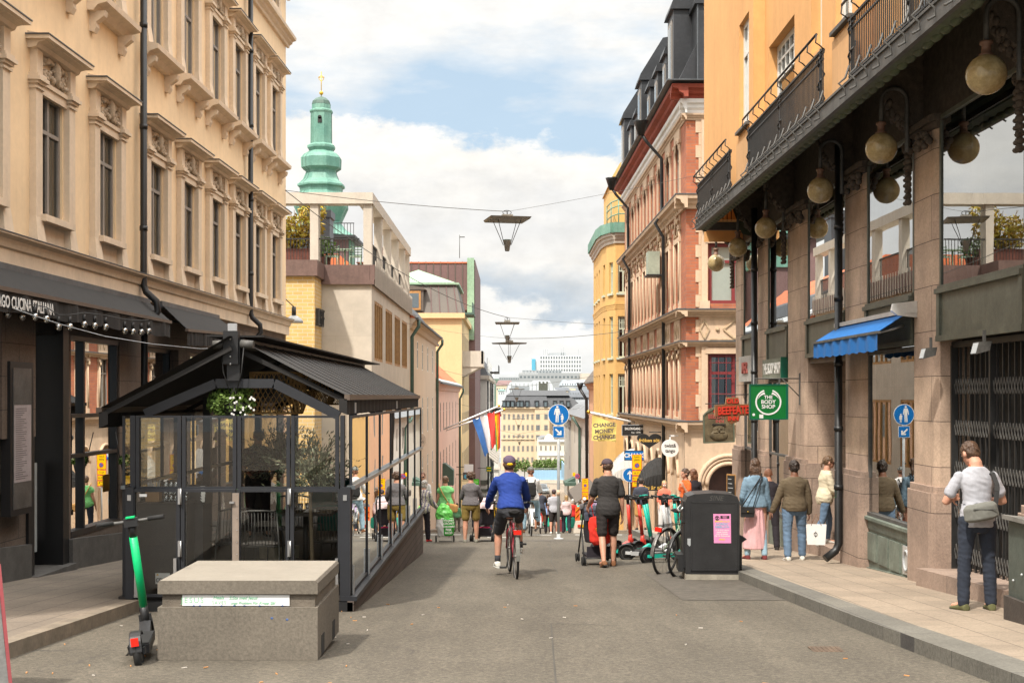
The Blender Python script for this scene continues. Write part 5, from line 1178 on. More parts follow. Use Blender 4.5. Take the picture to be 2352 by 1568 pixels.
for q in range(13): m.bar((*Q(1162+q*10, 900)[:1], -.1, Q(0, 900)[1]), (Q(1166+q*9.4, 878)[0], -.1, Q(0, 879)[1]), .12)
m.box(*[Q(1176, 0)[0], Q(1215, 0)[0]], -.3, 0, Zf(896, 420), Zf(886, 420)); m.build('scaffold', 'far_grey', t)
far('dark_roof_house', 'dark blue grey roofed house right of the white tent', 1272, 1310, 897, 0, 460, 'pale_yellow_far', 'mid_roof', 889, (8, [905], 2.5, 4))
far('pale_mansard_house', 'house with pale slate mansard roof and white windows under the pale end building', 1290, 1352, 885, 0, 600, 'pale_roof', 'pale_roof', 872, (11, [884], 3, 4))
far('orange_lit_house', 'small orange yellow house between the grey roofs', 1298, 1322, 892, 0, 590, 'pale_yellow_far')
far('steep_slate_house', 'dark slate roofed block on the right of the yellow building', 1308, 1360, 912, 0, 390, 'mid_roof', 'mid_roof', 896, (9, [905, 917], 2.5, 3))
far('low_slate_house', 'second dark slate roof just above the grey gate house', 1322, 1372, 930, 0, 360, 'mid_roof', 'roof_grey', 918, (7, [927], 2.5, 3))
far('left_far_house', 'brownish far house at the left end of the rooftops', 1140, 1178, 884, 0, 480, 'pale_yellow_far', 'roof_redbrown', 873, (7, [895], 2.5, 4))
far('white_far_house', 'small white far house next to the white tent', 1144, 1160, 897, 0, 440, 'far_white', 'copper_green', 893, (3, [905], 2, 4))
t = thing('stone_chimney_tower', 'small stone chimney tower rising over the black roof', 'tower', (X(1248, 350), 350, 0)); m = B(); m.box(-1.2, 1.2, 0, 2.4, -5, Zf(880, 350));
for q in (-1.2, -.2, .8): m.box(q, q+.45, 0, 2.4, Zf(880, 350), Zf(876, 350))
m.build('tower', 'shop_bronze', t)
m = B(); m.box(-900, 1600, 2500, 2600, -40, 35); m.build('hills', M('hill_green', (.13, .19, .15), .9, .2, .01, 1, 0))['kind'] = 'structure'
t = thing('tower_crane', 'pale lattice crane jib low on the left skyline', 'crane', (X(1146, 700), 700, Zf(858, 700))); m = B()
for q in range(16): x = q*1.3; m.bar((x, 0, 0), (x+.65, 0, .9), .10); m.bar((x+.65, 0, .9), (x+1.3, 0, 0), .10)
m.bar((0, 0, 0), (20.8, 0, 0), .14); m.bar((.6, 0, .9), (20, 0, .9), .14); m.cyl((-3, 0, -30), (-3, 0, 3), .5, n=5); m.build('jib', 'far_white', t)
# ------------------------------------------------------------ people
SK = {}
def skin(n, c): SK[n] = M('skin_'+n, c, .55, .10, 9, 80, .06, c2=(min(1, c[0]*1.12), c[1]*.92, c[2]*.88)); return SK[n]
for n_, c_ in (('fair', (.56, .32, .22)), ('tan', (.48, .26, .165)), ('pale', (.62, .40, .30)), ('brown', (.20, .10, .06))): skin(n_, c_)
def cloth(n, c, v=.10, bs=220, r=.9, c2=None, sc=6): return M(n, c, r, v, sc, bs, .12, c2=c2)
for n_, c_ in (('hair_brown', (.085, .045, .025)), ('hair_dark', (.028, .018, .013)), ('hair_auburn', (.16, .065, .03)), ('hair_white', (.55, .52, .47)), ('hair_blond', (.42, .28, .13)), ('hair_light_brown', (.14, .08, .042))): M(n_, c_, .5, .45, 20, 110, .5)
def remesh(me, vox, smooth=3, wr=None, seed=0):
 o = bpy.data.objects.new('tmp', me); COL.objects.link(o)
 r = o.modifiers.new('r', 'REMESH'); r.mode = 'VOXEL'; r.voxel_size = vox; r.use_smooth_shade = True
 s = o.modifiers.new('s', 'SMOOTH'); s.factor = .5; s.iterations = smooth
 dg = bpy.context.evaluated_depsgraph_get(); dg.update(); m2 = bpy.data.meshes.new_from_object(o.evaluated_get(dg), depsgraph=dg)
 bpy.data.objects.remove(o)
 if wr:
  amp, fx, fz = wr; off = Vector((seed*3.1, seed*1.7, seed*.9)); vs = m2.vertices; nm = [v.normal.copy() for v in vs]
  for v, n in zip(vs, nm):
   c = v.co; q = Vector((c.x*fx, c.y*fx, c.z*fz+c.x*fx*.6))+off
   a = noise.noise(q); b = noise.noise(q*2.3+off)
   v.co = c+n*amp*((1-abs(a)*2.2)*.8+b*.5-.25)
 m2.polygons.foreach_set('use_smooth', [True]*len(m2.polygons)); return m2
def surf(mb, name, mat, parent, vox, smooth=3, wr=None, seed=0, label=None):
 if not mb.v: return None
 me = bpy.data.meshes.new('t'); me.from_pydata(mb.v, [], mb.f)
 bm = bmesh.new(); bm.from_mesh(me); bmesh.ops.recalc_face_normals(bm, faces=bm.faces); bm.to_mesh(me); bm.free()
 m2 = remesh(me, vox, smooth, wr, seed); m2.materials.clear(); m2.materials.append(MATS[mat] if isinstance(mat, str) else mat); m2.name = name
 o = bpy.data.objects.new(name, m2); COL.objects.link(o); o.parent = parent
 if label: o['label'] = label
 return o
def dirv(p, o, s): p, o = radians(p), radians(o); return Vector((sin(o)*s, sin(p)*cos(o), -cos(p)*cos(o)))
def loft(m, secs, n=18):
 """secs: (centre, x axis vector, y axis vector)"""
 n0 = len(m.v)
 for c, ax, ay in secs:
  for k in range(n): t = 2*pi*k/n; m.v.append(tuple(c+ax*cos(t)+ay*sin(t)))
 for i in range(len(secs)-1):
  for k in range(n): k2 = (k+1) % n; m.f.append((n0+i*n+k, n0+i*n+k2, n0+(i+1)*n+k2, n0+(i+1)*n+k)); m.mi.append(0); m.sm.append(True)
 m.f.append(tuple(n0+k for k in range(n))[::-1]); m.f.append(tuple(n0+(len(secs)-1)*n+k for k in range(n))); m.mi += [0, 0]; m.sm += [False]*2
def limb(m, pts, rs, n=12):
 P_ = []; R_ = []
 for i in range(len(pts)-1):
  for k in range(5):
   f = k/5; P_.append(pts[i].lerp(pts[i+1], f)); R_.append(rs[i]+(rs[i+1]-rs[i])*f)
 P_.append(pts[-1]); R_.append(rs[-1]); m.tube(P_, R_, n)
 m.ell(pts[0], rs[0], n=n, m=8); m.ell(pts[-1], rs[-1], n=n, m=8)
def hand(m, w, d, nrm, s, H, curl=35, thin=1.):
 """palm, four unequal bent fingers and a thumb from the side of the palm"""
 d = d.normalized(); nrm = (nrm-d*nrm.dot(d)).normalized(); l = d.cross(nrm).normalized()*(-s if 1 else s)
 L_ = .052*H; pe = w+d*L_
 loft(m, [(w-d*.01, l*.015*H, nrm*.010*H), (w+d*L_*.35, l*.022*H, nrm*.011*H), (pe, l*.0235*H, nrm*.0085*H)], 10)
 for i, (q, ln) in enumerate(((-.0185, .036), (-.006, .042), (.0065, .044), (.018, .040))):
  p = pe+l*q*H; pts = [p-d*.008*H, p]; dd = d
  for seg, sc in enumerate((.42, .32, .26)):
   a = radians(curl*(.7+.3*seg)+i*3); dd = (dd*cos(a*.55)+nrm*sin(a*.55)).normalized(); pts.append(pts[-1]+dd*ln*H*sc)
  m.tube(pts, [.0055*H, .0054*H, .005*H, .0046*H, .0038*H], 7)
 p = w+d*L_*.30+l*.020*H; td = (d*.65+l*.62+nrm*.35).normalized()
 m.tube([p-l*.006*H, p+td*.018*H, p+td*.034*H+d*.006*H, p+td*.040*H+d*.016*H], [.0068*H, .0062*H, .0055*H, .0042*H], 7)
def person(label, loc, rz=0., H=1.75, fat=1., fem=False, lean=0., legs=((0, 0, 3), (0, 0, 3)), arms=((5, 8, 12, 2), (5, 8, 12, 2)), head=(0, 0), side=0.,
     top=None, bottom=None, shoes='shoe_dark', sk='fair', hair=None, cap=None, vox=.009, seat=None, group=None, feet=(8, 8), curl=(35, 35), beard=None, palm=None, glasses=False, name='person', face=True):
 t = thing(name, label, 'person', loc, radians(rz), group)
 hw = (.058 if not fem else .060)*H*min(fat, 1.1); sw = (.101 if not fem else .088)*H; thL, shL = .245*H, .235*H
 th_, ln = radians(lean), .31*H; sp = Vector((sin(radians(side)), sin(th_), cos(th_))).normalized()
 fwd = Vector((0, cos(th_), -sin(th_))); X_ = Vector((1, 0, 0)); pel = Vector((0, 0, 0)); nb = pel+sp*ln
 J = {}
 for s, k in ((-1, 0), (1, 1)):
  a, b_, o = legs[k]; hip = pel+X_*s*hw; kn = hip+dirv(a, o, s)*thL; an = kn+dirv(b_, o*.3, s)*shL
  J['hip', s], J['knee', s], J['ank', s] = hip, kn, an
  a, o, b_, o2 = arms[k]; sh = nb-sp*.060*H+X_*s*sw; el = sh+dirv(a, o, s)*.165*H; wr_ = el+dirv(b_, o2, s)*.145*H
  J['sho', s], J['elb', s], J['wri', s] = sh, el, wr_
 dz = .038*H-min(J['ank', -1].z, J['ank', 1].z) if seat is None else seat-pel.z
 up = Vector((0, 0, dz))
 for k in J: J[k] = J[k]+up
 pel, nb = pel+up, nb+up; J['pel'], J['neck'] = pel, nb
 hy, hp = radians(head[0]), radians(head[1]); Rh = Matrix.Rotation(hy, 3, 'Z') @ Matrix.Rotation(-hp, 3, 'X')
 hb = nb+sp*.016*H+fwd*.006*H; hc = hb+Rh @ Vector((0, .010*H, .068*H)); hs_ = 1.05 if H < 1.7 else 1.01
 J['head'] = hc
 SEC = [(-.24, .050, .045), (-.12, .085, .060), (.02, .096, .066), (.16, .092, .062), (.36, .080, .053), (.55, .087, .057), (.70, .097, .060), (.80, .096, .055), (.88, .084, .050), (.94, .064, .044), (.985, .045, .037), (1.03, .034, .033)]
 if fem: SEC = [(-.24, .055, .05), (-.12, .092, .064), (.02, .102, .070), (.16, .094, .062), (.38, .072, .050), (.55, .077, .054), (.68, .087, .062), (.80, .085, .052), (.88, .074, .046), (.94, .056, .041), (.985, .040, .035), (1.03, .031, .030)]
 def torso(m, g, t0, t1, hemfl=0.):
  ss = []
  sec = [q for q in SEC if t0 < q[0] < t1]
  def at(tt):
   for p, q in zip(SEC, SEC[1:]):
    if p[0] <= tt <= q[0]: f = (tt-p[0])/(q[0]-p[0]); return (tt, p[1]+(q[1]-p[1])*f, p[2]+(q[2]-p[2])*f)
   return SEC[0] if tt < SEC[0][0] else SEC[-1]
  for (tt, rx, ry) in [at(t0)]+sec+[at(t1)]:
   k = fat if tt < .9 else 1+(fat-1)*.4; e = g+(hemfl if tt < .25 else 0)
   ss.append((pel+sp*ln*tt-fwd*.004*H, X_*(rx*H*k+e), fwd*(ry*H*k+e)))
  loft(m, ss)
 def armp(m, g, f0, f1, s, cuff=0.):
  """sleeve from shoulder (0) to elbow (1) to wrist (2)"""
  A_, B_, C_ = J['sho', s], J['elb', s], J['wri', s]; k = 1+(fat-1)*.5
  pts, rs = [A_], [.0265*H*k+g*.8]
  if f1 >= 1: pts += [A_.lerp(B_, .5), B_]; rs += [.0265*H*k+g, .0215*H*k+g]
  else: pts += [A_.lerp(B_, f1)]; rs += [(.031-.008*f1)*H*k+g*1.25+cuff]
  if f1 > 1: pts += [B_.lerp(C_, .35*min(1, (f1-1)/.35)), B_.lerp(C_, f1-1)]; rs += [.0225*H*k+g, (.022-.0075*(f1-1))*H*k+g+cuff]
  limb(m, pts, rs)
 def legp(m, g, f1, s, cuff=0.):
  A_, B_, C_ = J['hip', s], J['knee', s], J['ank', s]; k = fat
  pts, rs = [A_, A_.lerp(B_, .35)], [.051*H*k+g, .046*H*k+g]
  if f1 <= 1: pts.append(A_.lerp(B_, f1)); rs.append((.048-(.016*(f1-.35)/.65))*H*k+g*1.3+cuff)
  else:
   pts += [B_]; rs += [.032*H*k+g]
   pts += [B_.lerp(C_, .32*min(1, (f1-1)/.32))]; rs += [.0325*H*k+g]
   if f1 > 1.32: pts.append(B_.lerp(C_, f1-1)); rs.append((.0325-.0135*(f1-1.32)/.68)*H*k+g+cuff+(.006*H if g > .010 else 0))
  limb(m, pts, rs)
 # body: one continuous skin surface
 m = B(); torso(m, 0, -.24, 1.03)
 for s in (-1, 1):
  armp(m, 0, 0, 2, s); legp(m, 0, 2, s)
  d = (J['wri', s]-J['elb', s]); nr = Vector((-s, 0, 0)) if palm is None or palm[(s+1)//2] is None else Vector(palm[(s+1)//2])
  if abs(d.normalized().dot(nr.normalized())) > .9: nr = Vector((0, .3, -1))
  hand(m, J['wri', s], d, nr, s, H, curl[(s+1)//2])
  an = J['ank', s]; fy = radians(feet[(s+1)//2])*s; fd = Vector((sin(fy), cos(fy), 0)); m.tube([an, an+fd*.05*H-Vector((0, 0, .018*H)), an+fd*.10*H-Vector((0, 0, .024*H))], [.019*H, .02*H, .014*H], 10)
 m.tube([nb-sp*.03*H, nb+sp*.02*H, hb+Rh @ Vector((0, 0, .028*H))], [.044*H, .037*H, .034*H], 14)
 def H3(x, y, z): return hc+Rh @ Vector((x*H*hs_, y*H*hs_, z*H*hs_))
 hm = B(); hm.ell((0, 0, 0), 1, n=16, m=12)
 def blob(mm, x, y, z, a, b_, c): mm.raw([H3(x+vx*a, y+vy*b_, z+vz*c) for vx, vy, vz in hm.v], hm.f)
 blob(m, 0, -.004, .012, .045, .055, .052); blob(m, 0, .012, -.022, .034, .040, .040); blob(m, 0, .038, -.044, .020, .014, .015); blob(m, 0, .055, -.012, .0085, .010, .014); blob(m, 0, .046, .010, .026, .008, .007); blob(m, 0, .049, -.032, .013, .006, .005)
 for s in (-1, 1): blob(m, s*.046, -.004, -.006, .007, .012, .017)
 surf(m, 'body', SK[sk], t, vox, 2)
 if face:
  for s in (-1, 1):
   e = B(); e.raw([H3(s*.018+vx*.0065, .0485+vy*.004, .001+vz*.004) for vx, vy, vz in hm.v], hm.f); e.build('eye', 'hair_dark', t)
 if glasses:
  e = B()
  for s in (-1, 1): e.raw([H3(s*.019+vx*.016, .055+vy*.004, .002+vz*.010) for vx, vy, vz in hm.v], hm.f)
  e.build('sunglasses', 'plastic_black', t)
 sd = abs(hash_(label)) % 97
 if bottom:
  bm_, kind, f1 = bottom[:3]; m = B(); g = .013 if vox < .015 else .02
  if kind == 'skirt':
   w0 = pel+sp*ln*.30; z1 = pel.z-f1*.48*H; fl = bottom[3] if len(bottom) > 3 else .11
   ss = []
   for k in range(12):
    f = k/11; z = w0.z+(z1-w0.z)*f; r_ = (.078+(fl-.078)*(f**.6))*H; ss.append((Vector((w0.x*(1-f), w0.y*(1-f)+.02*f, z)), X_*r_, Vector((0, 1, 0))*r_*.85))
   loft(m, ss, 28); surf(m, 'skirt', bm_, t, vox*1.1, 1, (.012, 16, 1.5), sd)
  else:
   torso(m, g*.9, -.24, .33); m.ell(pel-Vector((0, .01*H, .005*H)), .088*H*fat, .062*H*fat, .062*H, 14, 10)
   for s in (-1, 1): legp(m, g if kind != 'slim' else g*.55, f1, s, .004 if kind == 'shorts' else .002)
   surf(m, 'shorts' if f1 < 1.2 else 'trousers', bm_, t, vox*1.05, 2, (.006, 9, 16) if vox < .015 else None, sd)
 if top:
  tm, sl, hem = top[:3]; g = (top[3] if len(top) > 3 else .012) if vox < .015 else .024; m = B(); torso(m, g, hem, .985, .01)
  for s in (-1, 1): armp(m, g*.85, 0, sl, s, .006 if sl < 1.5 else 0) if sl > 0 else None
  surf(m, 'shirt' if sl < 1.2 else 'jacket', tm, t, vox*1.05, 2, (.0050, 9, 17) if vox < .015 else None, sd+3)
 for s in (-1, 1):
  m = B(); an = J['ank', s]; fy = radians(feet[(s+1)//2])*s; fd = Vector((sin(fy), cos(fy), 0)); sh_ = J['ank', s]-J['knee', s]
  pitch = max(0., -sh_.normalized().y)*(.9 if an.z > .05*H else .0) if seat is None else 0
  fd = (fd*cos(pitch)-Vector((0, 0, 1))*sin(pitch)).normalized(); l = fd.cross(Vector((0, 0, 1))).normalized(); u = l.cross(fd).normalized()
  b0 = an-u*.030*H
  loft(m, [(b0-fd*.038*H-u*.002, l*.010*H, u*.004*H), (b0-fd*.032*H+u*.008*H, l*.023*H, u*.024*H), (b0+u*.014*H, l*.025*H, u*.030*H), (b0+fd*.04*H+u*.004*H, l*.026*H, u*.021*H), (b0+fd*.085*H-u*.003*H, l*.026*H, u*.011*H), (b0+fd*.112*H-u*.005*H, l*.016*H, u*.007*H)], 12)
  m.ell(an-u*.010*H, .026*H, .029*H, .024*H, 12, 8); so = surf(m, 'shoe', shoes, t, max(vox, .008), 1)
  if vox < .015:
   q = B(); q.prism([(c.x, c.y) for c in []], 0, 1) if 0 else None
   loft(q, [(b0-fd*.040*H-u*.012*H, l*.018*H, u*.005*H), (b0-u*.012*H, l*.022*H, u*.005*H), (b0+fd*.085*H-u*.012*H, l*.027*H, u*.005*H), (b0+fd*.114*H-u*.011*H, l*.014*H, u*.004*H)], 12); q.build('sole', 'sole_white' if 'white' in shoes else 'sole_dark', so)
 if hair:
  kind, hmat = hair; m = B(); rr = random.Random(sd)
  if kind != 'bald':
   if not cap: blob(m, 0, -.009, .019, .0485, .055, .053)
   else: blob(m, 0, -.012, -.004, .0475, .052, .040)
   if kind in ('short', 'curly'): blob(m, 0, -.022, -.006, .044, .040, .040)
   if kind == 'curly':
    for _ in range(42): a = rr.uniform(0, 2*pi); e = rr.uniform(-.6, 1.3); r_ = .050; blob(m, r_*cos(a)*cos(e), -.012+r_*sin(a)*cos(e)*.9 if sin(a) < .35 else -.02, .012+r_*sin(e), .017, .017, .015)
   if kind == 'long':
    for _ in range(26): x = rr.uniform(-.042, .042); m.tube([H3(x, -.035, .03), H3(x*1.15, -.052+rr.uniform(-.004, .004), -.03), H3(x*1.1, -.048, -.09), H3(x*.9, -.043, -.125+rr.uniform(-.02, .01))], [.014, .015, .013, .005], 6)
   if kind == 'bob': blob(m, 0, -.014, -.020, .050, .046, .048)
   if kind == 'pony': blob(m, 0, -.055, .005, .018, .016, .018); m.tube([H3(0, -.058, .01), H3(0, -.075, -.02), H3(0, -.07, -.06)], [.016, .016, .008], 8)
   surf(m, 'hair', hmat, t, max(vox*.8, .007), 1, (.010, 24, 24) if vox < .015 else None, sd)
 if beard: m = B(); blob(m, 0, .020, -.046, .034, .034, .022); blob(m, 0, .045, -.048, .018, .012, .015); surf(m, 'beard', beard, t, .007, 1)
 if cap:
  m = B(); n = 18; pts = []
  m.raw([H3(vx*.0515, -.002+vy*.0605, .020+max(vz, -.12)*.048) for vx, vy, vz in hm.v], hm.f); o = surf(m, 'cap' if cap[1] != 'helmet' else 'helmet', cap[0], t, max(vox*.8, .007), 1)
  if cap[1] != 'helmet':
   q = B(); vs = []
   for y, w_, z in ((.045, .040, .016), (.075, .036, .010), (.098, .020, .002)): vs += [H3(-w_, y, z), H3(0, y+.008, z+.008), H3(w_, y, z)]
   q.raw(vs, [(0, 1, 4, 3), (1, 2, 5, 4), (3, 4, 7, 6), (4, 5, 8, 7)]); q.build('peak', cap[0], o)
  else:
   q = B()
   for x in (-.03, -.01, .01, .03): q.tube([H3(x, -.06, .03), H3(x*.9, -.02, .072), H3(x*.8, .03, .066)], .006, 5)
   q.build('helmet_ribs', 'plastic_black', o)
 return t, J
def hash_(s):
 h = 5381
 for ch in s: h = (h*33+ord(ch)) & 0xffffffff
 return h
for n_, c_ in (('shoe_dark', (.03, .025, .022)), ('shoe_white', (.68, .66, .60)), ('shoe_olive', (.11, .11, .045)), ('shoe_brown', (.20, .085, .035)), ('shoe_burgundy', (.16, .03, .03)), ('shoe_grey', (.22, .21, .17)), ('sole_white', (.7, .7, .66)), ('sole_dark', (.03, .03, .03))): cloth(n_, c_, .1, 90)
for n_, c_ in (('tee_lightgrey', (.42, .425, .465)), ('jeans_navy', (.022, .029, .046)), ('tee_charcoal', (.038, .035, .034)), ('shorts_black', (.022, .017, .016)), ('sweater_blue', (.014, .045, .25)), ('shorts_charcoal', (.035, .036, .042)), ('sweater_grey', (.13, .12, .125)), ('shorts_olive', (.19, .13, .028)), ('jacket_olive', (.115, .085, .05)),
      ('jeans_blue', (.115, .18, .27)), ('jeans_light', (.30, .45, .55)), ('denim_jacket', (.17, .26, .34)), ('skirt_pink', (.72, .42, .43)), ('jacket_cream', (.66, .58, .42)), ('coat_black', (.022, .018, .024)), ('tank_green', (.22, .62, .22)), ('shirt_white', (.70, .68, .66)), ('tee_navy', (.04, .045, .065)), ('shirt_pink', (.68, .52, .52)), ('coat_red', (.55, .02, .02)),
      ('pants_green', (.13, .36, .20)), ('top_orange', (.75, .13, .025)), ('shirt_lilac', (.50, .40, .62)), ('shirt_blue', (.22, .36, .66)), ('bag_grey', (.17, .17, .15)), ('strap_black', (.03, .03, .03)), ('bag_black', (.018, .017, .017)), ('pants_white', (.62, .60, .58)), ('bag_red', (.72, .035, .02)), ('cap_purple', (.105, .075, .12)), ('cap_plum', (.075, .052, .062)), ('top_coral', (.72, .16, .10)), ('bag_teal', (.05, .55, .40)), ('yellow_cloth', (.8, .5, .01)), ('bag_tan', (.55, .30, .10))): cloth(n_, c_)
def coatmat():
 m, nt, b = newmat('coat_pattern'); v = nd(nt, 'ShaderNodeTexVoronoi'); v.inputs['Scale'].default_value = 26; nt.links.new(coords(nt), v.inputs['Vector'])
 c = mixc(nt, ramp(nt, v.outputs[0], [(.25, 0.), (.4, 1.)]), (.10, .09, .16), (.60, .55, .46)); w = nd(nt, 'ShaderNodeTexWave', i_Scale=5., i_Distortion=1.); w.bands_direction = 'X'; nt.links.new(coords(nt), w.inputs['Vector'])
 nt.links.new(mixc(nt, ramp(nt, w.outputs[1], [(.75, 0.), (.82, .8)]), c, (.12, .10, .22)), b.inputs['Base Color']); setb(b, Roughness=.9)
coatmat()
def G(x, y, side=False): return (x, y, gz(y)+(.12 if side else 0.))
def bag(t, name, mat, c, dims, rz=0., tilt=0., vox=.009, label=None, wr=(.004, 12, 12)):
 m = B(); hx, hy_, hz = dims; n = 10
 loft(m, [(Vector((0, 0, -hz)), Vector((hx*.85, 0, 0)), Vector((0, hy_*.8, 0))), (Vector((0, 0, -hz*.7)), Vector((hx*1.15, 0, 0)), Vector((0, hy_*1.1, 0))), (Vector((0, 0, hz*.6)), Vector((hx*1.1, 0, 0)), Vector((0, hy_, 0))), (Vector((0, 0, hz)), Vector((hx*.9, 0, 0)), Vector((0, hy_*.6, 0)))], 20)
 m.xf(Matrix.Translation(Vector(c)) @ Matrix.Rotation(radians(rz), 4, 'Z') @ Matrix.Rotation(radians(tilt), 4, 'Y'))
 return surf(m, name, mat, t, vox, 2, wr)
# --- man at the gate with a grey sling bag
r_, J = person('man in pale grey tee and dark jeans with bowed head, by the lattice gate', G(4.63, 13.0, 1), 4, 1.73, .93, lean=4, legs=((1, -1, 5), (3, -3, 5)), arms=((12, 24, 95, -38), (8, 26, 92, -36)), head=(18, 30), top=('tee_lightgrey', .62, -.13), bottom=('jeans_navy', 'pants', 1.97), shoes='shoe_olive', hair=('short', 'hair_brown'), vox=.0085, feet=(14, 10))
m = B(); m.tube([J['neck']+Vector((.05*cos(a)*1.2, .05*sin(a)-.002, .008+.012*sin(a))) for a in [2*pi*k/16 for k in range(16)]], .012, 6, closed=True); m.build('camera_neck_strap', M('strap_rust', (.35, .07, .02), .7), r_)
sb_ = thing('sling_bag', 'grey fabric sling bag hanging across the back of the man at the gate', 'bag', (4.63, 13.0, gz(13)+.12), radians(4))
H_ = 1.70; pe = J['pel']
bag(sb_, 'bag_body', 'bag_grey', (-.05, -.20, pe.z+.10), (.155, .06, .085), 0, -10)
m = B(); m.box(-.15, .09, -.262, -.255, pe.z+.125, pe.z+.13); m.build('zip', 'strap_black', sb_)
s0 = J['sho', 1]; m = B(); pts = [Vector((.10, -.19, pe.z+.15)), Vector((.13, -.165, pe.z+.30)), Vector((.145, -.135, s0.z-.08)), Vector((.13, -.07, s0.z+.035)), Vector((.11, .03, s0.z+.045)), Vector((.06, .12, s0.z-.12))]
for p, q in zip(pts, pts[1:]): m.bar(p, q, .045, .012, (0, -1, .3))
m.build('strap', 'strap_black', sb_)
# --- couple and the people on the right pavement
r_, J = person('woman in pale denim jacket and pink pleated skirt walking away, long brown hair', G(3.95, 21.2, 1), 3, 1.66, 1.0, True, legs=((4, -2, 3), (-4, -10, 3)), arms=((0, 12, 45, -10), (4, 10, 10, 12)), head=(-8, 4), top=('denim_jacket', 1.85, -.02, .026), bottom=('skirt_pink', 'skirt', .86, .118), shoes='shoe_burgundy', hair=('long', 'hair_brown'))
m = B()
for s in (-1, 1):
 A_, B_ = J['knee', s], J['ank', s]; limb(m, [A_, A_.lerp(B_, .93)], [.058, .050])
surf(m, 'jeans', 'jeans_light', r_, .01, 1, (.004, 9, 14))
m = B(); h = J['head']; m.ell(h+Vector((-.035, .01, .10)), .03, .012, .02); m.ell(h+Vector((.035, .01, .10)), .03, .012, .02); m.build('sunglasses_on_head', 'plastic_black', r_)
hb_ = thing('handbag', 'black flap handbag on a strap at the left hip of the denim jacket woman', 'bag', G(3.95, 21.2, 1))
m = B(); m.box(-.27, -.06, -.235, -.155, .70, .86); m.build('bag_body', 'bag_black', hb_); m = B(); m.box(-.275, -.055, -.245, -.23, .77, .865); m.build('flap', 'bag_black', hb_); m = B(); m.ell((-.165, -.248, .79), .012, n=8, m=6); m.build('clasp', 'gold', hb_)
m = B(); m.tube([(-.26, -.2, .86), (-.10, -.17, 1.1), (.08, -.12, 1.36), (.10, -.02, 1.39)], .010, 6); m.tube([(-.07, -.2, .86), (0, -.17, 1.08), (.09, -.115, 1.35)], .008, 6); m.build('strap', 'bag_black', hb_)
r_, J = person('man in olive brown jacket and blue jeans walking away with white sneakers', G(4.54, 21.0, 1), -2, 1.63, 1.06, legs=((-6, -14, 3), (8, 0, 4)), arms=((2, 20, 8, 22), (4, 14, 12, 4)), head=(0, 2), top=('jacket_olive', 1.95, -.10, .028), bottom=('jeans_blue', 'pants', 1.93), shoes='shoe_white', hair=('short', 'hair_dark'), sk='brown')
wb = thing('shopping_bag', 'white paper shopping bag with cord handles held by the man in the olive jacket', 'bag', (4.54+.33, 21.0, gz(21)+.12), radians(-12))
m = B(); m.hexa([(-.12, -.07, .25), (.16, -.07, .25), (.16, .07, .25), (-.12, .07, .25), (-.14, -.06, .57), (.18, -.06, .57), (.18, .06, .57), (-.14, .06, .57)]); m.build('paper_bag', 'white_paint', wb)
m = B(); m.tube([(-.06, -.065, .56), (.02, -.03, .74), (.10, -.065, .56)], .005, 5); m.build('handle', 'shoe_brown', wb); m = B(); m.tube([(.01+.025*cos(a), -.072, .42+.03*sin(a)) for a in [2*pi*k/12 for k in range(12)]], .004, 4, closed=True); m.box(.008, .012, -.076, -.07, .37, .47); m.build('emblem', 'plastic_black', wb)
person('elderly bald man in black walking ahead of the denim jacket woman', G(4.72, 24.0, 1), 0, 1.53, 1.06, lean=5, legs=((6, -2, 4), (-4, -12, 4)), arms=((5, 8, 25, -5), (5, 10, 25, 0)), top=('coat_black', 1.9, -.1), bottom=('coat_black', 'pants', 1.95), hair=('bald', 'hair_white'), vox=.012, sk='tan')
r_, J = person('woman in cream jacket and blue jeans stepping into the recessed shop entrance', (5.27, 22.0, gz(20.6)+.24), -88, 1.52, 1.0, True, lean=4, legs=((16, -4, 2), (-10, -34, 2)), arms=((10, 6, 60, -8), (14, 6, 70, -12)), head=(0, 2), top=('jacket_cream', 1.85, -.32, .03), bottom=('jeans_blue', 'slim', 1.9), shoes='shoe_white', hair=('pony', 'hair_light_brown'), glasses=True)
m = B(); q = J['neck']; m.tube([q+Vector((.06, -.06, .0)), q+Vector((.07, -.02, -.1)), q+Vector((.09, -.07, -.3))], .012, 6); m.build('backpack_strap', 'strap_black', r_)
m = B(); m.ell(J['head']+Vector((0, -.085, .01)), .032, .02, .032, 10, 6); m.build('scrunchie', 'bag_black', r_)
# --- man pushing the stroller
r_, J = person('bearded man in charcoal tee, black shorts and dark cap pushing a stroller', G(1.56, 21.2), 6, 1.80, .98, lean=2, legs=((-8, -26, 1), (12, 0, 0)), arms=((20, 10, 55, 8), (-2, 9, 14, 4)), head=(14, 4), top=('tee_charcoal', .66, -.17, .022), bottom=('shorts_black', 'shorts', .84), shoes='shoe_brown', hair=('short', 'hair_brown'), cap=('cap_plum', 'cap'), beard='hair_brown', curl=(60, 38))
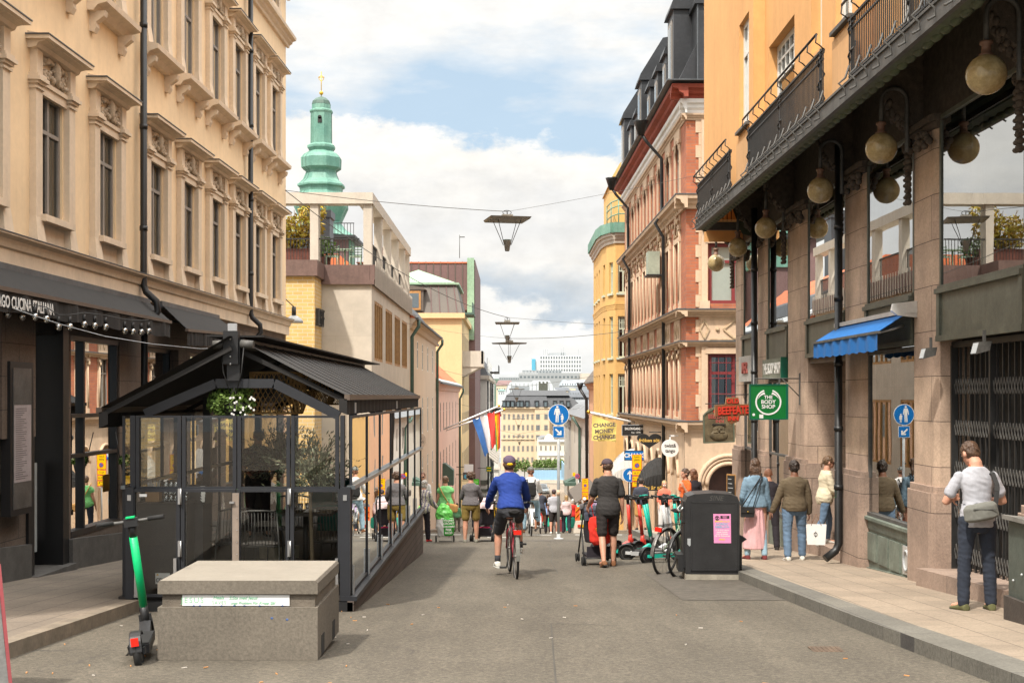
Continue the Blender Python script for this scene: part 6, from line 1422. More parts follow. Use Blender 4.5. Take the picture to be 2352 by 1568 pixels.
# --- main cyclist (rides the red bicycle)
r_, J = person('cyclist in blue sweater, charcoal shorts and purple cap pedalling the red bicycle', G(-.02, 19.15), 5, 1.84, .97, lean=24, seat=.965, legs=((38, -5, 7), (68, -8, 7)), arms=((36, 16, 50, 6), (36, 16, 50, 6)), head=(0, -14), top=('sweater_blue', 1.95, -.02, .024), bottom=('shorts_charcoal', 'shorts', .86), shoes='shoe_white', hair=('short', 'hair_light_brown'), cap=('cap_purple', 'cap'), curl=(70, 70), feet=(4, 4))
RIDER = J
m = B(); h = J['head']; m.ell(h+Vector((0, -.115, -.005)), .045, .014, .022); m.build('cap_closure', 'yellow_cloth', r_)
for s in (-1, 1): m = B(); m.cyl(J['ank', s]+Vector((0, 0, -.01)), J['ank', s]+(J['knee', s]-J['ank', s])*.22, .042, .046); m.build('sock', 'shorts_charcoal', r_)
# --- left group at the crest
r_, J = person('woman in grey sweater and olive shorts with short curly hair pushing a pink stroller', G(-.92, 29.2), -4, 1.61, 1.10, True, lean=3, legs=((-3, -7, 2), (5, 1, 2)), arms=((20, 18, 70, -25), (22, 18, 62, -10)), head=(0, 0), top=('sweater_grey', 1.9, -.0, .016), bottom=('shorts_olive', 'shorts', .72), shoes='shoe_grey', hair=('curly', 'hair_brown'), vox=.011)
person('hunched white haired woman in a patterned coat and black trousers with a trolley', G(-2.03, 29.6), -20, 1.42, 1.05, True, lean=10, legs=((-6, -12, 3), (8, 2, 3)), arms=((5, 6, 20, 0), (25, 10, 55, 12)), head=(-10, 8), top=('coat_pattern', 1.95, -.35, .03), bottom=('coat_black', 'pants', 1.95), shoes='coat_red', hair=('bob', 'hair_white'), vox=.012, sk='pale')
r_, J = person('woman in bright green tank top with a tan shoulder bag, walking away', G(-1.66, 32.6), 4, 1.52, 1.15, True, legs=((3, -2, 3), (-3, -8, 3)), arms=((0, 14, 20, 6), (0, 14, 20, 6)), top=('tank_green', .18, -.2, .02), bottom=('jeans_navy', 'pants', 1.9), hair=('short', 'hair_light_brown'), vox=.012)
hb_ = thing('shoulder_bag', 'tan shoulder bag of the woman in the green tank top', 'bag', G(-1.66, 32.6)); bag(hb_, 'bag_body', 'bag_tan', (.16, -.22, .72), (.15, .05, .10), 0, 12, .012)
m = B(); m.tube([(.1, -.2, .8), (-.05, -.18, 1.05), (-.16, -.1, 1.26), (-.15, 0, 1.3)], .013, 6); m.build('strap', 'bag_tan', hb_)
person('man in sunglasses facing the camera behind the white haired woman', G(-2.28, 33.2), 180, 1.62, 1.0, head=(0, 0), top=('shirt_white', 1.9, -.1), bottom=('coat_black', 'pants', 1.9), hair=('short', 'hair_auburn'), vox=.013, glasses=True)
# --- second cyclist, rucksack
r_, J = person('cyclist in white shirt and jeans with black rucksack and grey helmet', G(.48, 33.0), 2, 1.74, 1.0, True, lean=8, seat=.93, legs=((22, 2, 8), (58, -6, 10)), arms=((30, 16, 60, 4), (34, 18, 66, 4)), top=('shirt_white', 1.2, -.1, .025), bottom=('jeans_light', 'pants', 1.85), shoes='shoe_brown', hair=('pony', 'hair_auburn'), cap=('bag_grey', 'helmet'), vox=.012)
rk = thing('rucksack', 'black leather rucksack on the back of the white shirted cyclist', 'bag', G(.48, 33.0), radians(2)); bag(rk, 'bag_body', 'bag_black', (-.02, -.14, 1.16), (.13, .06, .18), 0, 0, .012)
m = B()
for s in (-1, 1): m.tube([(s*.08, -.12, 1.30), (s*.10, -.07, 1.42), (s*.12, .06, 1.36)], .014, 6)
m.build('strap', 'strap_black', rk)
# --- crowd further down
CR = [ # label, x, y, rz, H, fem, top, sleeve, bottom, legs f, hair, skin
 ('man in pale grey tee, black shorts and dark cap beside the sign pole', 1.66, 51.7, 0, 1.80, 0, 'tee_lightgrey', .6, 'shorts_black', .9, ('short', 'hair_dark'), 'fair', 'cap_plum'),
 ('blond woman in pink blouse and navy trousers right of the sign pole', 2.40, 57.7, 0, 1.70, 1, 'shirt_pink', 1.9, 'jeans_navy', 1.95, ('bob', 'hair_blond'), 'fair', None),
 ('person in bright red coat behind the blond woman', 2.88, 62.0, 0, 1.62, 1, 'coat_red', 1.9, 'coat_black', 1.95, ('bob', 'hair_white'), 'fair', None),
 ('person in light blue shirt half hidden by the man in the pale grey tee', 1.50, 53.4, 0, 1.64, 1, 'shirt_blue', 1.9, 'coat_black', 1.9, ('short', 'hair_brown'), 'fair', None),
 ('child sized person in mustard top carrying a teal bag down the street', 1.66, 60.5, 0, 1.25, 1, 'yellow_cloth', 1.5, 'coat_black', 1.9, ('bob', 'hair_brown'), 'fair', None),
 ('man in grey tee and green trousers with white cap walking towards the camera', 3.36, 60.5, 180, 1.68, 0, 'sweater_grey', .6, 'pants_green', 1.9, None, 'tan', 'shirt_white'),
 ('woman in lilac top beside the man in the green trousers', 3.66, 59.0, 180, 1.66, 1, 'shirt_lilac', .5, 'jeans_navy', 1.9, ('long', 'hair_blond'), 'fair', None),
 ('man in dark tee and tan shorts behind the red scooters', 4.05, 41.0, 0, 1.66, 0, 'tee_navy', .6, 'bag_tan', .9, ('short', 'hair_dark'), 'tan', None),
 ('woman in coral top and white trousers wearing a white face mask', 4.72, 40.5, 180, 1.56, 1, 'top_coral', 1.2, 'pants_white', 1.9, ('bob', 'hair_blond'), 'fair', None),
 ('man with small black rucksack and white cap by the pink house', -3.62, 86.0, 0, 1.60, 0, 'shirt_white', .6, 'bag_tan', 1.9, None, 'fair', 'shirt_white'),
 ('cyclist in white shirt and dark helmet riding towards the camera', -1.42, 81.0, 180, 1.66, 1, 'shirt_white', 1.2, 'coat_black', 1.9, ('short', 'hair_dark'), 'fair', 'coat_black'),
 ('smaller cyclist in dark tee riding towards the camera beyond the other one', -1.12, 88.0, 180, 1.55, 0, 'tee_navy', .6, 'coat_red', .9, ('short', 'hair_dark'), 'fair', 'bag_grey'),
 ('cyclist in dark tee and shorts ahead of the white shirted cyclist', 1.06, 49.0, 0, 1.74, 0, 'tee_navy', .6, 'bag_grey', .9, ('bald', 'hair_dark'), 'tan', None),
 ('person in orange top in the far left crowd', -1.95, 92, 0, 1.62, 1, 'top_orange', 1.0, 'coat_black', 1.9, ('short', 'hair_brown'), 'fair', None),
 ('person in pale top in the far left crowd beside the orange one', -2.5, 96, 0, 1.66, 1, 'shirt_pink', 1.0, 'jeans_navy', 1.9, ('short', 'hair_blond'), 'fair', None),
 ('person in mustard jacket in the far left crowd', -2.1, 101, 180, 1.68, 0, 'yellow_cloth', 1.9, 'coat_black', 1.9, ('short', 'hair_dark'), 'fair', None),
 ('person in navy in the far left crowd near the pink house', -3.0, 104, 0, 1.70, 0, 'tee_navy', 1.9, 'jeans_navy', 1.9, ('short', 'hair_dark'), 'fair', None),
 ('person in white in the far left crowd, farthest down the hill', -2.7, 112, 0, 1.70, 0, 'shirt_white', .6, 'jeans_blue', 1.9, ('short', 'hair_brown'), 'fair', None),
 ('person in dark clothes walking on the far right pavement', 4.1, 78, 180, 1.68, 0, 'coat_black', 1.9, 'coat_black', 1.9, ('short', 'hair_brown'), 'fair', None),
 ('person with teal jacket on the far right pavement', 3.7, 71, 0, 1.62, 1, 'bag_teal', 1.9, 'coat_black', 1.9, ('bob', 'hair_brown'), 'fair', None),
 ('courier with a big orange box riding down the middle of the street', 3.3, 100.0, 0, 1.80, 0, 'coat_black', 1.9, 'coat_black', 1.9, ('bald', 'hair_dark'), 'fair', 'coat_black'),
 ('person in red top in the middle of the far crowd left of the pole', .75, 66, 0, 1.66, 1, 'coat_red', 1.0, 'jeans_navy', 1.9, ('bob', 'hair_brown'), 'fair', None),
 ('person in orange jacket near the far white car', .2, 84, 0, 1.72, 0, 'top_orange', 1.9, 'coat_black', 1.9, ('short', 'hair_dark'), 'fair', None),
 ('person in white shirt and teal bag colours right of the far suitcase', 2.75, 68, 180, 1.70, 0, 'shirt_white', .6, 'bag_teal', 1.9, ('short', 'hair_dark'), 'tan', None),
 ('person in blue shirt in the far right crowd behind the barrier', 3.1, 74, 0, 1.70, 0, 'shirt_blue', .8, 'coat_black', 1.9, ('short', 'hair_brown'), 'fair', None),
 ('person in yellow top far behind the stroller of the olive shorts woman', -1.0, 70, 0, 1.64, 1, 'yellow_cloth', 1.0, 'jeans_blue', 1.9, ('bob', 'hair_blond'), 'fair', None),
 ('child in coral top beside the far yellow topped person', -.7, 71, 0, 1.15, 1, 'top_coral', 1.0, 'jeans_blue', 1.2, ('bob', 'hair_brown'), 'fair', None),
 ('person in lilac shirt far down between the oncoming cyclists', -1.9, 78, 180, 1.68, 1, 'shirt_lilac', 1.0, 'pants_white', 1.9, ('short', 'hair_auburn'), 'fair', None),
 ('person in green jacket on the far left pavement edge', -3.2, 76, 0, 1.70, 0, 'pants_green', 1.9, 'bag_grey', 1.9, ('short', 'hair_dark'), 'fair', None),
 ('person in cream jacket on the far right beyond the green trousers', 4.3, 66, 0, 1.68, 1, 'jacket_cream', 1.9, 'jeans_navy', 1.9, ('bob', 'hair_dark'), 'fair', None),
 ('pedestrian in black with rucksack far beyond the sign pole', 3.9, 116, 0, 1.70, 0, 'coat_black', 1.9, 'jeans_navy', 1.9, ('short', 'hair_brown'), 'fair', None)]
for i, (lab, x, y, rz, H, fem, tp, sl, bt, f1, hr, sk_, cp) in enumerate(CR):
 cyc = 'cyclist' in lab or 'courier' in lab; st = 8 if i % 2 else -8
 r_, J = person(lab, G(x, y, abs(x) > 3.4), rz, H, 1.0+.05*(i % 3), bool(fem), lean=10 if cyc else 0, seat=.92 if cyc else None, legs=((30, -2, 7), (60, -8, 7)) if cyc else ((st, st-8, 2), (-st, -st-8, 2)), arms=((34, 12, 60, 2), (34, 12, 60, 2)) if cyc else ((6+i % 7, 9, 22, 2), (2, 9, 30-i % 9, 2)),
     top=(tp, sl, -.15), bottom=(bt, 'shorts' if f1 < 1 else 'pants', f1), shoes='shoe_white' if i in (0, 9) else 'shoe_dark', hair=hr, sk=sk_, cap=(cp, 'helmet' if cyc else 'cap') if cp else None, vox=.017 if y < 65 else .024, face=rz > 90 and y < 65)
 if i == 8: m = B(); m.ell(J['head']+Vector((0, .062, -.035)), .045, .03, .038, 10, 6); m.build('face_mask', 'white_paint', r_)
def carried(name, lab, cat, mat, x, y, z, d, rz=0): t = thing(name, lab, cat, (x, y, gz(y)+z), radians(rz)); bag(t, 'bag_body', mat, (0, 0, 0), d, 0, 0, .014); m = B(); m.tube([(-d[0]*.5, 0, d[2]), (0, 0, d[2]+.18), (d[0]*.5, 0, d[2])], .01, 5); m.build('handle', mat, t)
carried('tote_bag', 'teal tote bag carried beside the person in the red coat', 'bag', 'bag_teal', 2.62, 58.2, .45, (.17, .06, .24)); carried('tote_bag', 'teal tote bag carried low in front of the light blue shirt', 'bag', 'bag_teal', 1.56, 58.6, .48, (.15, .06, .2))
carried('crossbody_bag', 'black bag hanging at the left side of the blond woman', 'bag', 'bag_black', 2.12, 57.6, .85, (.12, .06, .14))
m = B(); t = thing('suitcase', 'dark red wheeled suitcase behind the sign pole', 'suitcase', G(2.12, 58.6)); m.box(-.17, .17, -.1, .1, .08, .62); m.build('shell', M('case_red', (.28, .04, .05), .5), t); m = B(); m.tube([(-.1, 0, .6), (-.1, 0, .95), (.1, 0, .95), (.1, 0, .6)], .012, 5); m.build('handle', 'zinc', t)
t = thing('delivery_box', 'orange red delivery box on the back of the far courier', 'box', (3.3, 99.7, gz(100)+1.35)); m = B(); m.box(-.28, .28, -.28, .08, -.1, .48); m.build('box', M('box_orange', (.85, .09, .02), .6), t)
# --- two women at the corner behind the bin
person('curly haired woman in orange top talking with her hand raised, behind the litter bin', G(3.80, 28.6, 1), 118, 1.55, 1.0, True, legs=((0, 0, 3), (0, 0, 3)), arms=((10, 10, 150, -6), (5, 10, 40, 0)), head=(0, 0), top=('top_orange', .5, -.1), bottom=('jeans_navy', 'pants', 1.9), hair=('curly', 'hair_brown'), vox=.0105)
person('woman with long auburn hair and black jacket close behind the curly haired woman', G(4.06, 29.2, 1), 10, 1.55, 1.0, True, top=('coat_black', 1.9, -.1), bottom=('coat_black', 'pants', 1.9), hair=('long', 'hair_auburn'), vox=.012)
person('waiter in black shirt and grey cap standing inside the glass dining pavilion', (-3.95, 20.3, -.73), 200, 1.70, 1.0, arms=((10, 10, 70, -10), (12, 10, 75, -10)), head=(0, 20), top=('coat_black', .6, -.1), bottom=('coat_black', 'pants', 1.9), hair=('short', 'hair_dark'), cap=('bag_grey', 'cap'), vox=.015)
# ------------------------------------------------------------ bicycles, scooters, stroller
M('alu_dull', (.20, .19, .18), .4, .2, 9, me=.5)
def wheel(par, y, r, tm='rubber', w=.018, sp=18, rimm='alu_dull', name='wheel', solid=False):
 m = B(); m.tube([(0, y+r*cos(a), r+r*sin(a)) for a in [2*pi*k/36 for k in range(36)]], w, 8, closed=True); o = m.build(name, tm, par)
 m = B(); m.tube([(0, y+(r-w*1.3)*cos(a), r+(r-w*1.3)*sin(a)) for a in [2*pi*k/36 for k in range(36)]], w*.55, 6, closed=True); m.build('rim', rimm, o)
 m = B()
 if solid: m.tube([(-w*.9, y, r), (w*.9, y, r)], r*.62, 20)
 else:
  m.tube([(-.035, y, r), (.035, y, r)], .018, 8)
  for k in range(sp): a = 2*pi*k/sp; m.tube([((-1)**k*.022, y+.015*cos(a), r+.015*sin(a)), (0, y+(r-w)*cos(a), r+(r-w)*sin(a))], .0018, 4, cap=False)
 m.build('spokes' if not solid else 'hub', rimm if not solid else 'plastic_black', o)
 return o
def bicycle(label, loc, rz, fm, R=.345, rack=True, fender='zinc', scale=1., light=True, pedal=0., group=None, lean=0.):
 t = thing('bicycle', label, 'bicycle', loc, radians(rz), group); t.scale = (scale,)*3; t.rotation_euler[1] = radians(lean)
 wheel(t, -.52, R); wheel(t, .54, R)
 bb = (0, -.06, .30); st = (0, -.20, .80); hd = (0, .34, .86); hb = (0, .385, .70)
 m = B(); m.tube([bb, st], .016, 8); m.tube([bb, hb], .018, 8); m.tube([(0, -.17, .68), hd], .016, 8); m.tube([hd, hb], .02, 8)
 for s in (-1, 1): m.tube([bb, (s*.05, -.52, R)], .009, 6); m.tube([(0, -.17, .70), (s*.05, -.52, R)], .008, 6); m.tube([hb, (s*.045, .42, .60), (s*.05, .54, R)], .011, 6)
 m.build('frame', fm, t)
 m = B(); m.tube([(0, .335, .86), (0, .31, 1.02)], .012, 8); m.tube([(-.30, .16, 1.05), (-.24, .22, 1.06), (-.08, .33, 1.03), (.08, .33, 1.03), (.24, .22, 1.06), (.30, .16, 1.05)], .012, 8); o = m.build('handlebar', 'zinc', t)
 for s in (-1, 1): m = B(); m.tube([(s*.31, .13, 1.05), (s*.25, .21, 1.06)], .018, 8); m.build('grip', 'rubber', o)
 m = B(); m.ell((.10, .36, 1.09), .035, .03, .03, 8, 6); m.build('bell', 'plastic_black', o)
 m = B(); m.tube([(0, -.19, .78), (0, -.215, .93)], .013, 8); m.build('seat_post', 'zinc', t)
 m = B(); loft(m, [(Vector((0, -.34, .965)), Vector((.06, 0, 0)), Vector((0, 0, .02))), (Vector((0, -.27, .96)), Vector((.09, 0, 0)), Vector((0, 0, .035))), (Vector((0, -.15, .965)), Vector((.045, 0, 0)), Vector((0, 0, .028))), (Vector((0, -.04, .97)), Vector((.018, 0, 0)), Vector((0, 0, .018)))], 12); m.build('saddle', 'bag_black', t)
 m = B()
 for k, y in enumerate((-.52, .54)):
  a0, a1 = (pi*.02, pi*1.02) if k == 0 else (pi*.12, pi*.95)
  ps = [(y+(R+.035)*cos(a), R+(R+.035)*sin(a)) for a in [a0+(a1-a0)*q/14 for q in range(15)]]
  for p, q in zip(ps, ps[1:]):
   m.quad((-.028, p[0], p[1]-.012), (-.014, p[0], p[1]), (-.014, q[0], q[1]), (-.028, q[0], q[1]-.012)); m.quad((-.014, p[0], p[1]), (.014, p[0], p[1]), (.014, q[0], q[1]), (-.014, q[0], q[1])); m.quad((.014, p[0], p[1]), (.028, p[0], p[1]-.012), (.028, q[0], q[1]-.012), (.014, q[0], q[1]))
 m.build('mudguard', fender, t)
 if rack:
  m = B()
  for x in (-.06, 0, .06): m.tube([(x, -.22, .76), (x, -.72, .76)], .006, 5)
  m.tube([(-.06, -.72, .76), (.06, -.72, .76)], .006, 5)
  for s in (-1, 1): m.tube([(s*.06, -.5, .76), (s*.055, -.52, R)], .006, 5)
  m.build('luggage_rack', 'iron_black', t)
 if light: m = B(); m.box(-.055, .055, -.775, -.74, .68, .74); m.build('rear_light', M('red_lens', (.75, .02, .01), .25), t)
 m = B(); a = radians(pedal); m.tube([(.05, bb[1], bb[2]), (.09, bb[1], bb[2])], .05, 16)
 for s in (-1, 1): q = (s*.10, bb[1]+s*.17*cos(a), bb[2]+s*.17*sin(a)); m.tube([(s*.07, bb[1], bb[2]), q], .010, 6); m.box(q[0]-.0 if s > 0 else q[0]-.10, q[0]+.10 if s > 0 else q[0], q[1]-.04, q[1]+.04, q[2]-.012, q[2]+.012)
 m.build('crankset', 'iron_black', t)
 m = B(); m.tube([(.045, bb[1], bb[2]+.05), (.045, -.52, R+.03)], .004, 4); m.tube([(.045, bb[1], bb[2]-.05), (.045, -.52, R-.03)], .004, 4); m.build('chain', 'iron_grey', t)
 return t
M('bike_red', (.33, .03, .05), .35, .15, 9); M('bike_green', (.42, .55, .38), .4, .12, 9); M('bike_silver', (.5, .5, .5), .35, .1, 9, me=.5); M('bike_black', (.02, .02, .02), .35, .1, 9)
bicycle('slim red city bicycle with red rear light ridden by the cyclist in the blue sweater', G(0.01, 19.25), 5, 'bike_red', .345, fender='bag_grey', pedal=75)
bicycle('silver city bicycle ridden by the white shirted cyclist with the rucksack', G(.46, 33.1), 2, 'bike_silver', .34, False, 'white_paint', light=False, pedal=60)
for lab, x, y, rz in (('bicycle under the far cyclist in dark tee and shorts', 1.06, 49.1, 0), ('bicycle under the oncoming cyclist in the white shirt', -1.42, 80.8, 180), ('bicycle under the smaller oncoming cyclist in the dark tee', -1.12, 87.8, 180), ('bicycle under the courier with the orange box', 3.3, 100.1, 0)):
 bicycle(lab, G(x, y), rz, 'bike_black' if 'courier' in lab else 'bike_red', light=False, pedal=40)
# parked next to the bin
bicycle('pale green bicycle with black saddle parked left of the litter bin', G(2.60, 20.0), -38, 'bike_green', .35, True, 'alu_dull', pedal=20, lean=4)
bicycle('second parked bicycle whose grey wheel peeks out at the left foot of the bin', G(2.79, 19.5), -40, 'bike_silver', .34, False, 'bike_black', light=False, lean=4)
def scooter(label, loc, rz, stem, deck, group='rental scooters parked by the kerb', lean=0., writing=None, steer=0., wc='white_paint', scale=1., light=True):
 """electric kick scooter; local +y is forward"""
 t = thing('electric_scooter', label, 'scooter', loc, radians(rz), group); t.rotation_euler[1] = radians(lean); t.scale = (scale,)*3
 dm, sm = deck, stem
 wheel(t, -.44, .125, w=.028, sp=0, solid=True, rimm='iron_grey'); wheel(t, .47, .125, w=.028, sp=0, solid=True, rimm='iron_grey')
 m = B(); m.hexa([(-.075, -.36, .085), (.075, -.36, .085), (.075, .22, .085), (-.075, .22, .085), (-.085, -.37, .155), (.085, -.37, .155), (.08, .24, .155), (-.08, .24, .155)]); m.bar((0, .2, .12), (0, .36, .20), .09, .06); m.bar((-.05, -.36, .12), (-.045, -.46, .125), .02, .05); m.bar((.05, -.36, .12), (.045, -.46, .125), .02, .05); m.build('deck', dm, t)
 m = B(); m.box(-.078, .078, -.35, .20, .155, .162); m.build('grip_mat', 'rubber', t)
 m = B(); m.tube([(0, .40, .16), (0, .385, .36)], .036, 10)
 for s in (-1, 1): m.bar((s*.045, .41, .22), (s*.045, .47, .12), .018, .04)
 m.bar((-.05, .405, .25), (.05, .405, .25), .05, .05); m.build('fork', 'plastic_black' if sm != 'scooter_red' else sm, t)
 m = B(); m.tube([(0, .385, .34), (0, .27, .94)], .034, 12); o = m.build('stem', sm, t)
 m = B(); m.tube([(0, .27, .94), (0, .25, 1.04)], .030, 12); m.box(-.055, .055, .20, .29, 1.03, 1.10); m.build('stem_head', 'plastic_black', t)
 m = B(); m.tube([(-.25, .20, 1.08), (-.10, .245, 1.07), (.10, .245, 1.07), (.25, .20, 1.08)], .014, 8); hb = m.build('handlebar', 'iron_grey', t)
 for s in (-1, 1): m = B(); m.tube([(s*.27, .19, 1.08), (s*.14, .235, 1.075)], .019, 8); m.build('grip', 'rubber', hb); m = B(); m.tube([(s*.13, .24, 1.07), (s*.20, .27, 1.06), (s*.24, .25, 1.06)], .006, 5); m.build('brake_lever', 'iron_grey', hb)
 m = B(); m.box(-.035, .035, .19, .27, 1.10, 1.112); m.build('display', stem if 'green' in stem or 'teal' in stem else 'plastic_black', hb)
 m = B(); ps = [(-.44+.15*cos(a), .125+.15*sin(a)) for a in [pi*.25+pi*.72*q/8 for q in range(9)]]
 for p, q in zip(ps, ps[1:]):
  m.hexa([(-.045, p[0], p[1]), (.045, p[0], p[1]), (.045, q[0], q[1]), (-.045, q[0], q[1]), (-.04, p[0], p[1]+.008), (.04, p[0], p[1]+.008), (.04, q[0], q[1]+.008), (-.04, q[0], q[1]+.008)])
 f = m.build('rear_mudguard', 'plastic_black', t)
 if light: m = B(); m.box(-.028, .028, -.60, -.575, .19, .25); m.build('rear_light', M('red_lens', (.75, .02, .01), .25), f)
 m = B(); m.tube([(-.07, .02, .09), (-.15, .05, .012)], .009, 6); m.build('kickstand', 'iron_grey', t)
 if writing:
  r_ = .036; me = text(writing, .07, (-.0365, .33, .66), (pi/2, 0, -pi/2), wc, o, 'stem_lettering', .001, .001, space=1.2)
  Rm = Matrix.Translation((-.036, .33, .62)) @ Matrix.Rotation(radians(-79), 4, 'X') @ Matrix.Identity(4)
  me.data.transform(Matrix.Translation((.0365, -.33, -.66))); me.data.transform(Matrix.Rotation(-pi/2-.19, 4, 'X')); me.data.transform(Matrix.Translation((-.0365, .335, .60)))
 return t
M('scooter_green', (.0, .52, .17), .4, .05, 9); M('scooter_teal', (.015, .50, .38), .4, .06, 9); M('scooter_red', (.72, .07, .05), .4, .06, 9); M('scooter_white', (.62, .63, .64), .4, .05, 9); M('scooter_black', (.02, .02, .022), .45, .1, 9)
scooter('green stemmed electric scooter standing alone beside the concrete block', G(-2.96, 10.53), 11, 'scooter_green', 'scooter_black', lean=-7, scale=1.0, group='rental scooters')
SC = [(2.46, 23.0, -97, 'scooter_white', 'scooter_white', 'BIRD', 'silver white scooter in front, deck towards the stroller', 5), (2.22, 23.8, -62, 'scooter_teal', 'scooter_teal', 'TIER', 'teal scooter whose deck reaches past the silver one', -4),
   (1.93, 24.7, -52, 'scooter_red', 'scooter_red', 'voi.', 'red scooter leftmost in the row', 6), (2.12, 24.3, -55, 'scooter_red', 'scooter_red', 'voi.', 'red scooter second from the left in the row', 3), (2.68, 22.4, -60, 'scooter_teal', 'scooter_teal', 'TIER', 'teal scooter beside the pale green bicycle', -3),
   (2.52, 23.9, -62, 'scooter_white', 'scooter_white', 'BIRD', 'silver scooter between the two teal ones', 2), (2.9, 25.4, -60, 'scooter_teal', 'scooter_teal', None, 'teal scooter at the back of the row', 4), (2.34, 24.95, -57, 'scooter_teal', 'scooter_teal', 'TIER', 'teal scooter behind the two red ones', 2), (2.72, 24.6, -58, 'scooter_red', 'scooter_red', 'voi.', 'red scooter half hidden behind the bicycles', -2)]
for x, y, rz, a, b_, wr_, lab, ln in SC: scooter(lab, G(x, y), rz, a, b_, lean=ln, writing=wr_, wc='plastic_black' if a == 'scooter_white' else 'white_paint', light=False)
def stroller(label, loc, rz, fab, hood, bagm=None, pink=None):
 t = thing('stroller', label, 'stroller', loc, radians(rz))
 m = B()
 for s in (-1, 1):
  m.tube([(s*.22, -.12, 1.02), (s*.23, .10, .60), (s*.23, .42, .16)], .014, 7); m.tube([(s*.23, .12, .62), (s*.24, -.24, .12)], .014, 7)
 m.tube([(-.22, -.12, 1.02), (-.10, -.15, 1.05), (.10, -.15, 1.05), (.22, -.12, 1.02)], .017, 8); m.tube([(-.24, -.24, .13), (.24, -.24, .13)], .012, 6); m.build('frame', 'iron_black', t)
 for s in (-1, 1):
  for y, r in ((-.26, .085), (.40, .075)):
   m = B()
   for x in (s*.25-.02, s*.25+.02): m.tube([(x, y+(r-.015)*cos(a), r+(r-.015)*sin(a)) for a in [2*pi*k/20 for k in range(20)]], .014, 6, closed=True); m.tube([(x-.008, y, r), (x+.008, y, r)], r*.55, 14)
   m.build('wheel', 'rubber', t)
 m = B(); loft(m, [(Vector((0, .10, .36)), Vector((.17, 0, 0)), Vector((0, .20, 0))), (Vector((0, .12, .55)), Vector((.20, 0, 0)), Vector((0, .20, 0))), (Vector((0, .02, .85)), Vector((.20, 0, 0)), Vector((0, .08, .0)))], 16); surf(m, 'seat', fab, t, .02, 2)
 m = B(); m.smooth = True
 for q in range(6):
  a0, a1 = radians(10+q*24), radians(10+(q+1)*24)
  for k in range(8):
   b0, b1 = -1+k/4, -1+(k+1)/4; f = lambda a, b_: (b_*.215, .10-.23*cos(a), .70+.28*sin(a)*(1-.18*b_*b_))
   m.quad(f(a0, b0), f(a0, b1), f(a1, b1), f(a1, b0))
 m.build('hood', hood, t)
 m = B(); m.box(-.19, .19, -.2, .30, .14, .17); m.box(-.19, .19, -.22, -.20, .14, .32); m.build('basket', 'coat_black', t)
 return t
stroller('compact black stroller with grey hood pushed by the man in the charcoal tee', G(1.40, 21.75), 6, 'coat_black', 'tee_navy')
rg = thing('hanging_bag', 'bright red bag with yellow stripes hanging from the stroller handle', 'bag', G(1.41, 21.75), radians(6))
bag(rg, 'bag_body', 'bag_red', (.02, -.30, .60), (.18, .07, .23), 0, -8, .010, wr=(.010, 9, 7))
m = B()
for k in range(4): m.tube([(-.09+.012*k, -.378-.001*k, .62-.02*k), (-.02, -.388, .68-.02*k), (.04, -.388, .63-.02*k), (.11, -.375, .70-.02*k)], .004, 4)
m.build('stripes', 'yellow_cloth', rg); m = B(); m.tube([(-.1, -.28, .82), (-.12, -.2, 1.0), (-.08, -.15, 1.04)], .008, 5); m.tube([(.1, -.28, .80), (.12, -.2, 1.0), (.1, -.15, 1.04)], .008, 5); m.build('strap', 'bag_red', rg)
st2 = stroller('black stroller with pink hood pushed by the woman in the olive shorts', G(-.62, 29.9), -12, 'coat_black', 'shirt_pink')
m = B(); m.ell((0, .02, .27), .15, .12, .07); m.build('pink_blanket', M('hot_pink', (.62, .02, .12), .8), st2)
tr = thing('shopping_trolley', 'wheeled shopping trolley with green and white printed cover', 'trolley', G(-1.50, 29.3), radians(8))
m = B(); loft(m, [(Vector((0, 0, .14)), Vector((.17, 0, 0)), Vector((0, .10, 0))), (Vector((0, .0, .35)), Vector((.21, 0, 0)), Vector((0, .13, 0))), (Vector((0, .0, .55)), Vector((.19, 0, 0)), Vector((0, .13, 0)))], 18); surf(m, 'trolley_bag', 'white_paint', tr, .012, 2, (.006, 9, 6))
M('bag_green', (.05, .48, .05), .5, .15, 6)
m = B(); loft(m, [(Vector((.045, -.004, .15)), Vector((.14, 0, 0)), Vector((0, .115, 0))), (Vector((.045, -.006, .35)), Vector((.175, 0, 0)), Vector((0, .142, 0))), (Vector((.03, -.006, .54)), Vector((.165, 0, 0)), Vector((0, .142, 0)))], 18); surf(m, 'green_panel', 'bag_green', tr, .012, 2, (.006, 9, 6))
m = B(); loft(m, [(Vector((-.01, 0, .52)), Vector((.20, 0, 0)), Vector((0, .13, 0))), (Vector((-.02, 0, .66)), Vector((.19, 0, 0)), Vector((0, .13, 0))), (Vector((-.03, 0, .80)), Vector((.12, 0, 0)), Vector((0, .08, 0))), (Vector((-.04, 0, .86)), Vector((.05, 0, 0)), Vector((0, .04, 0)))], 18); surf(m, 'plastic_carrier', M('bag_lightgreen', (.16, .62, .12), .35), tr, .012, 2, (.02, 9, 9))
for k, (tx, sz) in enumerate((('HÅLLBART', .05), ('GRÖNT', .07), ('EKOLOGISKT', .045), ('FISK', .075), ('BRÖD', .06))): text(tx, sz, (.065, -.158, .50-.07*k), (pi/2, 0, 0), 'white_paint', tr, 'printed_words', .001, .002)
m = B(); m.tube([(-.12, .12, .1), (-.12, .16, .95), (.10, .16, .95), (.10, .12, .1)], .011, 6); m.tube([(-.15, -.1, .03), (.15, -.1, .03), (.15, .05, .1)], .009, 6); m.build('frame', 'iron_black', tr)
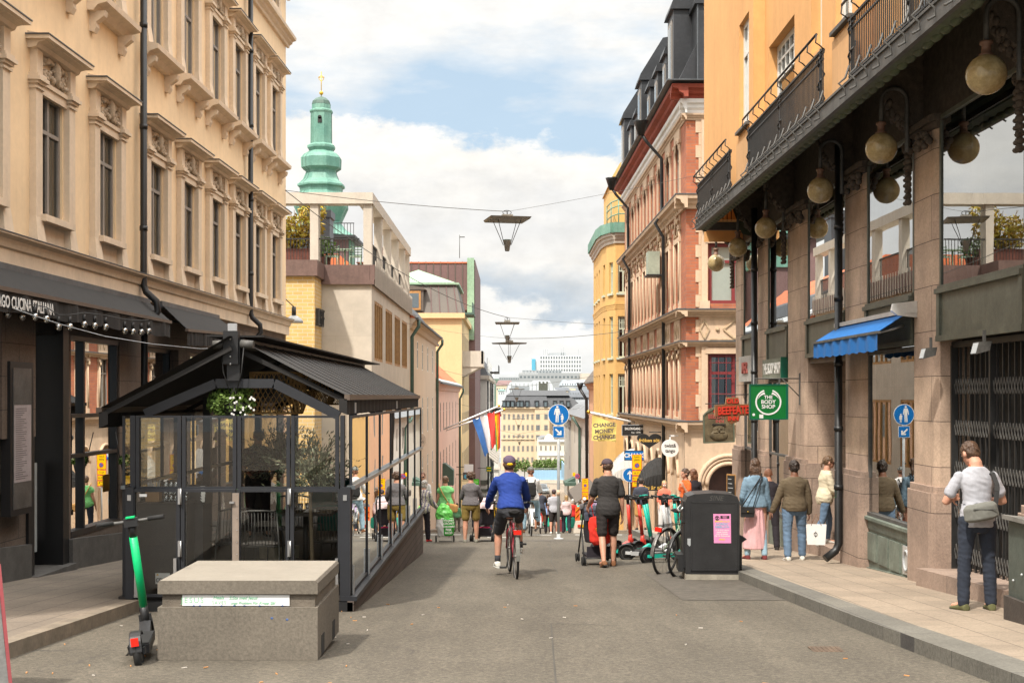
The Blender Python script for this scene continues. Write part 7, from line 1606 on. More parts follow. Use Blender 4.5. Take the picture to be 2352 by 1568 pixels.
for s in (-1, 1): m = B(); m.tube([(s*.20, .05+.065*cos(a), .075+.065*sin(a)) for a in [2*pi*k/20 for k in range(20)]], .014, 6, closed=True); m.tube([(s*.20-.006, .05, .075), (s*.20+.006, .05, .075)], .04, 12); m.build('wheel', 'rubber', tr)
# ------------------------------------------------------------ litter bin
bn = thing('litter_bin', 'large black solar litter bin with pink poster at the kerb', 'bin', (2.84, 18.72, gz(18.7)+.02), radians(-3))
M('bin_black', (.022, .022, .023), .42, .25, 5, 60, .08); M('bin_base', (.34, .31, .25), .85, .2, 5, 60, .2, stain=.4)
m = B(); m.prism([(-.38, -.34), (.38, -.34), (.40, -.2), (.40, .34), (-.38, .34)], -.05, .075, 'xy'); m.build('concrete_base', 'bin_base', bn)
m = B(); cs = [(-.375, .08), (-.385, 1.08), (-.35, 1.17), (-.25, 1.205), (.0, 1.22), (.25, 1.205), (.35, 1.17), (.385, 1.08), (.375, .08)]
m.prism(cs, -.32, .32, 'xz'); m.build('body', 'bin_black', bn)
m = B(); m.prism([(-.29, .15), (.33, .15), (.335, 1.08), (-.285, 1.08)], -.332, -.319, 'xz')
for x0, x1, z0, z1 in ((-.30, .345, .13, .15), (-.30, .345, 1.08, 1.10), (-.305, -.285, .13, 1.1), (.33, .35, .13, 1.1)): m.box(x0, x1, -.338, -.319, z0, z1)
m.build('front_door', 'bin_black', bn)
m = B(); m.box(-.40, -.375, -.24, .24, .16, .78); m.build('side_panel', 'plastic_black', bn)
m = B(); m.box(-.50, -.38, -.22, .22, .28, .34); m.box(-.47, -.38, -.22, .22, .10, .28); m.build('foot_pedal', 'plastic_black', bn)
m = B(); m.hexa([(-.42, -.24, .80), (-.37, -.24, .80), (-.37, .24, .80), (-.42, .24, .80), (-.40, -.24, 1.1), (-.37, -.24, 1.1), (-.37, .24, 1.1), (-.40, .24, 1.1)]); m.build('hopper', 'bin_black', bn)
m = B(); m.tube([(-.39, -.22, 1.02), (-.45, -.22, .95), (-.45, .22, .95), (-.39, .22, 1.02)], .014, 6); m.build('hopper_handle', 'steel', bn)
m = B(); m.box(.385, .50, -.1, .25, .30, .42) if 0 else m.prism([(.385, .10), (.44, .10), (.44, .50), (.51, .55), (.385, .62)], -.1, .2, 'xz'); m.build('side_bracket', 'plastic_black', bn)
M('poster_pink', (.78, .28, .52), .6, .04, 3); M('ink_cyan', (.12, .48, .62), .6); M('ink_yellow', (.80, .62, .06), .6)
po = B(); po.prism([(.02, .52), (.26, .52), (.255, .93), (.01, .93)], -.3345, -.3325, 'xz'); po = po.build('poster', 'poster_pink', bn)
m = B(); m.box(.11, .235, -.337, -.3345, .865, .905); m.build('black_block', 'plastic_black', po)
m = B(); m.tube([(.065+.028*cos(a), -.336, .872+.028*sin(a)) for a in [2*pi*k/20 for k in range(20)]], .004, 5, closed=True); m.bar((.05, -.336, .855), (.08, -.336, .889), .005); m.bar((.05, -.336, .889), (.08, -.336, .855), .005); m.bar((.05, -.336, .855), (.08, -.336, .855), .004); m.bar((.05, -.336, .889), (.08, -.336, .889), .004); m.build('hourglass_emblem', 'plastic_black', po)
for tx, sz, z, mt in (('extinction\nrebellion', .017, .886, 'poster_pink'), ('BANDEN ALLT?', .030, .825, 'ink_yellow'), ('NORDIC', .045, .785, 'ink_cyan'), ('REBELLION', .040, .745, 'ink_cyan'), ('21-29 AUG I OSLO!', .022, .700, 'white_paint'), ('MASSIV FREDLIG', .021, .672, 'white_paint'), ('CIVIL OLYDNAD', .022, .645, 'white_paint'), ('FÖR VÅR ÖVERLEVNAD', .020, .618, 'white_paint'), ('SPRID!', .030, .57, 'ink_yellow')):
 text(tx, sz, (.135 if z != .886 else .172, -.336 if z != .886 else -.3385, z), (pi/2, 0, 0), mt, po, 'poster_words', .0006, .0008)
text('SINE', .10, (.05, -.3205, 1.145), (pi/2, 0, 0), 'iron_grey', bn, 'scrawled_tag', .0006, -.001, shear=.3)
m = B(); m.prism([(-.35, .50), (-.32, .47), (-.29, .50), (-.29, .58), (-.35, .58)], -.3225, -.320, 'xz'); m.build('city_crest', 'zinc', bn)
# ------------------------------------------------------------ signs
M('sign_blue', (.0, .155, .50), .35, .03, 2); M('sign_white', (.78, .78, .77), .4, .03, 2); M('sign_yellow', (.82, .50, .0), .4, .03, 2); M('sign_red', (.62, .04, .02), .4, .05, 2); M('sign_green', (.0, .145, .025), .4, .08, 3)
def disc(m, c, r, y0, y1, n=36): m.prism([(c[0]+r*cos(2*pi*k/n), c[1]+r*sin(2*pi*k/n)) for k in range(n)], y0, y1, 'xz')
def pole(t, h, r=.03, mat='zinc', base=True):
 m = B(); m.cyl((0, 0, -.05), (0, 0, h), r, n=12); m.build('pole', mat, t)
 if base: m = B(); m.lathe([(.12, 0), (.11, .02), (.045, .03), (.045, .12)], n=14); m.build('base_plate', mat, t)
ps = thing('pedestrian_zone_sign', 'round blue sign with white adult and child over a small arrow plate, mid street pole', 'sign', G(1.10, 30.9))
zc = 1.43-42/3000*30.9-gz(30.9); pole(ps, zc-.0, .034)
m = B(); disc(m, (0, zc), .252, -.045, -.035); o = m.build('round_plate', 'sign_white', ps); m = B(); disc(m, (0, zc), .237, -.048, -.045); m.build('blue_field', 'sign_blue', o)
m = B(); yw = (-.0515, -.048); s = .0028
def fig(m, cx, cz, k, skirt=False):
 disc(m, (cx, cz+.088*k), .0135*k*1.15, *yw, 14)
 if not skirt: m.prism([(cx+x*k, cz+z*k) for x, z in ((-.026, .068), (.026, .068), (.036, .02), (.040, -.018), (.030, -.018), (.022, .03), (.020, -.02), (.018, -.075), (.016, -.118), (.003, -.118), (.001, -.03), (-.003, -.03), (-.008, -.118), (-.024, -.118), (-.020, -.02), (-.022, .03), (-.034, -.018), (-.044, -.016), (-.038, .03))], *yw, 'xz')
 else: m.prism([(cx+x*k, cz+z*k) for x, z in ((-.022, .066), (.022, .066), (.040, .0), (.030, -.004), (.020, .03), (.036, -.04), (.018, -.04), (.018, -.118), (.004, -.118), (.002, -.045), (-.004, -.045), (-.006, -.118), (-.020, -.118), (-.018, -.04), (-.036, -.04), (-.020, .03), (-.034, .02), (-.040, .028))], *yw, 'xz')
fig(m, -.03, zc+.03, 1.75); m.build('adult_symbol', 'sign_white', o); m = B(); fig(m, .085, zc-.075, .95, True); m.build('child_symbol', 'sign_white', o)
m = B(); m.box(-.135, .135, -.045, -.035, zc-.54, zc-.27); o = m.build('arrow_plate', 'sign_white', ps); m = B(); m.box(-.125, .125, -.048, -.045, zc-.53, zc-.28); m.build('blue_field', 'sign_blue', o)
m = B(); m.prism([(x, zc-.405+z) for x, z in ((-.085, .055), (-.060, .08), (.035, -.012), (.035, .03), (.07, .03), (.07, -.075), (-.035, -.075), (-.035, -.04), (.008, -.04))], -.051, -.048, 'xz'); m.build('arrow', 'sign_white', o)
m = B(); m.cyl((0, 0, 1.02), (0, 0, 1.16), .0365, n=12); m.build('sticker_band', M('sticker_peach', (.7, .5, .35), .7), ps)
def yboard(t, z, tx, h, w=.40, sub=None):
 m = B(); m.box(-w/2, w/2, -.05, -.04, z, z+h); o = m.build('yellow_plate', 'sign_red', t); m = B(); m.box(-w/2+.02, w/2-.02, -.053, -.05, z+.02, z+h-.02); m.build('yellow_field', 'sign_yellow', o)
 if tx: text(tx, .115, (0, -.055, z+h-.15 if h > .4 else z+h/2), (pi/2, 0, 0), 'plastic_black', o, 'lettering', .001)
 if sub:
  cx, cz, r = sub; m = B(); disc(m, (cx, cz), r, -.056, -.053, 20); m.build('red_ring', 'sign_red', o); m = B(); disc(m, (cx, cz), r*.76, -.058, -.056, 20); m.build('blue_disc', 'sign_blue', o); m = B(); m.bar((cx-r*.6, -.059, cz+r*.6), (cx+r*.6, -.059, cz-r*.6), .02); m.build('red_bar', 'sign_red', o)
 return o
def lastplats(lab, x, y, v0):
 t = thing('loading_zone_sign', lab, 'sign', G(x, y, 1), 0, 'yellow loading zone signs'); z1 = CH+(910-v0)/F*y-gz(y)-.12
 pole(t, z1-.1, .03)
 yboard(t, z1-.62, 'Last-\nplats', .62, sub=(0, z1-.44, .10)); yboard(t, z1-.84, '6-11', .21); yboard(t, z1-1.06, '0-15 m', .21); yboard(t, z1-1.30, 'Övrig\ntid', .23)
 return t
lastplats('nearer stack of yellow loading zone signs in front of the blue exchange board', 4.97, 52, 1043); lastplats('farther stack of yellow loading zone signs above the brown awning', 4.48, 80, 1098)
ow = thing('one_way_sign', 'round blue one way sign with white arrow left of the yellow stack', 'sign', G(5.05, 56, 1)); z1 = CH-180/F*56-gz(56)-.12; pole(ow, z1, .03)
m = B(); disc(m, (0, z1), .31, -.05, -.04); o = m.build('round_plate', 'sign_white', ow); m = B(); disc(m, (0, z1), .29, -.053, -.05); m.build('blue_field', 'sign_blue', o); m = B(); m.prism([(x, z1+z) for x, z in ((-.03, -.2), (.03, -.2), (.03, .06), (.11, .0), (.11, .06), (0, .19), (-.11, .06), (-.11, 0), (-.03, .06))], -.056, -.053, 'xz'); m.build('arrow', 'sign_white', o)
ns = thing('no_stopping_sign', 'tilted pole with small round blue and red sign and orange plate', 'sign', G(5.3, 105, 0)); zz = CH-183/F*105-gz(105); m = B(); m.tube([(.45, 0, 0), (0, 0, zz)], .045, 8); m.build('pole', 'zinc', ns); m = B(); disc(m, (-.05, zz), .20, -.09, -.07, 24); o = m.build('red_ring', 'sign_red', ns); m = B(); disc(m, (-.05, zz), .15, -.1, -.09, 24); m.build('blue_disc', 'sign_blue', o); m = B(); m.bar((-.17, -.11, zz+.12), (.07, -.11, zz-.12), .035); m.bar((-.17, -.11, zz-.12), (.07, -.11, zz+.12), .035); m.build('red_cross', 'sign_red', o); m = B(); m.box(-.42, -.2, -.03, 0, zz+.0, zz+.3); m.build('orange_plate', 'sign_yellow', ns)
br = thing('concrete_barrier', 'low concrete road barrier with red and yellow reflector', 'barrier', G(3.0, 57.5)); m = B(); m.hexa([(-.32, -.3, 0), (.32, -.3, 0), (.32, .3, 0), (-.32, .3, 0), (-.2, -.15, .55), (.2, -.15, .55), (.2, .15, .55), (-.2, .15, .55)]); m.build('block', 'concrete_light', br)
m = B(); m.box(-.13, .0, -.285, -.27, .28, .40); m.build('red_reflector', 'sign_red', br); m = B(); m.box(.0, .13, -.285, -.27, .28, .40); m.build('yellow_reflector', 'sign_yellow', br); m = B(); m.box(-.22, -.02, -.02, .02, .55, 1.15); m.build('striped_marker', 'top_orange', br); m = B(); m.bar((-.2, -.025, .7), (-.04, -.025, .9), .08, .01); m.bar((-.2, -.025, .95), (-.04, -.025, 1.12), .08, .01); m.build('yellow_stripe', 'sign_yellow', br)
# hanging shop signs along the brick building
def wallsign(name, lab, y, u0, u1, v0, v1, wallx=None, mat='sign_white', thick=.10, arm=True):
 x0, x1 = (u0-CX)*y/F, (u1-CX)*y/F; z1, z0 = CH+(910-v0)*y/F, CH+(910-v1)*y/F
 t = thing(name, lab, 'sign', ((x0+x1)/2, y, (z0+z1)/2)); return t, (x1-x0)/2, (z1-z0)/2
t, a, b_ = wallsign('salon_sign', 'black rectangular salon sign with white lettering', 54, 1429, 1492, 976, 999); m = B(); m.box(-a, a, -.05, .05, -b_, b_); m.build('board', 'plastic_black', t); m = B(); m.box(-a-.02, a+.02, -.04, .04, -b_-.02, b_+.02); m.build('frame', 'zinc', t); text('SALONGANDREAS', .135, (-.0, -.052, .06), (pi/2, 0, 0), 'white_paint', t, 'lettering', .002, .003, sx=.82); text('Est. 1979', .10, (0, -.052, -.10), (pi/2, 0, 0), 'white_paint', t, 'lettering', .002); m = B(); m.tube([(0, 0, -b_), (1.5, 0, -b_+.02)], .02, 6); m.build('bracket', 'iron_black', t)
t, a, b_ = wallsign('heart_sign', 'black heart shaped shop sign with golden lettering', 48, 1463, 1519, 995, 1033); m = B(); hp_ = []
for k in range(40): q = 2*pi*k/40; hp_.append((a*sin(q)**3, b_*(13*cos(q)-5*cos(2*q)-2*cos(3*q)-cos(4*q))/15.5+.06))
m.prism(hp_, -.05, .05, 'xz'); m.build('heart_board', 'plastic_black', t); text('fröken söt', .18, (0, -.053, .05), (pi/2, 0, 0), M('gold_paint', (.72, .45, .10), .5), t, 'lettering', .002, .004); m = B(); m.tube([(.0, 0, b_+.05), (.7, 0, b_+.05)], .02, 6); m.build('bracket', 'iron_black', t)
t, a, b_ = wallsign('round_shop_sign', 'round white sign with black two line lettering on a white arm', 43.4, 1519, 1559, 1009, 1049); m = B(); disc(m, (0, 0), a, -.06, .06); m.build('disc', 'sign_white', t); text('twist&\ntango', .17, (0, -.063, .0), (pi/2, 0, 0), 'plastic_black', t, 'lettering', .002, .004, sx=.85); m = B(); m.box(-.02, .02, -.03, .03, a, a+.14); m.box(-.02, .55, -.03, .03, a+.10, a+.15); m.build('bracket', 'sign_white', t)
t, a, b_ = wallsign('exchange_sign', 'blue exchange board with white lettering behind the yellow stack', 53.5, 1434, 1488, 1034, 1057); m = B(); m.box(-a, a, -.05, .05, -b_, b_); m.build('board', 'plastic_black', t); m = B(); m.box(-a+.03, a-.03, -.055, -.05, -b_+.03, b_-.03); m.build('blue_field', 'sign_blue', t); text('CHANGE', .24, (0, -.058, 0), (pi/2, 0, 0), 'white_paint', t, 'lettering', .002, .010)
t = thing('street_banner', 'yellow cloth banner with dark lettering on a white pole', 'flag', (4.0, 57, 0)); m = B(); A_, B_ = P(1465, 972, 57), P(1352, 946, 57); m.tube([A_, B_], .05, 8); m.build('flagpole', 'sign_white', t, world=True); m = B(); m.ell(B_, .09, n=8, m=6); m.build('gold_tip', 'gold', t, world=True)
def cloth_quad(name, mat, t, c4, nu, nv, amp, freq, d=.0, seed=0):
 m = B(); m.smooth = True
 def f(i, j):
  u, v = i/nu, j/nv; p = (c4[0]*(1-u)+c4[1]*u)*(1-v)+(c4[3]*(1-u)+c4[2]*u)*v
  return p+Vector((0, amp*v*sin(u*freq*2*pi+seed+v*2)+amp*.4*sin(u*freq*5+v*5)+d, amp*.3*sin(u*7+v*3)))
 for i in range(nu):
  for j in range(nv): m.quad(f(i, j), f(i+1, j), f(i+1, j+1), f(i, j+1))
 return m.build(name, mat, t, world=True)
M('banner_yellow', (.80, .66, .20), .8, .06, 3); M('banner_ink', (.13, .10, .10), .8)
cb_ = [P(1360, 953, 57), P(1417, 973, 57), P(1414, 1014, 57), P(1359, 1011, 57)]
cloth_quad('banner_cloth', 'banner_yellow', t, cb_, 16, 10, .05, 1.2)
for k, tx in enumerate(('CHANGE', 'MONEY', 'CHANGE')):
 c = P(1388, (976, 990, 1004)[k], 56.7); text(tx, .235, (c.x-4.0, c.y-57, c.z), (pi/2, -.06, 0), 'banner_ink', t, 'lettering', .002, .009, sx=1.0)
# flags on the left
def flag(name, lab, y, p0, p1, bands, c4, amp):
 t = thing(name, lab, 'flag', (p1[0], y, p1[2])); m = B(); m.tube([p0, p1], .06, 8); m.build('flagpole', 'sign_white', t, world=True); m = B(); m.ell(p1, .11, n=8, m=6); m.build('gold_tip', 'gold', t, world=True)
 n = len(bands)
 for k, bm_ in enumerate(bands):
  f0, f1 = k/n, (k+1)/n; q = [c4[0].lerp(c4[1], f0), c4[0].lerp(c4[1], f1), c4[3].lerp(c4[2], f1), c4[3].lerp(c4[2], f0)]
  cloth_quad('stripe', bm_, t, q, 4, 16, amp, .4, 0, k*1.3)
 return t
M('flag_blue', (.05, .17, .48), .8, .1, 3); M('flag_white', (.68, .66, .66), .8, .05, 3); M('flag_red', (.72, .05, .04), .8, .1, 3); M('flag_orange', (.85, .22, .02), .8); M('flag_yellow', (.85, .60, .0), .8); M('flag_green', (.03, .42, .08), .8)
y = 98; flag('hotel_flag', 'large blue, white and red striped flag on the upper left wall pole', y, P(1020, 985, y), P(1146, 932, y), ['flag_blue', 'flag_white', 'flag_red'], [P(1085, 965, y), P(1136, 944, y), P(1139, 1020, y), P(1113, 1048, y)], .30)
y = 101; flag('rainbow_flag', 'rainbow flag in red, orange, yellow and green on the second wall pole', y, P(1020, 990, y), P(1158, 940, y), ['flag_green', 'flag_yellow', 'flag_orange', 'flag_red'], [P(1131, 952, y), P(1149, 944, y), P(1149, 1028, y), P(1140, 1037, y)], .2)
# shop awnings like half shells
def shell(name, lab, c, r, rx, mat, hz=.25, n=9):
 t = thing(name, lab, 'awning', c); m = B()
 for k in range(n):
  a0, a1 = pi*.5*k/n, pi*.5*(k+1)/n
  for (p, q) in ((a0, a1),):
   for j in range(8):
    b0, b1 = pi*j/8, pi*(j+1)/8
    f = lambda a, b_: Vector((-rx*sin(a)*1.0, -r*cos(b_)*sin(a) if 0 else -r*cos(b_)*.9, r*sin(b_)*cos(a)*1.0))
    m.quad(f(p, b0), f(p, b1), f(q, b1), f(q, b0))
 m.build('canopy', mat, t)
 m = B()
 for k in range(n+1):
  a = pi*.5*k/n; m.tube([(-rx*sin(a), -r*cos(b_)*.9, r*sin(b_)*cos(a)) for b_ in [pi*j/8 for j in range(9)]], .012, 4)
 m.build('ribs', 'zinc' if mat != 'awning_black' else 'iron_black', t)
 m = B()
 m.tube([(-rx, -r*.9, 0), (-rx, r*.9, 0)], .02, 5); m.box(-rx-.01, -rx+.01, -r*.9, r*.9, -hz, 0); m.box(-rx, 0, -r*.9-.01, -r*.9+.01, -hz, 0); m.build('valance', mat, t); return t
shell('shell_awning', 'big pale grey half dome awning above the bicycle racks', (5.45, 57.5, -2.1), 1.25, 1.15, 'pale_cloth' if 0 else M('pale_cloth', (.50, .47, .43), .85, .06, 3), .1)
t = shell('shell_awning', 'black half dome awning with golden words on its valance', (5.52, 48.0, -1.75), .95, .85, 'awning_black', .22)
text('Du är söt', .20, (-.42, -.88, -.11), (pi/2, 0, 0), 'gold_paint', t, 'lettering', .002, .003)
t = thing('shop_awning', 'brown sloping awning low on the right, below the farther yellow signs', 'awning', (5.9, 96, gz(96))); m = B(); m.hexa([(-1.5, -6, 2.3), (0, -6, 3.3), (0, 6, 3.3), (-1.5, 6, 2.3), (-1.5, -6, 2.4), (0, -6, 3.4), (0, 6, 3.4), (-1.5, 6, 2.4)]); m.build('canopy', 'mansard_brown', t); m = B(); m.box(-1.52, -1.48, -6, 6, 2.0, 2.35); m.build('valance', 'roof_black', t)
# signs on the near right building
t = thing('body_shop_sign', 'square green shop sign with white ring logo and lettering', 'sign', (4.585, 23.4, CH-13/F*23.4), radians(-2))
a = .325; m = B(); m.box(-a, a, -.04, .04, -.30, .31); m.build('board', 'sign_green', t); m = B()
for x0, x1, z0, z1 in ((-a-.01, -a+.012, -.31, .32), (a-.012, a+.03, -.31, .32), (-a, a, .30, .32), (-a, a, -.315, -.295)): m.box(x0, x1, -.05, .05, z0, z1)
m.build('rim', M('sign_darkgreen', (.0, .10, .06), .4), t)
m = B(); n = 30; cx, cz, r = 0, .0, .225
def arc(m, r0, r1, a0, a1, taper=False, y=(-.047, -.04)):
 for k in range(24):
  t0, t1 = a0+(a1-a0)*k/24, a0+(a1-a0)*(k+1)/24; w0 = (r1-r0)*((1-k/24) if taper else 1); w1 = (r1-r0)*((1-(k+1)/24) if taper else 1)
  m.prism([((r1-w0)*cos(t0), (r1-w0)*sin(t0)), (r1*cos(t0), r1*sin(t0)), (r1*cos(t1), r1*sin(t1)), ((r1-w1)*cos(t1), (r1-w1)*sin(t1))], *y, 'xz')
arc(m, .205, .232, radians(110), radians(430)-.0);
for s in (-1, 1): arc(m, .150, .192, radians(90+s*22), radians(90+s*75), True)
m.build('ring_logo', 'sign_white', t)
for k, tx in enumerate(('THE', 'BODY', 'SHOP')): text(tx, .095 if k else .082, (0, -.048, .085-.085*k), (pi/2, 0, 0), 'sign_white', t, 'lettering', .002, .002)
m = B(); disc(m, (-.26, -.225), .025, -.043, -.04, 14); m.box(-.16, -.09, -.043, -.04, -.29, -.22); m.build('stickers', 'sticker_white', t)
m = B(); m.box(-.22, -.19, -.02, .02, .31, .41); m.box(.19, .22, -.02, .02, .31, .41); m.tube([(-.24, 0, .42), (.62, 0, .42)], .012, 6); m.box(.55, .58, -.02, .02, -.05, .52); m.tube([(.25, 0, .42), (.56, 0, .10)], .010, 6); m.build('bracket', 'iron_grey', t)
t = FRR.thing('shop_fascia_sign', 'faded flat fascia sign with white shop lettering above the green square sign', 'sign'); m = B(); m.box(-26.35, -24.55, -.14, -.02, 1.77, 2.16); m.build('board', M('fascia_grey', (.20, .22, .17), .6, .3, 2), t); m = B(); m.box(-24.56, -24.50, -.16, -.02, 1.76, 2.17); m.build('end_cap', 'sign_darkgreen', t); text('THE BODY SHOP', .30, (-25.45, -.145, 1.96), (pi/2, 0, 0), 'white_paint', t, 'lettering', .004, .004, sx=.72)
t = FRR.thing('old_wall_sign', 'weathered grey wall box sign with faded red letters next to the pier', 'sign'); m = B(); m.box(-29.0, -27.5, -.14, -.02, 1.75, 2.3); m.build('board', M('fascia_pale', (.42, .41, .38), .6, .2, 2), t); text('MER', .34, (-28.25, -.145, 2.03), (pi/2, 0, 0), M('faded_red', (.38, .09, .07), .7), t, 'lettering', .02, .006)
t = thing('pub_sign', 'cross shaped brown pub sign with big red letters next to the green sign', 'sign', (4.78, 28.3, CH-33/F*28.3), radians(-2)); m = B()
sh_ = [(-.38, -.12), (-.16, -.12), (-.13, -.22), (-.03, -.28), (.13, -.22), (.16, -.10), (.5, -.10), (.5, .14), (.14, .14), (.12, .28), (-.14, .28), (-.16, .13), (-.38, .12)]
m.prism(sh_, -.03, .03, 'xz'); m.build('board', M('pub_brown', (.20, .075, .025), .6, .2, 6), t)
m = B(); m.prism([(x*1.02, z*1.04) for x, z in sh_], -.02, .035, 'xz'); m.build('edge', M('pub_edge', (.42, .27, .14), .6), t)
text('BEEFEATER', .235, (.055, -.032, .005), (pi/2, -.05, 0), 'sign_red', t, 'lettering', .02, .007, sx=.66); text('OLD', .13, (0, -.032, .205), (pi/2, 0, 0), 'sign_red', t, 'lettering', .012, .004); text('INN', .13, (0.01, -.032, -.17), (pi/2, 0, 0), 'sign_red', t, 'lettering', .012, .004); m = B(); m.tube([(-.3, 0, .34), (.6, 0, .36)], .012, 6); m.tube([(-.1, 0, .28), (-.1, 0, .34)], .01, 5); m.build('bracket', 'iron_black', t)
t = thing('pub_board', 'weathered carved pub board with arched top and dull red letters', 'sign', (4.93, 31.2, CH-63/F*31.2), radians(3)); m = B(); m.prism([(-.36, -.46), (.38, -.43), (.36, .22), (.30, .30), (.14, .38), (-.05, .41), (-.22, .36), (-.32, .26), (-.37, .2)], -.05, .05, 'xz'); m.build('board', M('board_olive', (.125, .095, .05), .7, .45, 7, 40, .5), t)
m = B()
for p, q in zip([(-.35, -.45), (.37, -.42), (.35, .22), (.14, .375), (-.05, .40), (-.31, .26), (-.36, .2)], [(.37, -.42), (.35, .22), (.14, .375), (-.05, .40), (-.31, .26), (-.36, .2), (-.35, -.45)]): m.bar((p[0], -.05, p[1]), (q[0], -.05, q[1]), .03)
m.build('rim', M('board_rim', (.10, .12, .08), .6), t)
text('OLD', .13, (0, -.052, .29), (pi/2, 0, 0), 'sign_red', t, 'lettering', .012, .003); text('BEEFEATER', .14, (0, -.052, .17), (pi/2, 0, 0), 'faded_red', t, 'lettering', .01, .003, sx=.75); text('INN', .11, (.02, -.052, .06), (pi/2, 0, 0), 'faded_red', t, 'lettering', .01, .003)
m = B(); m.ell((0, -.05, -.16), .15, .04, .19, 12, 8); m.ell((0, -.06, -.27), .22, .04, .13, 12, 8); m.box(-.13, .13, -.08, -.04, -.02, .02)
for s in (-1, 1): m.ell((s*.07, -.09, -.20), .07, .02, .03, 8, 5); m.ell((s*.05, -.085, -.11), .025, .02, .015, 6, 4)
m.ell((0, -.10, -.15), .02, .03, .05, 6, 5); m.build('carved_bearded_head', 'board_olive', t); m = B(); m.box(-.16, .16, -.09, -.04, -.03, 0); m.build('hat_band', 'awning_black', t); m = B(); m.tube([(-.32, 0, .48), (.5, 0, .48)], .012, 6); m.tube([(-.1, 0, .4), (-.1, 0, .48)], .008, 5); m.build('bracket', 'iron_black', t)
t = thing('menu_chalkboard', 'tall narrow chalkboard with wooden frame on the pier beside the arch', 'sign', (4.98, 29.6, -.95), radians(-60)); m = B(); m.box(-.16, .16, -.02, .02, -.62, .62); m.build('frame', 'win_oak', t); m = B(); m.box(-.13, .13, -.025, -.02, -.59, .59); m.build('slate', 'plastic_black', t); m = B()
for k in range(11): m.box(-.10, .02+.08*((k*37) % 3)/3, -.028, -.025, .50-k*.1, .515-k*.1)
m.build('chalk_lines', 'zinc', t)
t = thing('small_wall_sign', 'small pale round shop sign at the far corner of the glass pavilion', 'sign', (-4.62, 64.2, CH-101/F*64.2)); m = B(); disc(m, (0, 0), .40, -.05, .05); m.build('disc', M('sign_cream', (.75, .60, .48), .6), t); text('HOLY\nGREENS', .15, (.02, -.052, 0), (pi/2, 0, 0), 'iron_grey', t, 'lettering', .002)
# far left signs
for lab, u0, u1, v0, v1, y, mt in (('green square bank sign behind the woman in olive shorts', 1086, 1100, 1100, 1113, 118, 'sign_lightgreen'), ('white square projecting sign above the curly haired woman', 1066, 1087, 1066, 1084, 120, 'sign_white'), ('dark sign with blue disc beside the curly haired woman', 1063, 1073, 1084, 1101, 119, 'iron_grey'), ('small green and yellow exchange sign far down on the left', 1117, 1129, 1071, 1083, 150, 'sign_green')):
 M('sign_lightgreen', (.08, .50, .03), .4); x0, x1 = (u0-CX)*y/F, (u1-CX)*y/F; z0, z1 = CH+(910-v1)*y/F, CH+(910-v0)*y/F
 t = thing('projecting_sign', lab, 'sign', ((x0+x1)/2, y, (z0+z1)/2), 0, 'projecting signs far down the left side'); m = B(); a, b_ = (x1-x0)/2, (z1-z0)/2; m.box(-a, a, -.06, .06, -b_, b_); m.build('board', mt, t); m = B(); m.box(-1.0-a, -a, -.03, .03, .1, .16); m.build('bracket', 'iron_black', t)
 if 'bank' in lab: m = B(); m.box(-a-.03, a+.03, -.05, .05, -b_-.03, b_+.03); m.build('frame', 'plastic_black', t); text('SEB', .22, (0, -.065, 0), (pi/2, 0, 0), M('pale_letter', (.35, .75, .25), .5), t, 'lettering', .002, .006)
 if 'exchange' in lab: m = B(); m.box(-a*.8, a*.8, -.08, -.06, .1, .2); m.box(-a*.8, a*.8, -.08, -.06, -.2, -.1); m.build('yellow_words', 'sign_yellow', t)
 if 'disc' in lab: m = B(); disc(m, (.1, -.05), .2, -.08, -.06, 16); m.build('blue_disc', 'far_glassblue', t)
t = thing('awning_row', 'jumble of pale striped awnings far down the left side', 'awning', (-3.6, 182, -8)); m = B()
for k in range(5): m.hexa([(0, k*7, 1.2), (1.6, k*7, 0), (1.6, k*7+5.5, 0), (0, k*7+5.5, 1.2), (0, k*7, 1.35), (1.6, k*7, .15), (1.6, k*7+5.5, .15), (0, k*7+5.5, 1.35)]); m.box(0, .1, k*7+5.5, k*7+7, .6, 1.2)
m.build('canopies', 'concrete_light', t)
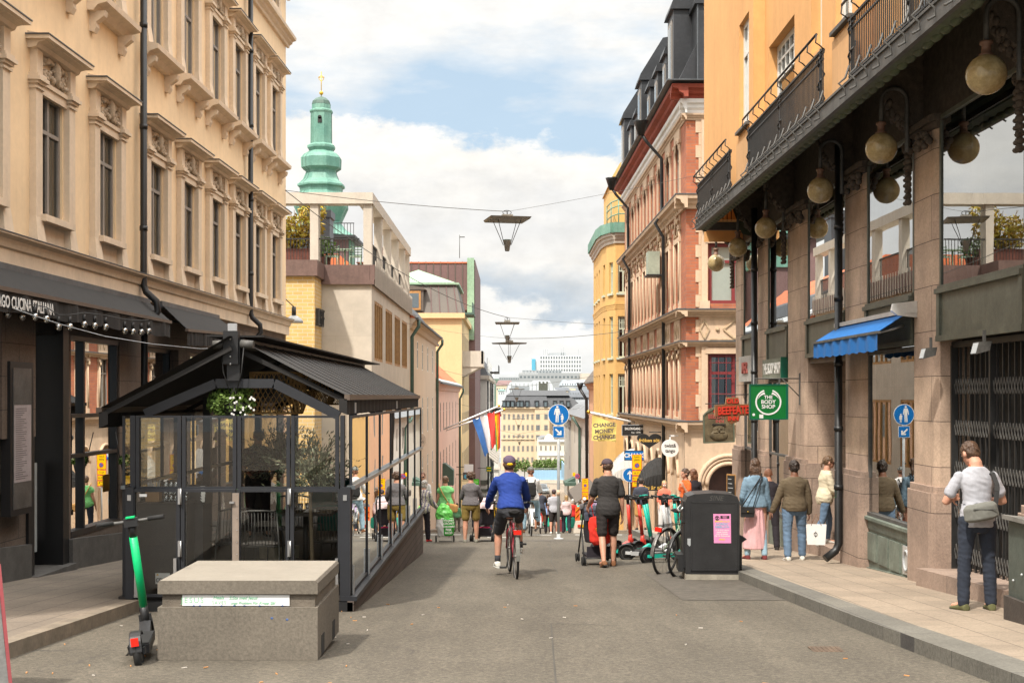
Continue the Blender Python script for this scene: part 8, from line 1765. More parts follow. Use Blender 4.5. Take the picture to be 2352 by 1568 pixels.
# ------------------------------------------------------------ hanging street lamps on wires
M('lamp_grey', (.25, .235, .205), .5, .12, 4, 60, .05)
hl = None; HL = [(-.110, 30.0, 5.46, 12, 'nearest and largest hanging lamp, high over the middle of the street'), (-.18, 50, 4.20, 0, 'second hanging lamp, the upper one of the close pair'), (-.12, 58, 3.75, 40, 'third hanging lamp, turned square, just under the second one'),
   (.33, 92, 1.9, 0, 'fourth hanging lamp, in front of the black roof'), (.6, 118, -.6, 0, 'fifth hanging lamp, against the far yellow building'), (.8, 140, -2.9, 0, 'sixth and farthest hanging lamp, above the square')]
for x, y, z, rz, lab in HL:
 if hl is None:
  t = hl = thing('hanging_lamp', '', 'street lamp', (0, 0, 0), 0, 'square plate lamps hung on wires over the street')
  m = B(); m.hexa([(-.44, -.44, 0), (.44, -.44, 0), (.44, .44, 0), (-.44, .44, 0), (-.47, -.47, .05), (.47, -.47, .05), (.47, .47, .05), (-.47, .47, .05)]); m.build('reflector_plate', 'lamp_grey', t)
  m = B(); m.box(-.12, .12, -.08, .08, .05, .14); m.build('connection_box', 'lamp_grey', t); m = B(); m.tube([(.10*cos(a), .02, .19+.05*sin(a)) for a in [2*pi*k/16 for k in range(16)]], .008, 5, closed=True); m.tube([(0, 0, .12), (0, 0, .24)], .012, 5); m.build('cable_loop', 'iron_black', t)
  m = B(); m.lathe([(.045, -.70), (.055, -.68), (.085, -.47), (.09, -.45)], n=16); m.build('lamp_cone', 'lamp_grey', t); m = B(); m.lathe([(.088, -.45), (.09, -.435), (.05, -.43)], n=16); m.build('lens', 'copper_green', t)
  for sx_, sy_ in ((-1, -1), (1, -1), (1, 1), (-1, 1)): m = B(); m.tube([(sx_*.27, sy_*.27, 0), (sx_*.08, sy_*.05, -.56)], .008, 5); m.build('strut', 'iron_grey', t)
  l = t
 else: l = copytree(hl)
 l['label'] = lab; l.location = (x, y, z); l.rotation_euler = (0, 0, radians(rz));
 if y > 55: l.scale = (1.2,)*3 if y < 100 else (1.25,)*3
hl.location = (-.110, 30.0, 5.46)
def wire(lab, pts, sag=.2, r=.009):
 t = B(); ps = []
 for p, q in zip(pts, pts[1:]):
  for k in range(12): f = k/12; ps.append(Vector(p).lerp(Vector(q), f)-Vector((0, 0, sag*4*f*(1-f))))
 ps.append(Vector(pts[-1])); t.tube(ps, r, 5); o = t.build('overhead_wire', 'iron_grey'); return tag(o, lab, 'wire', 'overhead wires across the street')
c0 = P(655, 437, 34.4)
wire('wire from the cream building corner to the nearest hanging lamp', [c0, (-.11, 30, 5.67)], .06, .008); wire('wire from the nearest hanging lamp to the orange building', [(-.11, 30, 5.67), P(1632, 396, 29.4)], .03, .004)
wire('long wire from the cream building corner down to the second hanging lamp', [c0, (-.18, 50, 4.45)], .5, .011); wire('thin wire from the second hanging lamp to the brick building', [(-.18, 50, 4.45), (5.45, 54, 4.3)], .03, .006)
wire('wire from the third hanging lamp to the brick building', [(-.12, 58, 4.0), (5.45, 57, 4.35)], .12, .012); wire('thin wire from the third hanging lamp to the left houses', [(-.12, 58, 4.0), (-5.0, 62, 4.9)], .1, .006)
for y, z0, z1, k in ((92, 2.1, 2.9, 'fourth'), (118, -.4, .4, 'fifth'), (140, -2.6, -1.6, 'sixth')): wire('wire holding the %s hanging lamp across the street' % k, [(-5, y, z1+.4), (.5, y, z0), (6, y-2, z1)], .05, .012)
# ------------------------------------------------------------ cars
def car(lab, loc, rz, paint, hatch_red=False):
 t = thing('car', lab, 'car', loc, radians(rz)); m = B()
 def sec(y, w, z0, z1): return [(-w*.5, y, z0), (-w*.52, y, (z0+z1)*.5), (-w*.47, y, z1), (w*.47, y, z1), (w*.52, y, (z0+z1)*.5), (w*.5, y, z0)]
 def sk(m, S_):
  n0 = len(m.v)
  for s in S_: m.v += s
  for i in range(len(S_)-1):
   for k in range(6): k2 = (k+1) % 6; m.f.append((n0+i*6+k, n0+i*6+k2, n0+i*6+6+k2, n0+i*6+6+k)); m.mi.append(0); m.sm.append(False)
  m.f.append(tuple(n0+k for k in range(6))); m.f.append(tuple(n0+(len(S_)-1)*6+k for k in range(6))); m.mi += [0, 0]; m.sm += [False]*2
 sk(m, [sec(-2.15, 1.55, .35, .85), sec(-2.05, 1.72, .25, .98), (sec(-1.2, 1.78, .22, 1.0)), sec(.8, 1.78, .22, .98), sec(1.9, 1.70, .25, .82), sec(2.15, 1.5, .35, .65)]); b = m.build('body', paint, t)
 m = B(); sk(m, [sec(-2.0, 1.35, .95, 1.02), sec(-1.55, 1.42, .95, 1.42), sec(-.1, 1.42, .95, 1.48), sec(.95, 1.45, .95, .99)]); m.build('cabin', paint, t)
 m = B(); m.quad((-.62, -2.03, 1.02), (.62, -2.03, 1.02), (.55, -1.62, 1.38), (-.55, -1.62, 1.38)); m.quad((-.62, .98, 1.02), (.62, .98, 1.02), (.55, .0, 1.46), (-.55, .0, 1.46))
 for s in (-1, 1): m.quad((s*.755, -1.7, 1.03), (s*.765, .7, 1.03), (s*.71, .0, 1.42), (s*.71, -1.45, 1.38))
 m.build('windows', M('car_glass', (.03, .04, .045), .08), t)
 for s in (-1, 1):
  for y in (-1.35, 1.35): m = B(); m.tube([(s*.72, y, .32), (s*.90, y, .32)], .32, 18); o = m.build('wheel', 'rubber', t); m = B(); m.tube([(s*.89, y, .32), (s*.91, y, .32)], .2, 12); m.build('rim', 'zinc', o)
  m = B(); m.box(s*.52, s*.80, -2.17, -2.05, .72, .98) if not hatch_red else m.box(s*.60, s*.82, -2.19, -1.9, .70, 1.35); m.build('tail_light', 'sign_red', t); m = B(); m.box(s*.50, s*.78, 2.08, 2.17, .60, .74); m.build('headlight', 'sign_white', t)
  m = B(); m.ell((s*.98, .7, 1.02), .10, .06, .08, 8, 6); m.build('mirror', paint, t)
 m = B(); m.box(-.26, .26, -2.20, -2.16, .58, .70); m.box(-.26, .26, 2.14, 2.18, .38, .48); m.build('number_plate', 'sign_white', t); return t
M('paint_white', (.72, .72, .70), .25, .03, 1); M('paint_silver', (.34, .38, .40), .25, .05, 1, me=.4)
car('white car with tall red tail lights driving away behind the cyclists', G(1.45, 98), 0, 'paint_white', True); car('silver car facing the camera at the far end of the street', G(4.25, 186), 186, 'paint_silver')
# ------------------------------------------------------------ glass dining pavilion on the street
X0, X1, Y0, Y1, ZD = -4.22, -1.79, 14.15, 25.0, -.74
pv = thing('dining_pavilion', 'black glazed street dining pavilion with ridge awning roof on a wooden deck', 'pavilion', (-3.0, Y0, 0)); PW = dict(parent=pv, world=True)
m = B(); m.box(X0-.12, X1+.08, Y0-.12, Y0+.02, ZD-.20, ZD-.04); m.build('front_deck_beam', 'metal_black', **PW)
m = B(); m.box(X0-.05, X1+.02, Y0+.02, Y1, ZD-.10, ZD); m.build('deck_floor', M('deck_dark', (.035, .028, .024), .7, .3, 3), **PW)
MBR('deck_planks', (.125, .095, .078), (.10, .078, .066), (.03, .025, .02), 1.5, .115, .006, var=.2)
m = B(); ys = [Y0-.12+(Y1-Y0+.12)*k/12 for k in range(13)]
for p, q in zip(ys, ys[1:]): m.hexa([(X1+.02, p, gz(p)-.05), (X1+.09, p, gz(p)-.05), (X1+.09, q, gz(q)-.05), (X1+.02, q, gz(q)-.05), (X1+.02, p, ZD-.03), (X1+.09, p, ZD-.03), (X1+.09, q, ZD-.03), (X1+.02, q, ZD-.03)])
m.quad((X0, Y1, gz(Y1)), (X1+.09, Y1, gz(Y1)), (X1+.09, Y1, ZD), (X0, Y1, ZD)); m.build('plank_skirt', 'deck_planks', **PW)
m = B(); m.box(X1-.05, X1+.12, Y0-.1, Y1, ZD-.03, ZD+.02); m.build('edge_rail', 'metal_anthracite', **PW)
px = [(u-CX)/F*Y0 for u in (312, 418, 545, 668, 780)]; ZM, ZT_ = CH-212/F*Y0, CH-44/F*Y0; ZL = CH-395/F*Y0; ZL0 = CH-458/F*Y0
def panel(x0, x1, z0, z1, y=Y0, t_=.045, gl='glass_clear'):
 m = B(); f = .024 if z0 > 0 else .03
 m.box(x0, x0+t_, y-.025, y+.025, z0, z1); m.box(x1-t_, x1, y-.025, y+.025, z0, z1); m.box(x0+t_, x1-t_, y-.02, y+.02, z1-f, z1); m.box(x0+t_, x1-t_, y-.02, y+.02, z0, z0+f); o = m.build('glass_panel', 'metal_anthracite', **PW)
 m = B(); m.quad((x0+t_, y, z0+f), (x1-t_, y, z0+f), (x1-t_, y, z1-f), (x0+t_, y, z1-f)); g_ = m.build('pane', gl, None); me = g_.data; me.transform(Matrix.Translation(-pv.location)); g_.parent = o
for i in range(4):
 panel(px[i]+.005, px[i+1]-.005, ZM, ZT_, t_=.04); panel(px[i]+(-.03 if i == 0 else .005), px[i+1]+(.03 if i == 3 else -.005), ZL0 if i in (0,) else ZL, ZM, y=Y0-.05, t_=.04)
m = B(); m.box(px[2]-.035, px[2]+.035, Y0-.09, Y0-.06, ZL0+.1, ZM-.04); m.build('door_jamb', M('jamb_taupe', (.27, .215, .175), .6), **PW)
m = B()
for z in [ZL0+.2+.13*k for k in range(8)]: m.box(px[2]+.012, px[2]+.020, Y0-.096, Y0-.09, z, z+.008)
m.box(px[2]-.06, px[2]-.01, Y0-.12, Y0-.09, .28, .30); m.build('screws', 'steel', **PW)
for x in (px[1], px[3]):
 for z in (ZM-.16, ZL+.14): m = B(); m.box(x-.02, x+.02, Y0-.10, Y0-.07, z, z+.17); m.cyl((x+.012, Y0-.105, z), (x+.012, Y0-.105, z+.17), .009, n=8); m.build('hinge', 'steel', **PW)
for x, w in ((px[0]-.045, .09), (px[4]+.07, .11)):
 m = B(); m.box(x-w/2, x+w/2, Y0-.09, Y0+.05, ZL0-.02, ZM+.02); m.build('corner_post', 'metal_anthracite', **PW)
 m = B(); m.box(x-.02, x+.02, Y0-.10, Y0-.09, ZM-.12, ZM-.06); m.build('latch_plate', 'steel', **PW)
m = B(); m.box(px[4]+.01, px[4]+.055, Y0-.03, Y0+.05, ZM, ZT_); m.box(px[0]-.055, px[0]-.0, Y0-.03, Y0+.05, ZM, ZT_); m.build('upper_post', 'metal_anthracite', **PW)
for x in (px[0]+.03, px[1]-.05, px[4]-.02): m = B(); m.prism([(x-.02, ZL0), (x+.02, ZL0), (x+.015, ZL0+.42), (x-.015, ZL0+.42)], Y0-.11, Y0-.085, 'xz'); m.build('stay_plate', 'steel', **PW)
# side glazing
n = 7; dy = (Y1-Y0)/n; ZS = CH-212/F*Y0
for sx_, nm in ((X1+.04, 0), (X0, 1)):
 for k in range(n):
  y0, y1 = Y0+.05+dy*k, Y0+.05+dy*(k+1)-.02; m = B()
  for y in (y0, y1): m.box(sx_-.014, sx_+.014, y-.008, y+.008, ZD, 1.22)
  m.box(sx_-.015, sx_+.015, y0, y1, 1.19, 1.22); m.box(sx_-.015, sx_+.015, y0, y1, ZD+.03, ZD+.06); o = m.build('side_panel', 'metal_anthracite', **PW)
  for z0, z1 in ((ZD+.06, .42), (.47, 1.19)):
   m = B(); m.quad((sx_, y0, z0), (sx_, y1, z0), (sx_, y1, z1), (sx_, y0, z1)); g_ = m.build('pane', 'glass_side' if nm == 0 else 'glass_clear'); g_.data.transform(Matrix.Translation(-pv.location)); g_.parent = o
  if nm == 0: m = B(); m.prism([(y0-.03, ZD), (y0+.03, ZD), (y0+.012, ZD+.34), (y0-.012, ZD+.34)], sx_+.02, sx_+.035, 'yz'); m.build('stay_plate', 'steel', **PW)
m = B(); m.box(X1+.0, X1+.09, Y0, Y1, .425, .465); m.build('mid_rail', M('rail_grey', (.15, .17, .18), .3, .1, 3, me=.5), **PW)
m = B(); m.box(X0-.02, X0+.03, Y0, Y1, .425, .465); m.build('mid_rail', 'rail_grey', **PW)
# gable frames and posts
XR_, ZR_ = -3.03, 2.05
def gable(y):
 m = B(); q = lambda u, v: Vector(((u-CX)/F*Y0, y, CH+(HY-v)/F*Y0)); ps = [q(326, 950), q(490, 880), q(625, 880), q(775, 955)]
 for p, r in zip(ps, ps[1:]): m.bar(p, r, .10, .10)
 m.build('gable_frame', 'metal_anthracite', **PW)
for y in (Y0+.15, Y0+4, Y0+8): gable(y)
m = B(); m.box(XR_-.07, XR_+.07, Y0+.05, Y0+.25, 1.60, 2.06); m.box(XR_-.10, XR_+.06, Y0+.0, Y0+.12, 1.78, 2.14); m.build('ridge_post', 'metal_black', **PW)
m = B(); m.box(XR_-.10, XR_+.10, Y0+.1, 26, 1.98, 2.06); m.build('ridge_beam', 'metal_black', **PW)
m = B(); m.box(XR_-.05, XR_+.05, Y0+.0, Y0+.02, 2.14, 2.22)
for x, z in ((XR_-.02, 1.86), (XR_-.02, 2.05), (XR_-.02, 1.78)): m.ell((x, Y0-.01, z), .012, n=6, m=4)
m.build('bolts', 'steel', **PW)
for s in (-1, 1): m = B(); m.tube([(XR_+s*.08, Y0+.06, 2.0), (XR_+s*.22, Y0+.05, 1.99)], .045, 12); m.build('awning_end_cap', 'iron_grey', **PW)
for s in (-1, 1): m = B(); m.tube([(XR_+s*.12, Y0+.02, 1.96), (XR_+s*.10, Y0, 1.7), (XR_+s*.03, Y0+.05, 1.45), (XR_+s*.0, Y0+.1, 1.52)], .006, 5); m.build('dangling_cable', 'iron_black', **PW)
for y in (17.5, 21, 24.6):
 for x in (XR_-1.05, XR_+.9): m = B(); m.box(x-.05, x+.05, y-.05, y+.05, ZD, 1.42); m.build('roof_post', 'metal_black', **PW)
def roofside(x1, z1, zv, ya, yb, ribs=18):
 m = B(); n = ribs
 for i in range(n):
  a, b_ = ya+(yb-ya)*i/n, ya+(yb-ya)*(i+1)/n
  for k in range(6):
   f0, f1 = k/6, (k+1)/6; g = lambda f: (XR_+(x1-XR_)*f, ZR_+.03+(z1-ZR_-.03)*f-.015*sin(pi*f)); p, q = g(f0), g(f1); dz = .012 if i % 2 else 0
   m.quad((p[0], a, p[1]), (p[0], b_, p[1]), (q[0], b_, q[1]), (q[0], a, q[1]))
  m.quad((XR_, b_-.006, ZR_+.045), (XR_, b_+.006, ZR_+.045), (x1, b_+.006, z1+.012), (x1, b_-.006, z1+.012)) if 0 else None
  for k in range(6):
   p, q = g(k/6), g((k+1)/6); m.bar((p[0], b_, p[1]+.004), (q[0], b_, q[1]+.004), .012, .008)
 o = m.build('roof_fabric', 'awning_black', **PW)
 m = B(); m.box(x1-.03, x1+.03, ya, yb, z1-.05, z1+.01); m.build('eave_rail', M('rail_brown', (.11, .08, .06), .5), **PW)
 m = B(); p_ = None
 for i in range(121):
  y = ya+(yb-ya)*i/120; x = x1+.01*sin(i*1.3)
  if p_: m.quad((p_[0], p_[1], z1-.04), (x, y, z1-.04), (x, y, z1-.04-zv), (p_[0], p_[1], z1-.04-zv))
  p_ = (x, y)
 m.quad((XR_+(x1-XR_)*.93, ya, z1-.03), (x1, ya, z1-.04), (x1, ya, z1-zv-.04), (XR_+(x1-XR_)*.93, ya, z1-zv)); m.build('valance', 'awning_black', **PW)
 for f in (.0, .33, .66, 1.0):
  y = ya+(yb-ya)*f+(.08 if f == 0 else -.08 if f == 1 else 0); m = B(); m.bar((XR_, y, ZR_-.10), (x1, y, z1-.07), .04, .05); m.build('folding_arm', 'awning_black', **PW)
 if x1 > XR_:
  for f in (.06, .55, .97): y = ya+(yb-ya)*f; m = B(); m.box(x1+.012, x1+.016, y-.07, y+.07, z1-.20, z1-.08); m.box(x1-.02, x1+.02, ya-.006, ya-.002, z1-.2, z1-.08) if 0 else None; m.build('printed_mark', 'zinc', **PW)
roofside(-1.80, 1.44, .17, 14.25, 25.2); roofside(-4.43, 1.30, .17, 14.0, 25.2)
m = B(); m.box(XR_+.0, XR_+.30, Y0+.2, 27, 2.08, 2.10); m.box(XR_-.30, XR_, Y0+.1, 27, 2.08, 2.10); m.build('ridge_cover', 'awning_black', **PW)
# contents
def pt(u, v, y): return P(u, v, y)
def wickerlamp(lab, c, r, h):
 t = thing('wicker_lampshade', lab, 'lampshade', c, 0, 'woven basket lampshades under the pavilion roof'); m = B(); nn = 34; rows = 12
 R_ = lambda f: r*(.86+.14*sin(pi*min(1, f*1.2)))
 for k in range(nn):
  for s in (-1, 1):
   ps = [];
   for j in range(rows+1): f = j/rows; a = 2*pi*(k+s*f*4.5)/nn; ps.append((R_(f)*cos(a), R_(f)*sin(a), -h/2+h*f))
   for p, q in zip(ps, ps[1:]): m.bar(p, q, .017, .004)
 for f in (0, 1): m.tube([(R_(f)*cos(a), R_(f)*sin(a), -h/2+h*f) for a in [2*pi*k/24 for k in range(24)]], .012, 5, closed=True)
 m.build('woven_shade', 'wicker', t); m = B(); m.tube([(0, 0, h/2), (0, 0, h/2+.3)], .006, 4); m.build('cord', 'iron_black', t)
wickerlamp('largest woven lampshade, right behind the flower basket', pt(635, 902, 15.6), .36, .48); wickerlamp('second woven lampshade behind the gable beam', pt(715, 895, 18.2), .34, .38); wickerlamp('farther woven lampshade near the right corner of the roof', pt(770, 900, 20.5), .40, .38); wickerlamp('farthest woven lampshade under the right eave', pt(830, 905, 23.5), .38, .34)
fb = thing('flower_basket', 'hanging basket of green foliage and small white flowers under the gable', 'plant', pt(540, 925, Y0+.25)); r = random.Random(8)
m = B(); leafcloud(m, (-.05, 0, .0), .27, .20, .17, 1300, .055, r, 0, .5); leafcloud(m, (.05, 0, .12), .16, .12, .12, 400, .05, r, 0, .5); m.build('foliage', 'foliage', fb)
m = B()
for _ in range(20):
 c = Vector((r.uniform(-.02, .26), -.17-r.uniform(0, .06), r.uniform(-.14, .07)))
 for k in range(5): a = 2*pi*k/5; d = Vector((cos(a), 0, sin(a)))*.010; e = Vector((-sin(a), 0, cos(a)))*.006; m.quad(c, c+d+e, c+d*1.3, c+d-e)
m.build('white_flowers', 'white_paint', fb); m = B(); m.lathe([(.10, -.15), (.16, .0)], n=14); m.tube([(0, 0, .0), (0, 0, .5)], .005, 4); m.build('basket', 'iron_black', fb)
ol = thing('olive_tree', 'potted standard olive tree with slender trunk behind the glass', 'tree', (pt(716, 1310, 14.75).x, 14.75, ZD)); r = random.Random(12)
m = B(); m.prism([(-.20, 0), (.20, 0), (.21, .16), (-.21, .16)], -.16, .16, 'xz'); m.build('planter', M('planter_cream', (.47, .42, .30), .8), ol); m = B(); leafcloud(m, (0, 0, .17), .17, .13, .02, 200, .04, r, 0, .3); m.box(-.18, .18, -.14, .14, .13, .155); m.build('bark_mulch', 'bark', ol)
m = B(); m.tube([(.015, 0, .15), (.0, 0, .5), (-.01, 0, .8), (-.02, 0, 1.10), (0, 0, 1.25)], [.024, .021, .02, .019, .016], 8)
tips = []
for k in range(46):
 a = r.uniform(0, 2*pi); e = r.uniform(.0, 1.45); L_ = r.uniform(.26, .52); p0 = Vector((0, 0, 1.05+r.uniform(0, .2))); d = Vector((cos(a)*cos(e), sin(a)*cos(e)*.8, sin(e)*1.2)); p2 = p0+d*L_; m.tube([p0, p0+d*L_*.5+Vector((0, 0, .02)), p2], [.008, .005, .003], 4); tips.append((p0, p2, d))
m.build('trunk', 'bark', ol); m = B()
for p0, p2, d in tips:
 for _ in range(48):
  f = r.uniform(.3, 1.12); c = p0.lerp(p2, f)+Vector((r.gauss(0, .03), r.gauss(0, .03), r.gauss(0, .03))); dd = (d+Vector((r.gauss(0, .6), r.gauss(0, .6), r.gauss(0, .6)))).normalized(); e = dd.cross(Vector((r.gauss(0, 1), r.gauss(0, 1), r.gauss(0, 1)))).normalized()*.009
  m.quad(c, c+dd*.03+e, c+dd*.065, c+dd*.03-e)
m.build('foliage', 'olive_leaf', ol)
o2 = copytree(ol, (-3.1, 17.4, ZD+.02), .8, 'second olive tree deeper inside the pavilion, dark against the light')
def diningchair(lab, x, y, rz):
 t = thing('dining_chair', lab, 'chair', (x, y, ZD), radians(rz), 'wire backed dining chairs inside the pavilion'); m = B()
 for s in (-1, 1):
  m.tube([(s*.24, -.22, 0), (s*.23, -.19, .44), (s*.21, -.27, .84)], .010, 6); m.tube([(s*.24, .2, 0), (s*.23, .18, .62), (s*.24, -.1, .66), (s*.22, -.22, .66)], .010, 6)
 m.tube([(-.21, -.27, .84), (-.1, -.29, .86), (.1, -.29, .86), (.21, -.27, .84)], .012, 6); m.tube([(-.23, -.19, .44), (.23, -.19, .44)], .008, 5); m.build('frame', 'iron_grey', t)
 m = B()
 for k in range(11): x_ = -.19+k*.038; m.tube([(x_, -.21, .46), (x_*1.0, -.285, .85)], .0045, 4)
 m.build('wire_back', 'iron_grey', t); m = B(); m.ell((0, -.01, .455), .235, .21, .03, 16, 6); m.build('cushion', M('cushion', (.12, .11, .10), .9), t); return t
diningchair('wire chair with cushion right behind the front glass, second panel from the right', pt(590, 1300, 15.0).x, 15.25, 4); diningchair('wire chair partly behind the olive planter', -2.12, 15.7, -8); diningchair('wire chair on the far side of the first table', -2.9, 17.0, 178); diningchair('wire chair halfway along the pavilion', -2.3, 18.6, 0); diningchair('wire chair near the rear of the pavilion', -2.4, 21.4, 10); diningchair('wire chair left of the dark drawer unit', -3.35, 15.5, 30)
def dtable(lab, x, y, w=.36, green=True):
 t = thing('dining_table', lab, 'table', (x, y, ZD), 0, 'laid dining tables inside the pavilion'); m = B(); m.box(-w, w, -.32, .32, .72, .75); m.build('tabletop', M('table_dark', (.05, .04, .035), .5), t); m = B(); m.cyl((0, 0, 0), (0, 0, .72), .035); m.box(-.25, .25, -.25, .25, 0, .03); m.build('pedestal', 'iron_black', t)
 return t
def glassware(x, y, lab, n=4):
 for k in range(n):
  t = thing('drinking_glass', ('left', 'middle', 'right')[k]+' '+lab, 'glass', (x-.12+.08*k, y-.05*(k % 2), ZD+.752), 0, 'glasses on the laid tables'); m = B(); m.lathe([(.026, 0), (.034, .11), (.033, .11), (.025, .006)], n=12); m.build('tumbler', 'glass_tumbler', t)
MGL('glass_tumbler', (.85, .87, .87), .25)
M('cloth_green', (.0, .085, .065), .85, .1, 3)
for i, (x, y, g_) in enumerate(((-2.55, 16.15, 0), (-2.15, 17.4, 1), (-2.6, 19.6, 1), (-3.0, 22.3, 1))):
 lab = ('bare dining table behind the first wire chair', 'dining table with green cloth behind the olive trunk', 'dining table with green cloth in the middle of the pavilion', 'dining table with green cloth near the back')[i]; dtable(lab, x, y)
 if g_: t = thing('tablecloth', 'dark green cloth on the '+lab.split(' with ')[0]+(' behind the olive trunk', ' in the middle', ' near the back')[i-1], 'tablecloth', (x, y, ZD)); m = B(); m.hexa([(-.40, -.36, .42), (.40, -.36, .42), (.40, .36, .42), (-.40, .36, .42), (-.37, -.33, .757), (.37, -.33, .757), (.37, .33, .757), (-.37, .33, .757)]); m.build('cloth', 'cloth_green', t)
 glassware(x, y-.1, ('tumbler on the bare dining table', 'tumbler on the green cloth behind the olive trunk', 'tumbler on the middle green cloth', 'tumbler on the rear green cloth')[i], 3)
 t = thing('folded_napkin', 'white napkin on the '+('bare table', 'green cloth behind the trunk', 'middle green table', 'rear green table')[i], 'napkin', (x+.1, y-.2, ZD+.765)); m = B(); m.hexa([(-.09, -.06, 0), (.09, -.06, 0), (.09, .06, 0), (-.09, .06, 0), (-.05, -.03, .03), (.05, -.03, .03), (.05, .03, .03), (-.05, .03, .03)]); m.build('cloth', 'white_paint', t)
t = thing('wine_bottle', 'dark wine bottle with white label on the green cloth', 'bottle', (-2.28, 17.2, ZD+.757)); m = B(); m.lathe([(.036, 0), (.038, .02), (.038, .18), (.014, .24), (.014, .30)], n=14); m.build('bottle', M('bottle_glass', (.03, .045, .02), .15), t); m = B(); m.lathe([(.039, .05), (.039, .14)], n=14); m.build('label', 'white_paint', t)
# wait stations
ws = thing('wait_station', 'dark serving cabinet in the left corner behind the glass', 'cabinet', (pt(370, 1200, 14.6).x, 14.62, ZD)); m = B(); m.box(-.22, .33, -.18, .22, .05, .98); m.build('cabinet', M('cab_dark', (.035, .035, .036), .6, .1), ws); m = B(); m.box(-.24, .35, -.20, .24, .98, 1.0); m.build('top', 'iron_black', ws)
m = B(); m.box(-.02, .14, -.186, -.181, .10, .22); o = m.build('white_label', 'sign_white', ws); text('C5H10', .062, (.06, -.188, .14), (pi/2, 0, 0), 'plastic_black', o, 'lettering', .0006, .0015, sx=.8)
m = B(); m.prism([(-.01, .195), (.02, .195), (.005, .215)], -.188, -.186, 'xz'); m.build('yellow_triangle', 'sign_yellow', o)
cu = thing('cutlery_box', 'wooden box full of cutlery on the left serving cabinet', 'box', (pt(370, 1200, 14.6).x-.06, 14.58, ZD+1.0)); m = B(); m.box(-.09, .06, -.07, .07, 0, .14); m.build('box', M('light_wood', (.40, .23, .10), .6), cu); m = B(); r = random.Random(1)
for _ in range(26): x, y = r.uniform(-.075, .045), r.uniform(-.05, .05); m.tube([(x, y, .08), (x*1.3+r.uniform(-.03, .03), y, r.uniform(.20, .26))], .004, 4)
m.build('cutlery', 'steel', cu)
gs = None
for k in range(5):
 x = pt(370, 1200, 14.6).x+.06+k*.055; y = 14.58
 t = thing('stacked_glass', ('stack of tumblers touching the cutlery box', 'second stack of tumblers from the cutlery box', 'middle stack of the five tumbler stacks on the cabinet', 'fourth stack of tumblers from the cutlery box', 'stack of tumblers at the right edge of the left cabinet')[k], 'glass', (x, y, ZD+1.0), 0, 'stacks of tumblers'); m = B()
 for j in range(3): m.lathe([(.022, j*.075), (.028, j*.075+.07)], n=10)
 m.build('tumblers', 'glass_tumbler', t)
w2 = thing('drawer_unit', 'second dark serving cabinet with a grey bin on top and white towel', 'cabinet', (pt(440, 1200, 14.9).x, 14.95, ZD)); m = B(); m.box(-.20, .16, -.18, .22, .03, .95); m.build('cabinet', 'cab_dark', w2); m = B(); m.box(-.19, .19, -.2, .18, .95, 1.15); m.build('plastic_crate', 'plastic_black', w2)
tw = thing('hanging_towel', 'white towel hanging over the edge of the plastic crate', 'towel', (pt(468, 1150, 14.75).x, 14.72, ZD+1.16)); m = B(); m.smooth = True
for k in range(6): m.quad((-.03+.006*sin(k), 0, -.03*k), (.02, 0, -.03*k), (.022+.006*sin(k), 0, -.03*k-.03), (-.028+.004*k, 0, -.03*k-.03))
m.build('cloth', 'white_paint', tw)
m = B(); m.box(px[0]+.06, px[0]+.14, Y0-.075, Y0-.072, ZM-.08, ZM-.05); m.build('warning_sticker', 'sign_white', **PW)
# ------------------------------------------------------------ string of bulbs, menu case, lantern
sl = thing('string_lights', 'string of clear round bulbs hanging below the black awning', 'lights', (-6.2, 16, 2)); m = B()
ptsw = [P(-20, 690, 15.4), P(70, 722, 15.8), P(140, 745, 16.2), P(240, 772, 17.0), P(350, 790, 17.0), P(460, 801, 16.0), P(530, 800, 14.4)]
m.tube(ptsw, .006, 5); m.build('cable', 'zinc', sl, world=True)
bl = [(17, 716, 15.9), (50, 722, 16.0), (80, 722, 16.1), (106, 727, 16.2), (134, 745, 16.4), (160, 745, 16.5), (193, 740, 17.0), (217, 743, 17.2), (242, 746, 17.4), (286, 755, 18.2), (305, 757, 18.4), (324, 758, 18.6), (341, 756, 18.8)]
m = B(); m.tube([P(u, v-22, y) for u, v, y in bl], .006, 5); m.build('second_cable', 'iron_black', sl, world=True)
for u, v, y in bl: m = B(); c = P(u, v, y); m.ell(c+Vector((0, 0, -.03)), .045, .045, .05, 12, 8); o = m.build('bulb', 'glass_bulb' if 'glass_bulb' in MATS else MGL('glass_bulb', (.80, .76, .68), .3).name, sl, world=True); m = B(); m.cyl(c+Vector((0, 0, .015)), c+Vector((0, 0, .10)), .022, n=8); k_ = m.build('socket', 'iron_black', None); k_.data.transform(Matrix.Translation(-sl.location)); k_.parent = o
mc = FL.thing('menu_case', 'tall black framed menu case with printed sheet by the dark doorway', 'sign'); m = B(); a0, a1 = FL.a(24, -.14), FL.a(77, -.14); z0, z1 = -.08, 1.87
m.box(a0, a1, -.14, -.02, z0, z1); m.build('case', 'win_black', mc); m = B(); m.box(a0+.08, a1-.08, -.146, -.14, z0+.08, z1-.08); m.build('back_sheet', M('menu_dark', (.10, .095, .09), .3, .4, 3), mc)
m = B(); m.box(a0+.10, a1-.10, -.149, -.146, z0+.42, z1-.55); o = m.build('menu_sheet', M('menu_paper', (.42, .36, .36), .6, .12, 6), mc); m = B(); r = random.Random(6)
for k in range(34): z = z1-.60-k*.027; m.box(a0+.14, a0+.14+(a1-a0-.34)*r.uniform(.4, 1), -.151, -.149, z, z+.007)
m.build('menu_lines', 'iron_grey', o)
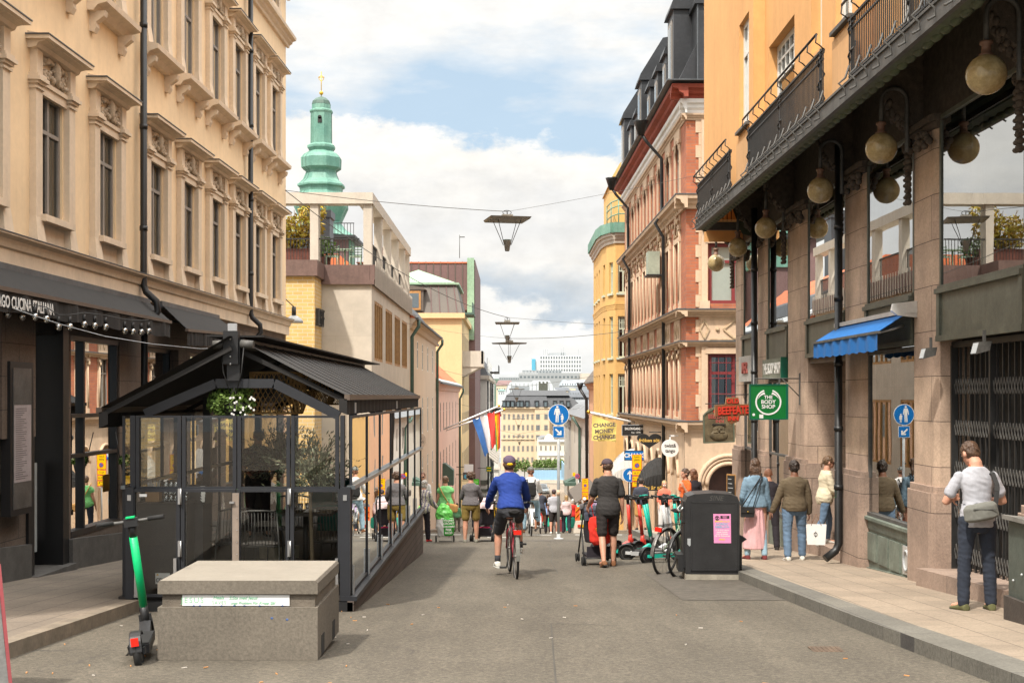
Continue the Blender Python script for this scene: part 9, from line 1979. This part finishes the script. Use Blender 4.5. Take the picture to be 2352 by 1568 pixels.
pl = thing('wall_planter', 'small leafy plant in a wall basket left of the pavilion', 'plant', P(292, 1065, 20.6)); m = B(); leafcloud(m, (0, 0, .05), .13, .13, .10, 320, .06, random.Random(2), 0, .6); m.build('foliage', 'foliage', pl); m = B(); m.lathe([(.06, -.18), (.10, .0)], n=12); m.build('basket', 'iron_black', pl); m = B(); m.tube([(-.1, 0, 0), (-.2, .05, .5)], .008, 4); m.build('hook', 'iron_black', pl)
ln = thing('wall_lantern', 'grey enamel bell lamp on a thin arm at the corner of the cream building', 'lamp', P(675, 740, 35.5)); m = B(); m.lathe([(.26, -.02), (.24, .06), (.12, .16), (.09, .18)], n=18); m.build('shade', M('enamel_grey', (.40, .42, .43), .35), ln); m = B(); m.cyl((0, 0, .16), (0, 0, .42), .06, n=10); m.tube([(0, 0, .42), (-.3, 0, .7)], .015, 5); m.build('fitting', 'iron_black', ln)
# ------------------------------------------------------------ concrete block, banner strip, red frame
gx0, gx1, yb = -2.79, -1.53, 10.28
MBR('block_granite', (.175, .150, .118), (.165, .142, .113), (.16, .14, .11), 9, 9, .001, gran=.20, var=.18, st=.5)
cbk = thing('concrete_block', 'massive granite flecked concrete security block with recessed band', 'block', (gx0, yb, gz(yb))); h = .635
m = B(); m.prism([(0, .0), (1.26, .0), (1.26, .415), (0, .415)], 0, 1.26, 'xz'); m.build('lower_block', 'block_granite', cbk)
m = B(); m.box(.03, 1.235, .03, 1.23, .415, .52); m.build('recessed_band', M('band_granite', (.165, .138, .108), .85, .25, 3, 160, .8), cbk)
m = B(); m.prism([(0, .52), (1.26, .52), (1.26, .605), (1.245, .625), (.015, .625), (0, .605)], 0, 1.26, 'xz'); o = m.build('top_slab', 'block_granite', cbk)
m = B(); m.quad((.02, .006, .6255), (1.24, .006, .6255), (1.24, 1.25, .6255), (.02, 1.25, .6255)); m.build('sunlit_top', M('sunlit_granite', (.245, .218, .178), .8, .08, 3, 120, .3), o)  # smoother stone; sunlight on the top is put into its paler colour
m = B(); m.box(1.2601-.01, 1.263, .20, .36, 0, .16); m.box(1.25, 1.263, .85, 1.0, 0, .16); m.build('lifting_slots', 'room_dark', cbk)
t = thing('paper_banner', 'long white paper strip with green handwriting stuck on the concrete block', 'banner', (gx0, yb, gz(yb))); m = B(); m.prism([(.19, .425), (1.035, .425), (1.035, .512), (.19, .512)], .020, .026, 'xz'); m.build('paper', 'sign_white', t)
M('ink_green', (.16, .55, .30), .7); M('ink_blue', (.05, .10, .25), .7)
text('JESUS', .062, (.27, .018, .468), (pi/2, 0, 0), 'ink_green', t, 'handwriting', .0005, -.001, space=1.25); text('Heals', .038, (.475, .018, .490), (pi/2, 0, 0), 'ink_green', t, 'handwriting', .0005, 0, shear=.3); text('SAVES', .036, (.48, .018, .450), (pi/2, 0, 0), 'ink_green', t, 'handwriting', .0005, -.0005, space=1.2); text('S:Sta med Jesus', .036, (.67, .018, .487), (pi/2, 0, 0), 'ink_green', t, 'handwriting', .0005, 0, shear=.3); text('unga Problem För Kropp Själ', .030, (.745, .018, .447), (pi/2, 0, 0), 'ink_green', t, 'handwriting', .0005, 0, shear=.3)
m = B(); r = random.Random(3)
for x in (.28, .33, .50, .60, .68, .80, .98): m.ell((x, .02, .425), .010, .003, .006, 6, 4)
m.build('ink_blots', 'ink_blue', t)
for x, z in ((.90, .33), (1.02, .32)): m = B(); m.ell((x, .0, z), .012, .002, .009, 8, 5); m.build('paint_spot', 'ink_blue', cbk)
t = thing('signboard', 'edge of a red framed pavement signboard at the lower left', 'sign', (-3.45, 8.4, gz(8.4))); m = B(); e0, e1 = P(-3, 1296, 8.75), P(27, 1606, 8.35)
m.bar(e0, e1, .022, .022); l0, l1 = e0+Vector((-.62, .1, 0)), e1+Vector((-.72, .1, 0)); m.bar(l0, l1, .035, .035); m.bar(e0, l0, .035, .035); m.build('red_frame', M('deep_red', (.17, .006, .009), .45, .1, 5), t, world=True)
m = B(); m.hexa([e1+Vector((-.02, .01, .06)), l1+Vector((.02, 0, .06)), l1+Vector((.02, .015, .06)), e1+Vector((-.02, .025, .06)), e0+Vector((-.02, .01, 0)), l0+Vector((.02, 0, 0)), l0+Vector((.02, .015, 0)), e0+Vector((-.02, .025, 0))]); m.build('panel', 'iron_grey', t, world=True)
t = thing('notice_plate', 'small yellow notice plate on the granite plinth by the corner post', 'sign', FL.w(21.3, -.06, .02)); m = B(); m.box(-.0, .01, -.16, .16, -.14, .14); m.build('plate', 'sign_yellow', t)
